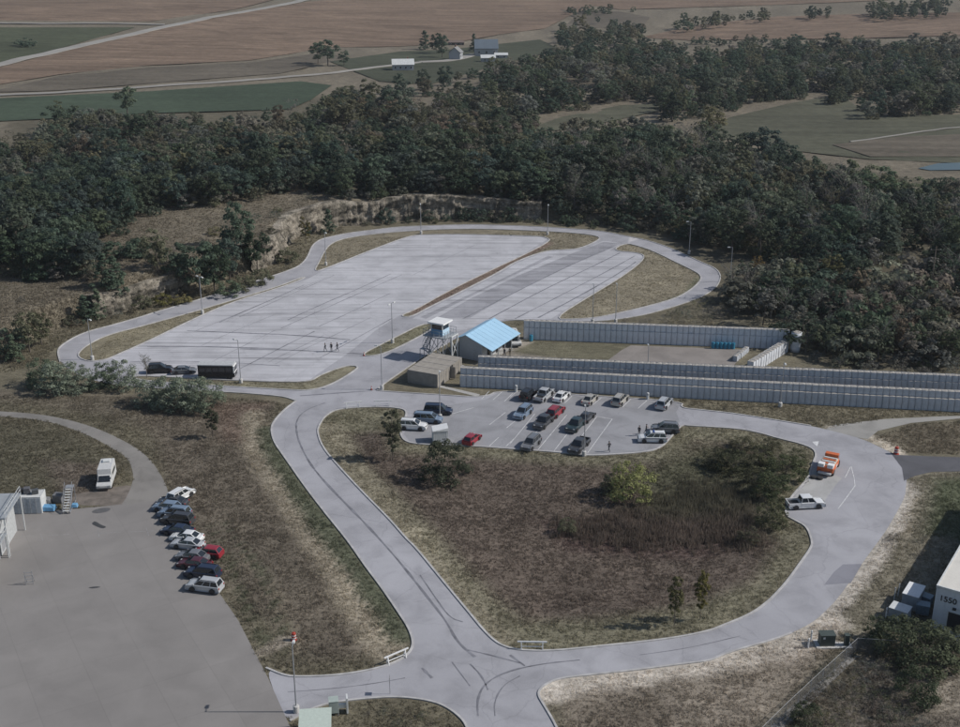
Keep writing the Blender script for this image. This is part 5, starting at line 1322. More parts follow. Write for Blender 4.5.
# camper van with high roof, facing the camera
def box_van(px, py, heading, label, name, hgt, ln=5.6, w=2.1, col=None, boxed=True):
    col = col or pm('dusty_white', (.50, .50, .49), .5, var=.1)
    x, y = g0(px, py); o = empty(name, (x, y, .03), rad(heading)); tag(o, label, 'van')
    hx = ln / 2
    MB().prism([(-hx, .45), (-hx, 1.0), (hx - 1.5, 1.0), (hx - .9, 1.15), (hx - .2, 1.0), (hx, .85), (hx, .45)], -w / 2, w / 2).build('body', col, o, .04)
    MB().hexa([(-hx, -w / 2, 1.002), (hx - 1.35, -w / 2, 1.002), (hx - 1.35, w / 2, 1.002), (-hx, w / 2, 1.002)], [(-hx + .08, -w / 2 + .06, hgt), (hx - 1.75, -w / 2 + .06, hgt), (hx - 1.75, w / 2 - .06, hgt), (-hx + .08, w / 2 - .06, hgt)]).build('box', col, o, .05)
    MB().hexa([(hx - 1.348, -w / 2 + .05, 1.03), (hx - .75, -w / 2 + .08, 1.10), (hx - .75, w / 2 - .08, 1.10), (hx - 1.348, w / 2 - .05, 1.03)], [(hx - 1.60, -w / 2 + .15, 1.95), (hx - 1.42, -w / 2 + .2, 1.92), (hx - 1.42, w / 2 - .2, 1.92), (hx - 1.60, w / 2 - .15, 1.95)]).build('cab', col, o)
    MB().hexa([(hx - .77, -w / 2 + .18, 1.16), (hx - .735, -w / 2 + .18, 1.16), (hx - .735, w / 2 - .18, 1.16), (hx - .77, w / 2 - .18, 1.16)], [(hx - 1.40, -w / 2 + .28, 1.86), (hx - 1.365, -w / 2 + .28, 1.86), (hx - 1.365, w / 2 - .28, 1.86), (hx - 1.40, w / 2 - .28, 1.86)]).build('windshield', M_GLASS, o)
    for s in (-1, 1):
        MB().box(hx - 1.33, hx - 1.0, s * (w / 2 - .12) - .02, s * (w / 2 - .12) + .02, 1.2, 1.7).build('side_window', M_GLASS, o)
        MB().box(-hx + .8, hx - 2.2, s * (w / 2 - .01) - .02, s * (w / 2 - .01) + .012, 1.5, 1.95).build('side_window', M_GLASS, o)
        MB().box(hx - .06, hx + .02, s * .75 - .16, s * .75 + .16, .72, .88).build('headlight', M_HEAD, o)
    MB().box(hx - .05, hx + .10, -w / 2 + .1, w / 2 - .1, .42, .62).build('bumper', M_PLATE, o, .02)
    MB().box(-hx + .6, -hx + 1.6, -.5, .5, hgt, hgt + .25).build('roof_unit', M_OFFW, o, .03)
    wheels(o, (-hx + 1.0, hx - .95), w, .37)
    return o
box_van(107, 483, -82, 'white box van facing the camera beside the gravel track', 'box_van', 2.75)
box_van(514, 343.5, -80, 'white van parked behind the blue roofed building', 'white_van', 2.3, 5.2, 2.0)

# orange airfield tug with a flat deck
x, y = g0(828, 470); o = empty('orange_truck', (x, y, .04), rad(62)); tag(o, 'orange and white utility truck with a big rear wheel by the bend', 'truck')
M_ORANGE = pm('orange_paint', (.56, .13, .035), .5, var=.15)
MB().box(-2.4, 1.6, -1.2, 1.2, .62, 1.35).build('chassis_body', M_ORANGE, o, .05)
MB().box(-2.42, -1.5, -1.12, -.25, 1.352, 1.9).build('tool_box', M_WHITE, o, .03); MB().box(-2.42, -1.5, .25, 1.12, 1.352, 1.9).build('tool_box', M_WHITE, o, .03)
MB().box(-1.4, 1.5, -1.1, 1.1, 1.352, 1.50).build('deck', pm('cream_deck', (.52, .47, .38), .7), o, .02)
for k in range(4): MB().box(-1.2 + k * .7, -.85 + k * .7, -.95, .95, 1.502, 1.62).build('deck_panel', M_OFFW if k % 2 else M_ORANGE, o, .02)
MB().box(1.602, 2.5, -1.0, 1.0, .75, 1.95).build('cab', M_ORANGE, o, .06)
MB().box(2.502, 2.53, -.85, .85, 1.3, 1.85).build('windshield', M_GLASS, o)
MB().box(-2.9, -2.402, -.95, .95, .45, .72).build('bumper', M_OFFW, o, .03)
for s in (-1, 1):
    MB().box(1.75, 2.35, s * 1.0 - .015, s * 1.0 + .015, 1.3, 1.85).build('side_window', M_GLASS, o)
    MB().box(-2.425, -2.40, s * .7 - .15, s * .7 + .15, .8, .95).build('taillight', M_TAIL, o)
    MB().box(-.4, .4, s * 1.206 - .004, s * 1.206 + .004, .75, 1.2).build('side_panel', M_OFFW, o)
wheels(o, (-1.6, 1.9), 2.45, .52)
for px, py in ((813.5, 478), (819.5, 479)):
    x, y = g0(px, py); w = empty('loose_wheel', (x, y, .04), rad(20)); tag(w, 'dark wheel lying ' + ('farther left' if px < 815 else 'nearest') + ' behind the orange truck', 'wheel')
    MB().lathe([(.30, 0), (.46, .02), (.52, .10), (.52, .22), (.46, .30), (.30, .32)], 16).build('tyre', M_TYRE, w)
    MB().lathe([(.29, .05), (.29, .26), (.05, .27)], 12).build('rim', M_RIM, w)

# ============================================================ LAMP POSTS
M_CONC = pm('post_base_concrete', (.50, .49, .47), .9)
POLE = MB().tube((0, 0, .85), (0, 0, 8.2), .085, .055, 10).mesh('pole', M_STEEL); PBASE = MB().lathe([(.33, -.2), (.33, .8), (.29, .86)], 14).mesh('base', M_CONC)
PARM = MB().bar((0, 0, 8.1), (.75, 0, 8.2), .06).mesh('arm', M_STEEL); PHEAD = MB().hexa([(.55, -.16, 8.1), (1.2, -.14, 8.1), (1.2, .14, 8.1), (.55, .16, 8.1)], [(.6, -.12, 8.28), (1.1, -.1, 8.24), (1.1, .1, 8.24), (.6, .12, 8.28)]).mesh('lamp_head', M_OFFW)
PLENS = MB().box(.62, 1.1, -.1, .1, 8.085, 8.099).mesh('lens', M_HEAD)
def lamp(px, py, label, rz, h=8.2, twin=False):
    x, y, z = g(px, py); z = gz(x, y); o = empty('lamp_post', (x, y, z), rad(rz)); tag(o, label, 'lamp post'); o.scale = (1, 1, h / 8.2)
    link(bpy.data.objects.new('pole', POLE), o); link(bpy.data.objects.new('base', PBASE), o)
    for k in range(2 if twin else 1):
        a_ = link(bpy.data.objects.new('arm', PARM), o); a_.rotation_euler = (0, 0, math.pi * k)
        hd_ = link(bpy.data.objects.new('lamp_head', PHEAD), o); hd_.rotation_euler = (0, 0, math.pi * k); link(bpy.data.objects.new('lens', PLENS), hd_)
for px, py, lab, rz, tw in [(202.5, 314, 'lamp post on the left grass strip in front of the dark trees', -40, 1), (92.5, 360, 'lamp post at the bend of the loop road far left', -40, 0), (241, 383, 'lamp post beside the bus at the lot corner', 150, 0),
        (382, 389.5, 'lamp post at the corner of the containers grass', 160, 0), (392.5, 343, 'lamp post on the small grass strip left of the tower', 60, 1), (421, 234, 'lamp post at the middle of the far lot edge', -90, 0),
        (326, 265.5, 'lamp post at the upper left curve of the loop road', -60, 0), (547.5, 235, 'lamp post at the far right corner of the big lot', -90, 0), (689, 254, 'lamp post against the wood at the right of the loop road', 180, 0),
        (730, 282, 'lamp post half hidden in the scrub right of the loop road', 180, 0), (592.5, 323, 'left one of two lamp posts behind the back barrier wall', 90, 0), (615.5, 323, 'right one of two lamp posts behind the back barrier wall', 90, 0),
        (440, 419, 'lamp post between the vans on the left of the lot', 90, 0), (584, 456, 'lamp post at the front edge of the parking lot', 90, 0), (780, 407, 'lamp post in front of the long wall right of the lot', -90, 0),
        (647.5, 371.5, 'lamp post inside the walled yard', 90, 0), (296.5, 712, 'lamp post at the road by the lower left apron', 90, 0)]:
    lamp(px, py, lab, rz, 8.2 if px != 647.5 else 5.0, bool(tw))
# wooden utility pole in the right wood
x, y, z = g(929, 300); o = empty('utility_pole', (x, y, gz(x, y))); tag(o, 'wooden utility pole standing at the edge of the right wood', 'utility pole')
M_WOOD = pm('weathered_timber', (.17, .14, .11), .9, var=.3, scale=5)
MB().tube((0, 0, -.5), (0, 0, 12), .17, .11, 10).build('pole', M_WOOD, o); MB().box(-1.2, 1.2, -.06, .06, 11.2, 11.35).build('crossarm', M_WOOD, o)
for k in (-1.05, 0, 1.05): MB().lathe([(.04, 11.35), (.06, 11.42), (.03, 11.52)], 8, k).build('insulator', M_OFFW, o)
# bollards along the wall row
for px, py, lab in [(516, 392, 'white bollard at the left end of the wall row'), (647.5, 399.5, 'white bollard between the two right cars of the wall row')]:
    x, y = g0(px, py); o = empty('bollard', (x, y, .03)); tag(o, lab, 'bollard')
    MB().lathe([(.24, 0), (.24, 1.15), (.20, 1.24), (.08, 1.28)], 14).build('post', M_OFFW, o); MB().lathe([(.245, .85), (.245, 1.0)], 14).build('band', M_STEEL, o)

# ============================================================ CONTAINERS, TOWER, BUILDING
def corrugated(w, d, h, step=.28, dep=.035):
    """container shell with ribbed sides: local x = width, y = depth, base at 0"""
    mb = MB(); mb.box(-w / 2 + dep, w / 2 - dep, -d / 2 + dep, d / 2 - dep, .12, h - .04)
    n = int(w / step / 2)
    for k in range(n):
        x_ = -w / 2 + .12 + k * (w - .24) / n
        for s in (-1, 1): mb.box(x_, x_ + step, s * (d / 2 - dep / 2) - dep / 2, s * (d / 2 - dep / 2) + dep / 2, .16, h - .14)
    n = int(d / step / 2)
    for k in range(n):
        y_ = -d / 2 + .12 + k * (d - .24) / n
        mb.box(-w / 2 + .002, -w / 2 + dep, y_, y_ + step, .16, h - .14)
    return mb
def frame(w, d, h, t=.10):
    mb = MB()
    for sx in (-1, 1):
        for sy in (-1, 1): mb.box(sx * (w / 2 - t / 2) - t / 2, sx * (w / 2 - t / 2) + t / 2, sy * (d / 2 - t / 2) - t / 2, sy * (d / 2 - t / 2) + t / 2, 0, h)
    for sy in (-1, 1):
        for z0 in (.0, h - t): mb.box(-w / 2 + t, w / 2 - t, sy * (d / 2 - t / 2) - t / 2, sy * (d / 2 - t / 2) + t / 2, z0, z0 + t)
    for sx in (-1, 1):
        for z0 in (.0, h - t): mb.box(sx * (w / 2 - t / 2) - t / 2, sx * (w / 2 - t / 2) + t / 2, -d / 2 + t, d / 2 - t, z0, z0 + t)
    return mb
M_CONT = pm('tan_container_steel', (.245, .23, .21), .75, var=.14, scale=1.0); M_CONT2 = pm('tan_container_roof', (.29, .265, .23), .8, var=.2, scale=.8)
A, B = Vector(g0(407.5, 385.5)), Vector(g0(437.5, 385.5)); wx = (B - A).normalized(); CW = 6.06
dirv = (Vector(g0(460, 369)) - Vector(g0(437.5, 385.5))).normalized(); ang = math.atan2(dirv.y, dirv.x) - math.pi / 2
ux = Vector((math.cos(ang), math.sin(ang))); uy = Vector((-math.sin(ang), math.cos(ang)))
front_mid = (A + B) / 2
LABC = ['tan shipping container nearest the road in the row of four', 'tan shipping container second from the road in the row', 'tan shipping container third from the road in the row', 'tan shipping container farthest from the road, by the tower']
for k in range(4):
    c = front_mid + uy * (1.22 + k * 2.47)
    o = empty('shipping_container', (c.x, c.y, .035), ang); tag(o, LABC[k], 'container', 'tan containers beside the tower')
    corrugated(CW, 2.44, 2.5).build('shell', M_CONT, o); frame(CW, 2.44, 2.52).build('frame', M_CONT, o)
    MB().box(-CW / 2 + .1, CW / 2 - .1, -1.12, 1.12, 2.465, 2.50).build('roof_panel', M_CONT2, o)
    for s in (-1, 1):
        dr = MB().box(CW / 2 - .03, CW / 2 + .02, .04 if s > 0 else -1.1, 1.1 if s > 0 else -.04, .15, 2.38)
        if k == 2 and s < 0: dr = MB().box(CW / 2 + .0, CW / 2 + 1.05, -1.16, -1.10, .15, 2.38)
        q = dr.build('door', M_CONT2, o)
        yy = .55 * s
        if not (k == 2 and s < 0): MB().tube((CW / 2 + .05, yy, .2), (CW / 2 + .05, yy, 2.3), .025).build('lock_bar', M_STEEL, q)
    if k == 2: MB().box(CW / 2 - .028, CW / 2 - .018, -1.08, .0, .16, 2.36).build('door_opening', M_DARK, o)
# watch tower
x, y = g0(440.5, 357); o = empty('watch_tower', (x, y, .03), LANE - math.pi / 2); tag(o, 'steel watch tower with blue cabin and white flat roof', 'tower'); o.scale = (1, 1, 1.14)
M_TBLUE = pm('blue_panel', (.10, .24, .40), .5, var=.1); M_LBLUE = pm('pale_blue_panel', (.45, .60, .72), .5, var=.08); M_TSTEEL = pm('grey_painted_steel', (.33, .345, .36), .6, .2)
for sx in (-1, 1):
    for sy in (-1, 1):
        MB().bar((sx * 1.6, sy * 1.6, 0), (sx * 1.3, sy * 1.3, 3.9), .16).build('leg', M_TSTEEL, o)
for sy in (-1, 1):
    MB().bar((-1.55, sy * 1.58, .5), (1.33, sy * 1.33, 3.7), .08).build('brace', M_TSTEEL, o); MB().bar((1.55, sy * 1.52, .5), (-1.33, sy * 1.27, 3.7), .08).build('brace', M_TSTEEL, o)
    MB().bar((sy * 1.58, -1.55, .5), (sy * 1.33, 1.33, 3.7), .08).build('brace', M_TSTEEL, o)
MB().box(-2.5, 2.3, -2.2, 2.2, 3.9, 4.08).build('deck', M_TSTEEL, o)
rl = MB()
for x0, y0, x1, y1 in ((-2.45, -2.15, 2.25, -2.15), (-2.45, 2.15, 2.25, 2.15), (-2.45, -2.15, -2.45, 2.15), (2.25, -2.15, 2.25, 2.15)):
    for zz in (4.55, 5.05): rl.bar((x0, y0, zz), (x1, y1, zz), .05)
    for t in (0, .25, .5, .75, 1): rl.bar((x0 + (x1 - x0) * t, y0 + (y1 - y0) * t, 4.08), (x0 + (x1 - x0) * t, y0 + (y1 - y0) * t, 5.05), .05)
rl.build('railing', M_TSTEEL, o)
cb = MB().box(-1.25, 1.25, -1.25, 1.25, 4.082, 5.15).build('cabin', M_TBLUE, o)
MB().box(1.252, 1.27, -1.25, 1.25, 4.1, 5.15).build('side_panel', M_LBLUE, cb)
for sx in (-1, 1):
    for sy in (-1, 1): MB().box(sx * 1.17 - .08, sx * 1.17 + .08, sy * 1.17 - .08, sy * 1.17 + .08, 5.15, 6.15).build('corner_post', M_OFFW, cb)
for s in (-1, 1):
    MB().box(-1.08, 1.08, s * 1.2 - .012, s * 1.2 + .012, 5.16, 6.14).build('window', M_GLASS, cb); MB().box(s * 1.2 - .012, s * 1.2 + .012, -1.08, 1.08, 5.16, 6.14).build('window', M_GLASS, cb)
MB().hexa([(-1.75, -1.75, 6.15), (1.75, -1.75, 6.15), (1.75, 1.75, 6.15), (-1.75, 1.75, 6.15)], [(-1.7, -1.7, 6.38), (1.7, -1.7, 6.38), (1.7, 1.7, 6.38), (-1.7, 1.7, 6.38)]).build('roof', M_WHITE, o)
def stairs(o, p0, p1, w, n, mat, rail=True, stepm=None):
    p0, p1 = Vector(p0), Vector(p1); d = p1 - p0; sd = Vector((-d.y, d.x, 0)).normalized() * w / 2
    f = MB()
    for s in (-1, 1): f.bar(p0 + sd * s, p1 + sd * s, .06, .22)
    f.build('stringer', mat, o)
    for k in range(n):
        c = p0 + d * ((k + .5) / n); fw = Vector((d.x, d.y, 0)).normalized() * .13
        MB().add([c - sd - fw, c + sd - fw, c + sd + fw, c - sd + fw, c - sd - fw + Vector((0, 0, .04)), c + sd - fw + Vector((0, 0, .04)), c + sd + fw + Vector((0, 0, .04)), c - sd + fw + Vector((0, 0, .04))], [(0, 3, 2, 1), (4, 5, 6, 7), (0, 1, 5, 4), (1, 2, 6, 5), (2, 3, 7, 6), (3, 0, 4, 7)]).build('step', stepm or mat, o)
    if rail:
        r_ = MB()
        for s in (-1, 1):
            r_.bar(p0 + sd * s + Vector((0, 0, 1)), p1 + sd * s + Vector((0, 0, 1)), .05)
            for t in (0, .33, .66, 1): q = p0.lerp(p1, t) + sd * s; r_.bar(q, q + Vector((0, 0, 1)), .04)
        r_.build('handrail', mat, o)
stairs(o, (2.5, -2.9, 0), (-1.5, -2.9, 2.0), .9, 9, M_TSTEEL); MB().box(-2.5, -1.5, -3.4, -2.4, 1.95, 2.02).build('landing', M_TSTEEL, o)
for q in ((-2.45, -3.35), (-1.55, -3.35)): MB().bar((q[0], q[1], 0), (q[0], q[1], 1.95), .1).build('leg', M_TSTEEL, o)
stairs(o, (-2.0, -2.4, 2.0), (-2.0, .5, 3.95), .85, 9, M_TSTEEL)
for s in (-1.9, .3):
    MB().bar((3.6, s, 0), (3.6, s, 4.6), .2).build('post', M_OFFW, o)
MB().bar((3.6, -1.9, .8), (3.6, .3, 3.8), .12).build('brace', M_OFFW, o); MB().bar((3.6, .3, .8), (3.6, -1.9, 3.8), .12).build('brace', M_OFFW, o); MB().bar((3.6, -1.9, 4.5), (3.6, .3, 4.5), .16).build('beam', M_OFFW, o)
MB().bar((3.6, -1.9, 4.4), (1.9, -1.9, 4.02), .10).build('beam', M_OFFW, o)

# blue-roofed building, open porch on its right
c0 = Vector(g0(459.5, 357.5)); o = empty('blue_roofed_building', (c0.x, c0.y, 0), LANE - math.pi / 2); tag(o, 'grey building with a light blue metal roof beside the tower', 'building')
BD = 10.6; M_GWALL = pm('grey_metal_cladding', (.40, .41, .42), .7, var=.08); M_BROOF = pm('blue_metal_roof', (.33, .52, .67), .5, .0, .05, .25)
Wf = 4.9
n_, off = 5, 0
MB().add([(0, 0, 0), (Wf, 0, 0), (Wf, 0, 3.45), (1.6, 0, 4.75), (0, 0, 4.1), (0, BD, 0), (Wf, BD, 0), (Wf, BD, 3.45), (1.6, BD, 4.75), (0, BD, 4.1)],
         [(0, 1, 2, 3, 4), (9, 8, 7, 6, 5), (0, 5, 6, 1), (1, 6, 7, 2), (2, 7, 8, 3), (3, 8, 9, 4), (4, 9, 5, 0)]).build('wall', M_GWALL, o)
for k in range(12): MB().box(.2 + k * .4, .225 + k * .4, -.022, -.002, .05, min(4.0 + k * .25, 4.6 - k * .08)).build('cladding_rib', M_GWALL, o)
rf = empty  # roof: two slopes with raised ribs
roof = MB().add([(-.4, -.5, 3.96), (1.6, -.5, 4.80), (1.6, BD + .5, 4.80), (-.4, BD + .5, 3.96), (-.4, -.5, 4.06), (1.6, -.5, 4.90), (1.6, BD + .5, 4.90), (-.4, BD + .5, 4.06)], [(0, 3, 2, 1), (4, 5, 6, 7), (0, 1, 5, 4), (1, 2, 6, 5), (2, 3, 7, 6), (3, 0, 4, 7)])
roof.build('roof', M_BROOF, o)
r2 = MB().add([(1.61, -.5, 4.80), (7.3, -.5, 2.62), (7.3, BD + .5, 2.62), (1.61, BD + .5, 4.80), (1.61, -.5, 4.90), (7.3, -.5, 2.72), (7.3, BD + .5, 2.72), (1.61, BD + .5, 4.90)], [(0, 3, 2, 1), (4, 5, 6, 7), (0, 1, 5, 4), (1, 2, 6, 5), (2, 3, 7, 6), (3, 0, 4, 7)]).build('roof', M_BROOF, o)
for k in range(9):
    yy = -.45 + k * (BD + .9) / 8
    MB().bar((1.65, yy, 4.892), (7.28, yy, 2.73), .035, .035).build('roof_rib', M_BROOF, r2)
MB().bar((1.6, -.52, 4.93), (1.6, BD + .52, 4.93), .22, .06).build('ridge_cap', M_BROOF, r2)
for yy in (-.2, 2.5, 5.2, 7.9, BD + .2): MB().box(6.9, 7.05, yy - .07, yy + .07, 0, 2.66).build('porch_post', M_TSTEEL, o)
for xx in (3.0,):
    d_ = MB().box(xx, xx + .95, -.035, -.001, .05, 2.15).build('door', pm('pale_door', (.36, .37, .38), .6), o); MB().box(xx + .78, xx + .86, -.065, -.036, 1.0, 1.1).build('handle', M_STEEL, d_)
for yy in (2.0, 5.5, 8.2): MB().box(Wf + .001, Wf + .04, yy, yy + 1.1, .05, 2.2).build('porch_door', M_DARK, o)
structure(sheet('porch_floor', L0([(483, 357.5), (497, 357), (521, 344.5), (509, 341)]), .028, pm('path_concrete', (.36, .35, .33), .9)))

# ============================================================ WHITE SWING GATES, DRUMS, CONES, SIGN POSTS
def gate(a, b, label, h=1.05):
    A, B = Vector(g0(*a)), Vector(g0(*b)); ang = math.atan2(B.y - A.y, B.x - A.x); ln = (B - A).length
    z = max(gz(A.x, A.y), gz(B.x, B.y)) - .02
    o = empty('road_gate', ((A.x + B.x) / 2, (A.y + B.y) / 2, z), ang); tag(o, label, 'gate')
    MB().bar((-ln / 2 - .2, 0, h), (ln / 2 + .2, 0, h), .10, .16).build('top_bar', M_WHITE, o)
    for s in (-1, 1):
        MB().bar((s * ln / 2 * .82, -.28, -.1), (s * ln / 2 * .82, 0, h), .10).build('leg', M_WHITE, o); MB().bar((s * ln / 2 * .82, .28, -.1), (s * ln / 2 * .82, 0, h), .10).build('leg', M_WHITE, o)
    MB().bar((-ln / 2 * .8, 0, h * .4), (ln / 2 * .8, 0, h * .4), .07).build('lower_bar', M_WHITE, o)
gate((386, 665), (407, 656), 'white swing gate at the left of the lower junction'); gate((519, 649), (545, 649.5), 'white swing gate on the island at the lower junction')
gate((345, 408.5), (361, 407), 'left one of two white gates at the top of the island'); gate((375, 406.5), (391, 406), 'right one of two white gates at the top of the island')
M_RED = pm('orange_red_plastic', (.36, .05, .03), .7)
def drum(px, py, label, s=1.0, z=None):
    x, y = g0(px, py); o = empty('traffic_drum', (x, y, gz(x, y) if z is None else z)); tag(o, label, 'traffic drum'); o.scale = (s, s, s)
    MB().lathe([(.38, 0), (.38, .08), (.30, .09), (.27, .55), (.24, 1.0), (.16, 1.05), (.05, 1.06)], 14).build('body', M_RED, o)
    for z0, z1, r0 in ((.30, .45, .292), (.62, .76, .268)): MB().lathe([(r0, z0), (r0 - .008, z1)], 14).build('white_band', M_OFFW, o)
    MB().tube((-.12, 0, 1.10), (.12, 0, 1.10), .025).build('handle', M_RED, o)
drum(294, 640, 'red traffic drum on the grass above the lower road', 1.0); drum(896, 454, 'orange traffic drum at the mouth of the dark side road', 1.2)
def cone(px, py, label):
    x, y = g0(px, py); o = empty('traffic_cone', (x, y, .04)); tag(o, label, 'cone')
    MB().box(-.2, .2, -.2, .2, 0, .04).build('base', M_TRIM, o); MB().lathe([(.16, .04), (.035, .75)], 12).build('cone_body', M_RED, o); MB().lathe([(.118, .32), (.09, .48)], 12).build('white_band', M_OFFW, o)
cone(371.5, 390, 'red cone at the kerb corner below the containers'); cone(364, 356, 'red cone at the tip of the small grass strip')
x, y = g0(390, 694); o = empty('sign_post', (x, y, .1)); tag(o, 'thin sign post seen edge-on beside the lower road', 'sign')
MB().bar((0, 0, -.2), (0, 0, 2.2), .05).build('post', M_STEEL, o); MB().box(-.02, .02, -.3, .3, 1.6, 2.2).build('sign_plate', pm('grey_sign_back', (.2, .2, .2), .5), o)
# ---- electrical boxes and shed roof at the bottom
M_GREENB = pm('pale_green_box', (.34, .39, .36), .6, var=.1)
x, y = g0(336, 713); z = gz(x, y); o = empty('switch_box', (x, y, z), rad(10)); tag(o, 'pale green switch box on legs below the lower road', 'electrical box')
MB().box(-.7, .3, -.5, .5, .35, 1.75).build('cabinet', M_GREENB, o, .03); MB().box(-.72, .32, -.52, .52, 1.752, 1.82).build('lid', M_GREENB, o); MB().box(-.7, -.6, -.5, -.4, -.1, .35).box(.2, .3, -.5, -.4, -.1, .35).box(-.7, -.6, .4, .5, -.1, .35).box(.2, .3, .4, .5, -.1, .35).build('leg', M_STEEL, o)
MB().box(.305, 1.1, -.2, .2, .7, 1.1).build('duct', M_OFFW, o); MB().box(1.102, 1.3, -.45, .45, .1, 2.0).build('panel', M_OFFW, o, .02)
for s in (-.4, .4): MB().bar((1.2, s, -.1), (1.2, s, .1), .08).build('leg', M_STEEL, o)
x, y = g0(316, 741); o = empty('utility_shed', (x, y, gz(x, y)), rad(6)); tag(o, 'small shed with a pale green roof cut by the bottom edge', 'shed')
MB().box(-1.5, 1.5, -2.2, 2.2, -.1, 2.2).build('wall', M_OFFW, o); MB().box(-1.65, 1.65, -2.35, 2.35, 2.202, 2.32).build('roof', pm('pale_green_roof', (.46, .52, .46), .6, var=.08), o); MB().box(-.4, .4, 2.202, 2.23, 0, 1.95).build('door', M_STEEL, o)

# white slatted shed behind the dark shrub
x, y = g0(440, 441); o = empty('white_shed', (x, y, .04), rad(8)); tag(o, 'small white shed behind the dark shrub at the lot edge', 'shed')
MB().box(-1.2, 1.2, -1.0, 1.0, .1, 2.1).build('body', M_OFFW, o); MB().hexa([(-1.3, -1.1, 2.102), (1.3, -1.1, 2.102), (1.3, 1.1, 2.102), (-1.3, 1.1, 2.102)], [(-1.25, -1.05, 2.2), (1.25, -1.05, 2.6), (1.25, 1.05, 2.6), (-1.25, 1.05, 2.2)]).build('roof', M_WHITE, o)
for k in range(8): MB().box(-1.1 + k * .29, -.95 + k * .29, -1.03, -1.001, .15, 2.05).build('slat', M_WHITE, o)
for k in range(6): MB().box(1.201, 1.23, -.9 + k * .32, -.74 + k * .32, .15, 2.05).build('slat', M_WHITE, o)
MB().box(-1.1, 1.1, -.9, .9, -.03, .1).build('plinth', M_CONC, o)
# ============================================================ LOWER RIGHT: WHITE BUILDING AND YARD
def text_mesh(txt, size, depth, mat, parent, loc, rot):
    cu = bpy.data.curves.new('lettering', 'FONT'); cu.body = txt; cu.size = size; cu.extrude = depth; cu.offset = .012 * size
    t = bpy.data.objects.new('lettering', cu); COL.objects.link(t)
    bpy.context.view_layer.update()
    me = bpy.data.meshes.new_from_object(t.evaluated_get(bpy.context.evaluated_depsgraph_get())); bpy.data.objects.remove(t)
    me.materials.clear(); me.materials.append(mat)
    q = link(bpy.data.objects.new('lettering', me), parent); q.location = loc; q.rotation_euler = rot
    return q
BH = 5.6
pA = Vector(g0(937, 585.5, BH)); pB = Vector(g0(975, 520, BH))           # front and back end of the left roof edge
bang = math.atan2(pB.y - pA.y, pB.x - pA.x) - math.pi / 2
BLn = (pB - pA).length + 16
o = empty('white_building', (pA.x, pA.y, 0), bang); tag(o, 'white building with flat pale roof and the number on its end wall', 'building')
M_WWALL = pm('white_cladding', (.58, .60, .63), .6, var=.06); M_ROOFB = pm('pale_flat_roof', (.60, .575, .52), .85, var=.1, scale=.4)
MB().box(0, 22, 0, BLn, -.1, BH - .05).build('wall', M_WWALL, o)
MB().box(.15, 21.85, .15, BLn - .15, BH - .048, BH - .02).build('roof', M_ROOFB, o)
for a_ in ((-.06, 22.06, -.06, .14), (-.06, 22.06, BLn - .14, BLn + .06), (-.06, .14, .141, BLn - .141)): MB().box(*a_, BH - .25, BH + .08).build('parapet', M_OFFW, o)
for k in range(24): MB().box(.3 + k * .9, .34 + k * .9, -.03, -.002, .05, BH - .26).build('cladding_rib', M_WWALL, o)
for k in range(int(BLn / 1.2)): MB().box(-.03, -.002, .4 + k * 1.2, .44 + k * 1.2, .05, BH - .26).build('cladding_rib', M_WWALL, o)
text_mesh('1550', 1.0, .02, M_TRIM, o, (.45, -.055, 3.85), (math.pi / 2, 0, 0))
d_ = MB().box(1.7, 3.3, -.05, -.004, .0, 2.7).build('door', M_DARK, o); MB().box(1.6, 1.7, -.08, -.004, 0, 2.8).box(3.3, 3.4, -.08, -.004, 0, 2.8).box(1.7, 3.3, -.08, -.004, 2.7, 2.8).build('frame', M_OFFW, d_)
MB().box(2.1, 2.5, -.35, -.031, 3.2, 3.4).build('wall_lamp', M_TRIM, o); MB().box(1.5, 3.6, -1.6, -.06, -.05, .25).build('doorstep', M_CONC, o, .02)
MB().box(6, 9, BLn * .3, BLn * .3 + 3, BH - .018, BH + 1.1).build('roof_unit', M_OFFW, o, .04)
def yard_box(name, px, py, rz, w, d, h, label, mat, lid=None, legs=True):
    x, y = g0(px, py); o = empty(name, (x, y, gz(x, y)), rad(rz)); tag(o, label, name.split('_')[-1])
    MB().box(-w / 2, w / 2, -d / 2, d / 2, .12 if legs else -.03, h).build('body', mat, o, .03)
    MB().box(-w / 2 - .04, w / 2 + .04, -d / 2 - .04, d / 2 + .04, h + .002, h + .08).build('lid', lid or mat, o, .02)
    if legs: MB().box(-w / 2 + .1, w / 2 - .1, -d / 2 + .1, -d / 2 + .25, -.05, .12).box(-w / 2 + .1, w / 2 - .1, d / 2 - .25, d / 2 - .1, -.05, .12).build('skid', M_STEEL, o)
    for k in range(4): MB().box(-w / 2 + .12 + k * (w - .2) / 4, -w / 2 + .17 + k * (w - .2) / 4, -d / 2 - .03, -d / 2 - .002, .2, h - .1).build('rib', mat, o)
    return o
M_BOXG = pm('grey_box_steel', (.27, .30, .33), .6, var=.12)
bd = math.degrees(bang)
yard_box('storage_box', 912, 604, bd, 1.9, 3.2, 2.0, 'white topped storage box nearest the wall of the white building', M_BOXG, M_WHITE)
yard_box('storage_box', 899, 618, bd - 3, 2.2, 1.8, 1.5, 'squat grey storage box in front of the white topped one', M_BOXG, M_OFFW)
yard_box('refuse_bin', 922, 613, bd + 12, 1.5, 1.2, 1.3, 'blue grey refuse bin between the storage boxes and the building', pm('blue_grey_bin', (.14, .19, .23), .6), pm('blue_grey_bin_lid', (.20, .26, .30), .6))
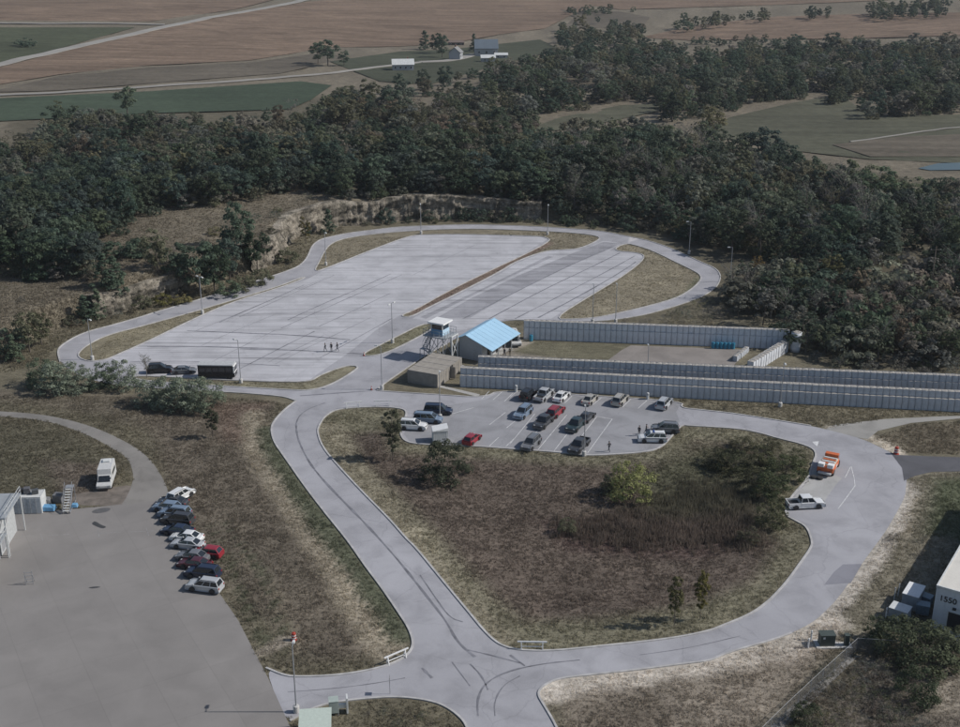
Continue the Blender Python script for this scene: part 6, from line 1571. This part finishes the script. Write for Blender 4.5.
yard_box('refuse_bin', 925, 604, bd - 8, 1.4, 1.2, 1.2, 'blue grey refuse bin close to the white wall', pm('blue_grey_bin', (.14, .19, .23), .6), pm('blue_grey_bin_lid', (.20, .26, .30), .6))
for k, (px, py) in enumerate(((894, 600), (898, 596))):
    x, y = g0(px, py); o = empty('pipe_post', (x, y, gz(x, y))); tag(o, ('left' if k == 0 else 'right') + ' one of two white posts beside the storage boxes', 'post')
    MB().tube((0, 0, -.2), (0, 0, 1.7), .07).build('post', M_OFFW, o); MB().lathe([(.09, 1.7), (.09, 1.76)], 10).build('cap', M_STEEL, o)
# transformer and cabinet on slabs
x, y = g0(826, 644.5); z = gz(x, y); o = empty('transformer', (x, y, z), rad(2)); tag(o, 'dark green transformer box on a concrete pad by the bend', 'transformer')
M_DGRN = pm('dark_green_box', (.055, .07, .062), .6, var=.12)
MB().box(-1.3, 1.3, -.9, .9, -.1, .14).build('pad', M_CONC, o); MB().box(-.85, .85, -.55, .55, .142, 1.5).build('tank', M_DGRN, o, .03); MB().box(-.9, .9, -.6, .6, 1.502, 1.58).build('lid', M_DGRN, o); MB().box(-.6, -.35, -.575, -.552, 1.1, 1.35).build('warning_plate', M_WHITE, o)
x, y = g0(846, 645.5); o = empty('meter_cabinet', (x, y, gz(x, y)), rad(0)); tag(o, 'narrow dark cabinet on a pad right of the transformer', 'cabinet')
MB().box(-1.0, .6, -.6, .6, -.1, .12).build('pad', M_CONC, o); MB().box(-.25, .25, -.3, .3, .122, 1.45).build('housing', M_DGRN, o, .03); MB().box(-.28, .28, -.33, .33, 1.452, 1.52).build('lid', M_DGRN, o)
for px, py, lab in ((811, 640, 'white bollard left behind the transformer'), (808, 648, 'white bollard left in front of the transformer'), (876, 636, 'white bollard at the shadow edge left of the green bush'), (886, 617, 'white bollard left of the squat storage box')):
    x, y = g0(px, py); o = empty('bollard', (x, y, gz(x, y))); tag(o, lab, 'bollard')
    MB().lathe([(.10, -.15), (.10, 1.25), (.07, 1.32), (.02, 1.34)], 12).build('post', M_WHITE, o); MB().lathe([(.104, .9), (.104, 1.02)], 12).build('band', M_STEEL, o)
# chain-link fence running to the lower right
m_mesh, nt, b = newmat('chain_link_mesh')
v = objco(nt)
def wave(rot):
    mp = nd(nt, 'ShaderNodeMapping'); mp.inputs['Rotation'].default_value = (0, rot, 0); nt.links.new(v, mp.inputs['Vector'])
    w = nd(nt, 'ShaderNodeTexWave', inp={'Scale': 4.0}); nt.links.new(mp.outputs[0], w.inputs['Vector']); return ramp(nt, w.outputs['Fac'], [(.93, 0.0), (.97, .55)])
al = mix(nt, wave(rad(45)), wave(rad(-45)), 1.0, 'LIGHTEN')
nt.links.new(al, b.inputs['Alpha']); b.inputs['Base Color'].default_value = (.33, .33, .34, 1); b.inputs['Metallic'].default_value = .5; b.inputs['Roughness'].default_value = .5
def fence(px, label, h=1.9):
    P = [Vector(g0(*q)) for q in px]
    o = empty('chain_link_fence', (P[0].x, P[0].y, 0)); tag(o, label, 'fence')
    for i in range(len(P) - 1):
        d = P[i + 1] - P[i]; n = max(1, round(d.length / 2.8))
        for k in range(n):
            a_, b_ = P[i] + d * (k / n) - P[0], P[i] + d * ((k + 1) / n) - P[0]
            MB().tube((a_.x, a_.y, -.2), (a_.x, a_.y, h), .035, None, 8).build('fence_post', M_STEEL, o)
            ang = math.atan2(d.y, d.x)
            q = MB().box(0, d.length / n, -.006, .006, .05, h - .03).build('mesh_panel', m_mesh, o); q.location = (a_.x, a_.y, 0); q.rotation_euler = (0, 0, ang)
            MB().tube((a_.x, a_.y, h - .02), (b_.x, b_.y, h - .02), .015).build('top_rail', M_STEEL, o)
fence([(856, 652), (822, 683), (785, 718), (755, 748)], 'chain link fence running down to the lower right edge')
fence([(856, 652), (905, 655)], 'short chain link fence behind the transformer')
structure(sheet('gravel_strip', L0([(850, 655), (858, 656), (792, 722), (750, 765), (735, 762), (785, 712)]), .015, pave_mat('grey_gravel', (.23, .22, .205), .3, crack=False)))
# broken branches on the shaded asphalt and beside the road
for px, py, lab in ((924, 541, 'pale brush heap in the building shade, farther one'), (920, 556, 'pale brush heap in the building shade, nearer one'), (893, 540, 'dark brush heap on the sandy verge of the bend')):
    x, y = g0(px, py); plant('twig0', x, y, gz(x, y), 1.1, random.uniform(0, 6), np.array((.2, .18, .14) if px > 900 else (.08, .07, .05)), 'brush_heap', lab, 'brush', None, 1.2)

# ============================================================ LOWER LEFT: TRAINING STRUCTURE AND STORE
o = empty('training_structure', (*g0(-42, 597), .05), rad(4)); tag(o, 'pale steel platform structure with decks and ramp cut by the left edge', 'platform')
M_PANEL = pm('pale_grey_panel', (.30, .32, .335), .6, var=.12, scale=.7)
for lv, (h, dpt) in enumerate(((2.6, (0, 3.6)), (3.6, (3.8, 9.5)), (5.6, (9.7, 17)))):
    MB().box(-6, 3.6, dpt[0], dpt[1], h - .18, h).build('deck', M_PANEL, o)
    MB().box(-6, 2.4, dpt[0] + .2, dpt[1] - .2, -.02, h - .19).build('wall', pm('dull_white_sheet', (.40, .41, .41), .7, var=.15) if lv != 1 else M_PANEL, o)
    for xx in (3.45,):
        for yy in (dpt[0] + .12, dpt[1] - .12): MB().box(xx - .08, xx + .08, yy - .08, yy + .08, -.02, h - .182).build('column', M_OFFW, o)
    r_ = MB()
    for zz in (h + .55, h + 1.05): r_.bar((3.55, dpt[0] + .05, zz), (3.55, dpt[1] - .05, zz), .05)
    for k in range(6): yy = dpt[0] + .08 + k * (dpt[1] - dpt[0] - .16) / 5; r_.bar((3.55, yy, h), (3.55, yy, h + 1.05), .05)
    r_.build('railing', M_OFFW, o)
    MB().box(2.402, 2.42, dpt[0] + .8, dpt[0] + 2.6, .3, 2.3).build('door', M_DARK if lv == 0 else M_STEEL, o)
MB().bar((3.2, 9.6, 3.6), (3.2, 12.6, 5.6), .10, .2).build('ramp', M_STEEL, o); MB().box(.2, 2.0, .8, 2.6, 2.602, 3.6).build('roof_unit', M_BOXG, o, .05); MB().bar((1.0, 3.2, 2.7), (3.0, 1.0, 3.6), .22).build('boom', M_TRIM, o)
MB().box(-4, 2.9, 4.4, 9.0, 3.602, 3.65).build('floor_panel', pm('blue_grey_panel', (.20, .26, .31), .6), o)
# ladder frame at its foot
x, y = g0(26, 585); q = empty('ladder_frame', (x, y, .05), rad(10)); tag(q, 'small steel ladder frame at the foot of the platform structure', 'ladder')
for xx in (0, .9): MB().bar((xx, 0, 0), (xx, 0, 1.9), .06).build('upright', M_STEEL, q)
for k in range(4): MB().bar((0, 0, .35 + k * .45), (.9, 0, .35 + k * .45), .05).build('rung', M_STEEL, q)
for xx in (0, .9): MB().bar((xx, .8, 0), (xx, 0, 1.5), .05).build('brace', M_STEEL, q)
# white store container with goods on the roof
c = (Vector(g0(14.5, 515)) + Vector(g0(41, 513.5))) / 2; o = empty('store_container', (c.x, c.y + 1.3, .0), rad(3)); tag(o, 'white store container at the apron corner with gear on its roof', 'container')
corrugated(3.9, 2.44, 2.6).build('shell', M_OFFW, o); frame(3.9, 2.44, 2.62).build('frame', M_OFFW, o)
for s in (-1, 1):
    d_ = MB().box(-1.85 if s < 0 else .03, -.03 if s < 0 else 1.85, -1.27, -1.222, .14, 2.46).build('door', pm('pale_blue_door', (.42, .46, .49), .6), o)
    for xx in (.45, 1.25): MB().tube((s * xx, -1.30, .2), (s * xx, -1.30, 2.4), .025).build('lock_bar', M_STEEL, d_)
for k, (px, dx, col, w, h, lab) in enumerate(((0, -1.2, (.05, .05, .055), .7, .6, 'dark gear box at the left on the store container roof'), (0, -.2, (.10, .10, .11), .8, .8, 'dark gear box in the middle of the store container roof'), (0, .9, (.07, .075, .08), .9, .5, 'low dark gear box at the right on the store container roof'))):
    q = empty('gear_box', (c.x + dx, c.y + 1.4, 2.62), rad(10 * k)); tag(q, lab, 'box'); MB().box(-w / 2, w / 2, -.4, .4, 0, h).build('body', pm('gear_%d' % k, col, .7), q, .03); MB().box(-w / 2 - .02, w / 2 + .02, -.42, .42, h + .002, h + .05).build('lid', pm('gear_%d' % k, col, .7), q)
# mobile stair unit and tarp covered pallets
x, y = g0(69, 509); o = empty('mobile_stairs', (x, y, .02), rad(96)); tag(o, 'mobile steel stair unit on the apron edge', 'stairs')
stairs(o, (-1.6, 0, .3), (1.4, 0, 2.6), 1.0, 9, M_STEEL, True, M_OFFW); MB().box(1.4, 2.4, -.55, .55, 2.55, 2.65).build('platform', M_STEEL, o)
for s in (-1, 1):
    MB().bar((2.3, s * .5, 0), (2.3, s * .5, 2.55), .08).build('leg', M_STEEL, o); MB().bar((-1.5, s * .5, 0), (-1.5, s * .5, .35), .08).build('leg', M_STEEL, o); MB().bar((-1.5, s * .5, .2), (2.3, s * .5, .2), .08).build('base_rail', M_STEEL, o)
def pallet(px, py, w, d, h, col, label, rz=0):
    x, y = g0(px, py); o = empty('covered_pallet', (x, y, .03), rad(rz)); tag(o, label, 'pallet')
    for k in range(5): MB().box(-w / 2 + k * (w - .12) / 4, -w / 2 + .12 + k * (w - .12) / 4, -d / 2, d / 2, .10, .13).build('slat', M_WOOD, o)
    for yy in (-d / 2 + .05, 0, d / 2 - .05): MB().box(-w / 2, w / 2, yy - .05, yy + .05, 0, .098).build('runner', M_WOOD, o)
    MB().hexa([(-w / 2, -d / 2, .135), (w / 2, -d / 2, .135), (w / 2, d / 2, .135), (-w / 2, d / 2, .135)], [(-w / 2 + .1, -d / 2 + .12, h), (w / 2 - .15, -d / 2 + .1, h * .9), (w / 2 - .1, d / 2 - .12, h), (-w / 2 + .14, d / 2 - .1, h * 1.05)]).build('tarp', pm('tarp_' + label.split()[0], col, .7, var=.2), o, .05)
pallet(49, 510.5, 1.9, 1.2, .75, (.10, .25, .42), 'blue tarp covered pallet right of the store container')
pallet(46, 504.5, 1.6, 1.2, 1.0, (.20, .20, .20), 'grey tarp covered pallet behind the blue covered one', 8)
pallet(59, 502, 1.5, 1.3, 1.3, (.13, .13, .135), 'dark tarp covered pallet beside the mobile stairs', -6)
pallet(75, 507.5, .9, .8, .6, (.12, .28, .45), 'bright blue covered pallet right of the mobile stairs', 5)

# ============================================================ PEOPLE
def person_mesh(pose, shirt, trousers, seed=0):
    """one continuous skinned body in metres; materials by height"""
    j = dict(pelvis=(0, 0, .96), waist=(0, 0, 1.10), chest=(0, .01, 1.32), neck=(0, .02, 1.50), skull=(0, .045, 1.62), crown=(0, .03, 1.76))
    st = .0 if pose == 'stand' else .26
    for s, n in ((1, 'l'), (-1, 'r')):
        sw = st * s
        j[n + 'hip'] = (s * .10, 0, .90); j[n + 'knee'] = (s * .11, sw * .75 + .03, .50 + abs(sw) * .05); j[n + 'ank'] = (s * .11, sw * 1.25 - (.05 if sw < 0 else 0), .09 + (.07 if sw < 0 else 0)); j[n + 'toe'] = (s * .12, sw * 1.25 + .16, .04 + (.02 if sw < 0 else 0))
        j[n + 'sho'] = (s * .19, .01, 1.43); j[n + 'elb'] = (s * .25, -sw * .6 + .0, 1.14)
        j[n + 'wri'] = (s * .24, -sw * .8 + .14, .92 if pose != 'hold' else 1.15); j[n + 'hand'] = (s * .23, -sw * .8 + .20, .84 if pose != 'hold' else 1.20)
    R = dict(pelvis=(.155, .115), waist=(.14, .10), chest=(.17, .12), neck=(.055, .06), skull=(.080, .10), crown=(.06, .075), hip=(.095, .10), knee=(.062, .065), ank=(.042, .05), toe=(.045, .03), sho=(.065, .07), elb=(.045, .045), wri=(.032, .028), hand=(.042, .022))
    names = list(j); ed = [('pelvis', 'waist'), ('waist', 'chest'), ('chest', 'neck'), ('neck', 'skull'), ('skull', 'crown')]
    for n in 'lr': ed += [('pelvis', n + 'hip'), (n + 'hip', n + 'knee'), (n + 'knee', n + 'ank'), (n + 'ank', n + 'toe'), ('chest', n + 'sho'), (n + 'sho', n + 'elb'), (n + 'elb', n + 'wri'), (n + 'wri', n + 'hand')]
    me = bpy.data.meshes.new('body'); me.from_pydata([j[n] for n in names], [(names.index(a), names.index(b)) for a, b in ed], [])
    o = bpy.data.objects.new('body', me); COL.objects.link(o)
    o.modifiers.new('s', 'SKIN'); o.modifiers.new('u', 'SUBSURF').levels = 1
    for i, n in enumerate(names): me.skin_vertices[0].data[i].radius = R[n] if n in R else R[n[1:]]
    me.skin_vertices[0].data[0].use_root = True
    bpy.context.view_layer.update()
    out = bpy.data.meshes.new_from_object(o.evaluated_get(bpy.context.evaluated_depsgraph_get())); bpy.data.objects.remove(o)
    out.materials.clear()
    for m in (shirt, trousers, pm('skin', (.36, .22, .16), .6), M_TRIM, pm('dark_hair', (.03, .022, .018), .8)): out.materials.append(m)
    for p in out.polygons:
        c = p.center; p.use_smooth = True
        if c.z < .12: k = 3
        elif c.z < 1.0 and abs(c.x) < .21: k = 1
        elif c.z > 1.68 or (c.z > 1.56 and c.y < .0): k = 4
        elif c.z > 1.50: k = 2
        elif abs(c.x) > .19 and (p.center.z < .95 or (pose == 'hold' and c.y > .15)): k = 2
        else: k = 0
        p.material_index = k
    return out
M_CAMO = pm('camouflage_cloth', (.20, .18, .13), .9, var=.55, scale=9); M_CAMO2 = pm('camouflage_trousers', (.18, .165, .12), .9, var=.55, scale=9); M_DCL = pm('dark_cloth', (.03, .032, .038), .9); M_DCL2 = pm('navy_trousers', (.035, .04, .055), .9)
PM = {('w', 'd'): person_mesh('walk', M_DCL, M_DCL2), ('s', 'd'): person_mesh('stand', M_DCL, M_DCL), ('s', 'c'): person_mesh('stand', M_CAMO, M_CAMO2), ('h', 'c'): person_mesh('hold', M_CAMO, M_CAMO2), ('h', 'd'): person_mesh('hold', M_DCL, M_DCL2)}
def person(key, px, py, rz, label, z=.045):
    x, y = g0(px, py); o = empty('person', (x, y, z), rad(rz)); tag(o, label, 'person')
    link(bpy.data.objects.new('body', PM[key]), o)
    mb = MB()
    if key[1] == 'c': mb.lathe([(.115, 1.70), (.115, 1.74), (.10, 1.80), (.04, 1.83)], 12, 0, .03).build('cap', M_CAMO, o)
    else: mb.lathe([(.112, 1.70), (.112, 1.73), (.10, 1.79), (.04, 1.82)], 12, 0, .03).build('cap', M_TRIM, o)
    MB().box(-.15, .15, -.11, .13, 1.0, 1.05).build('belt', M_TRIM, o, .02)
person(('w', 'd'), 325.5, 352, 100, 'person in dark clothes walking, leftmost of three on the lot'); person(('s', 'd'), 331.5, 351.5, 160, 'person in dark clothes standing in the middle of three on the lot'); person(('w', 'd'), 337.5, 351.5, 70, 'person in dark clothes walking, rightmost of three on the lot')
person(('s', 'c'), 485.5, 357, 180, 'person in camouflage at the left porch post', .03); person(('h', 'c'), 489, 357.3, 120, 'person in camouflage second from the left under the porch', .03); person(('s', 'c'), 495, 353, 90, 'person in camouflage standing in the porch shade', .03)
person(('h', 'c'), 500, 349.5, 200, 'person in camouflage beside the white van', .03); person(('w', 'd'), 504.5, 356.5, 150, 'person in dark trousers left of the two walking to the wall', .0); person(('w', 'c'), 510, 356, 170, 'person in camouflage right of the two walking to the wall', .0) if ('w', 'c') in PM else person(('s', 'c'), 510, 356, 170, 'person in camouflage right of the two near the wall', .0)
person(('s', 'd'), 639, 436, -30, 'person in dark clothes at the front of the grey blue SUV'); person(('h', 'd'), 646, 434.5, -90, 'person in dark clothes leaning at the door of the grey blue SUV')
person(('h', 'd'), 609, 452, 30, 'person in dark clothes alone at the lower edge of the lot')

# ============================================================ FARMSTEAD
M_BARNROOF = pm('slate_blue_roof', (.11, .14, .17), .6, var=.12, scale=.2); M_FARMW = pm('farm_white_boards', (.36, .37, .38), .7, var=.08)
def house(px, py, w, d, hw, hr, label, name, wall, roof, rz=0, windows=4, door=True, chimney=False):
    x, y, z = g(px, py); z -= .3; o = empty(name, (x, y, z), rad(rz)); tag(o, label, 'barn' if name == 'barn' else 'house')
    MB().add([(-w / 2, -d / 2, 0), (w / 2, -d / 2, 0), (w / 2, d / 2, 0), (-w / 2, d / 2, 0), (-w / 2, -d / 2, hw), (w / 2, -d / 2, hw), (w / 2, d / 2, hw), (-w / 2, d / 2, hw), (-w / 2, 0, hr - .1), (w / 2, 0, hr - .1)],
             [(0, 1, 5, 4), (2, 3, 7, 6), (1, 2, 6, 9, 5), (3, 0, 4, 8, 7), (4, 5, 9, 8), (6, 7, 8, 9), (0, 3, 2, 1)]).build('wall', wall, o)
    for s in (-1, 1):
        rr = MB().add([(-w / 2 - .4, s * (d / 2 + .5), hw - .25), (w / 2 + .4, s * (d / 2 + .5), hw - .25), (w / 2 + .4, s * .01, hr + .02), (-w / 2 - .4, s * .01, hr + .02), (-w / 2 - .4, s * (d / 2 + .5), hw - .05), (w / 2 + .4, s * (d / 2 + .5), hw - .05), (w / 2 + .4, s * .01, hr + .22), (-w / 2 - .4, s * .01, hr + .22)],
                      [(0, 3, 2, 1), (4, 5, 6, 7), (0, 1, 5, 4), (1, 2, 6, 5), (2, 3, 7, 6), (3, 0, 4, 7)]).build('roof', roof, o)
    if chimney: MB().box(w * .2, w * .2 + .8, .3, 1.1, hw, hr + 1.2).build('chimney', pm('chimney_brick', (.25, .14, .11), .9), rr)
    for k in range(windows):
        xx = -w / 2 + (k + .5) * w / windows
        f = MB().box(xx - .6, xx + .6, -d / 2 - .06, -d / 2 - .002, hw * .4, hw * .75).build('window', M_WHITE, o); MB().box(xx - .48, xx + .48, -d / 2 - .08, -d / 2 - .062, hw * .43, hw * .72).build('pane', M_GLASS, f)
    if door: MB().box(w / 2 + .002, w / 2 + .06, -1.2, 1.2, .1, min(3.2, hw - .3)).build('door', M_DARK, o)
    return o
house(486, 56, 14.5, 11, 5.5, 10.5, 'large barn with dark slate blue roof at the farmstead', 'barn', M_FARMW, M_BARNROOF, 4, 3)
house(488, 62, 8.5, 5, 3.0, 4.4, 'low white shed in front of the large barn', 'farm_shed', M_FARMW, M_OFFW, 4, 2)
house(456, 60, 6.5, 7, 5.0, 8.0, 'white farmhouse beside the dark trees', 'farmhouse', M_FARMW, pm('grey_shingles', (.20, .20, .20), .8), 75, 2, True, True)
house(403, 70.5, 12, 8, 4.0, 6.5, 'white house with pale roof left of the farmstead', 'white_house', M_FARMW, M_OFFW, 6, 4, True, True)
house(501, 58.5, 8, 4, 2.6, 3.6, 'small low shed right of the large barn', 'farm_shed', M_FARMW, M_OFFW, 2, 2)
house(456, 45, 11, 4, 2.2, 3.2, 'long low dark shed behind the farmhouse', 'farm_shed', pm('dark_boards', (.06, .055, .05), .9), pm('rusty_roof', (.16, .12, .10), .8), 0, 3)

# ============================================================ HAZE
m_h = bpy.data.materials.new('thin_haze'); m_h.use_nodes = True; nt = m_h.node_tree; nt.nodes.clear()
pv = nt.nodes.new('ShaderNodeVolumePrincipled'); out = nt.nodes.new('ShaderNodeOutputMaterial')
pv.inputs['Color'].default_value = (.86, .91, 1.0, 1); pv.inputs['Density'].default_value = 0.00007; pv.inputs['Anisotropy'].default_value = 0.1
nt.links.new(pv.outputs[0], out.inputs['Volume'])
tag(MB().box(-7500, 7500, -3500, 8500, -18, 96).build('haze', m_h), 'thin pale haze over the whole landscape', 'haze', kind='stuff')
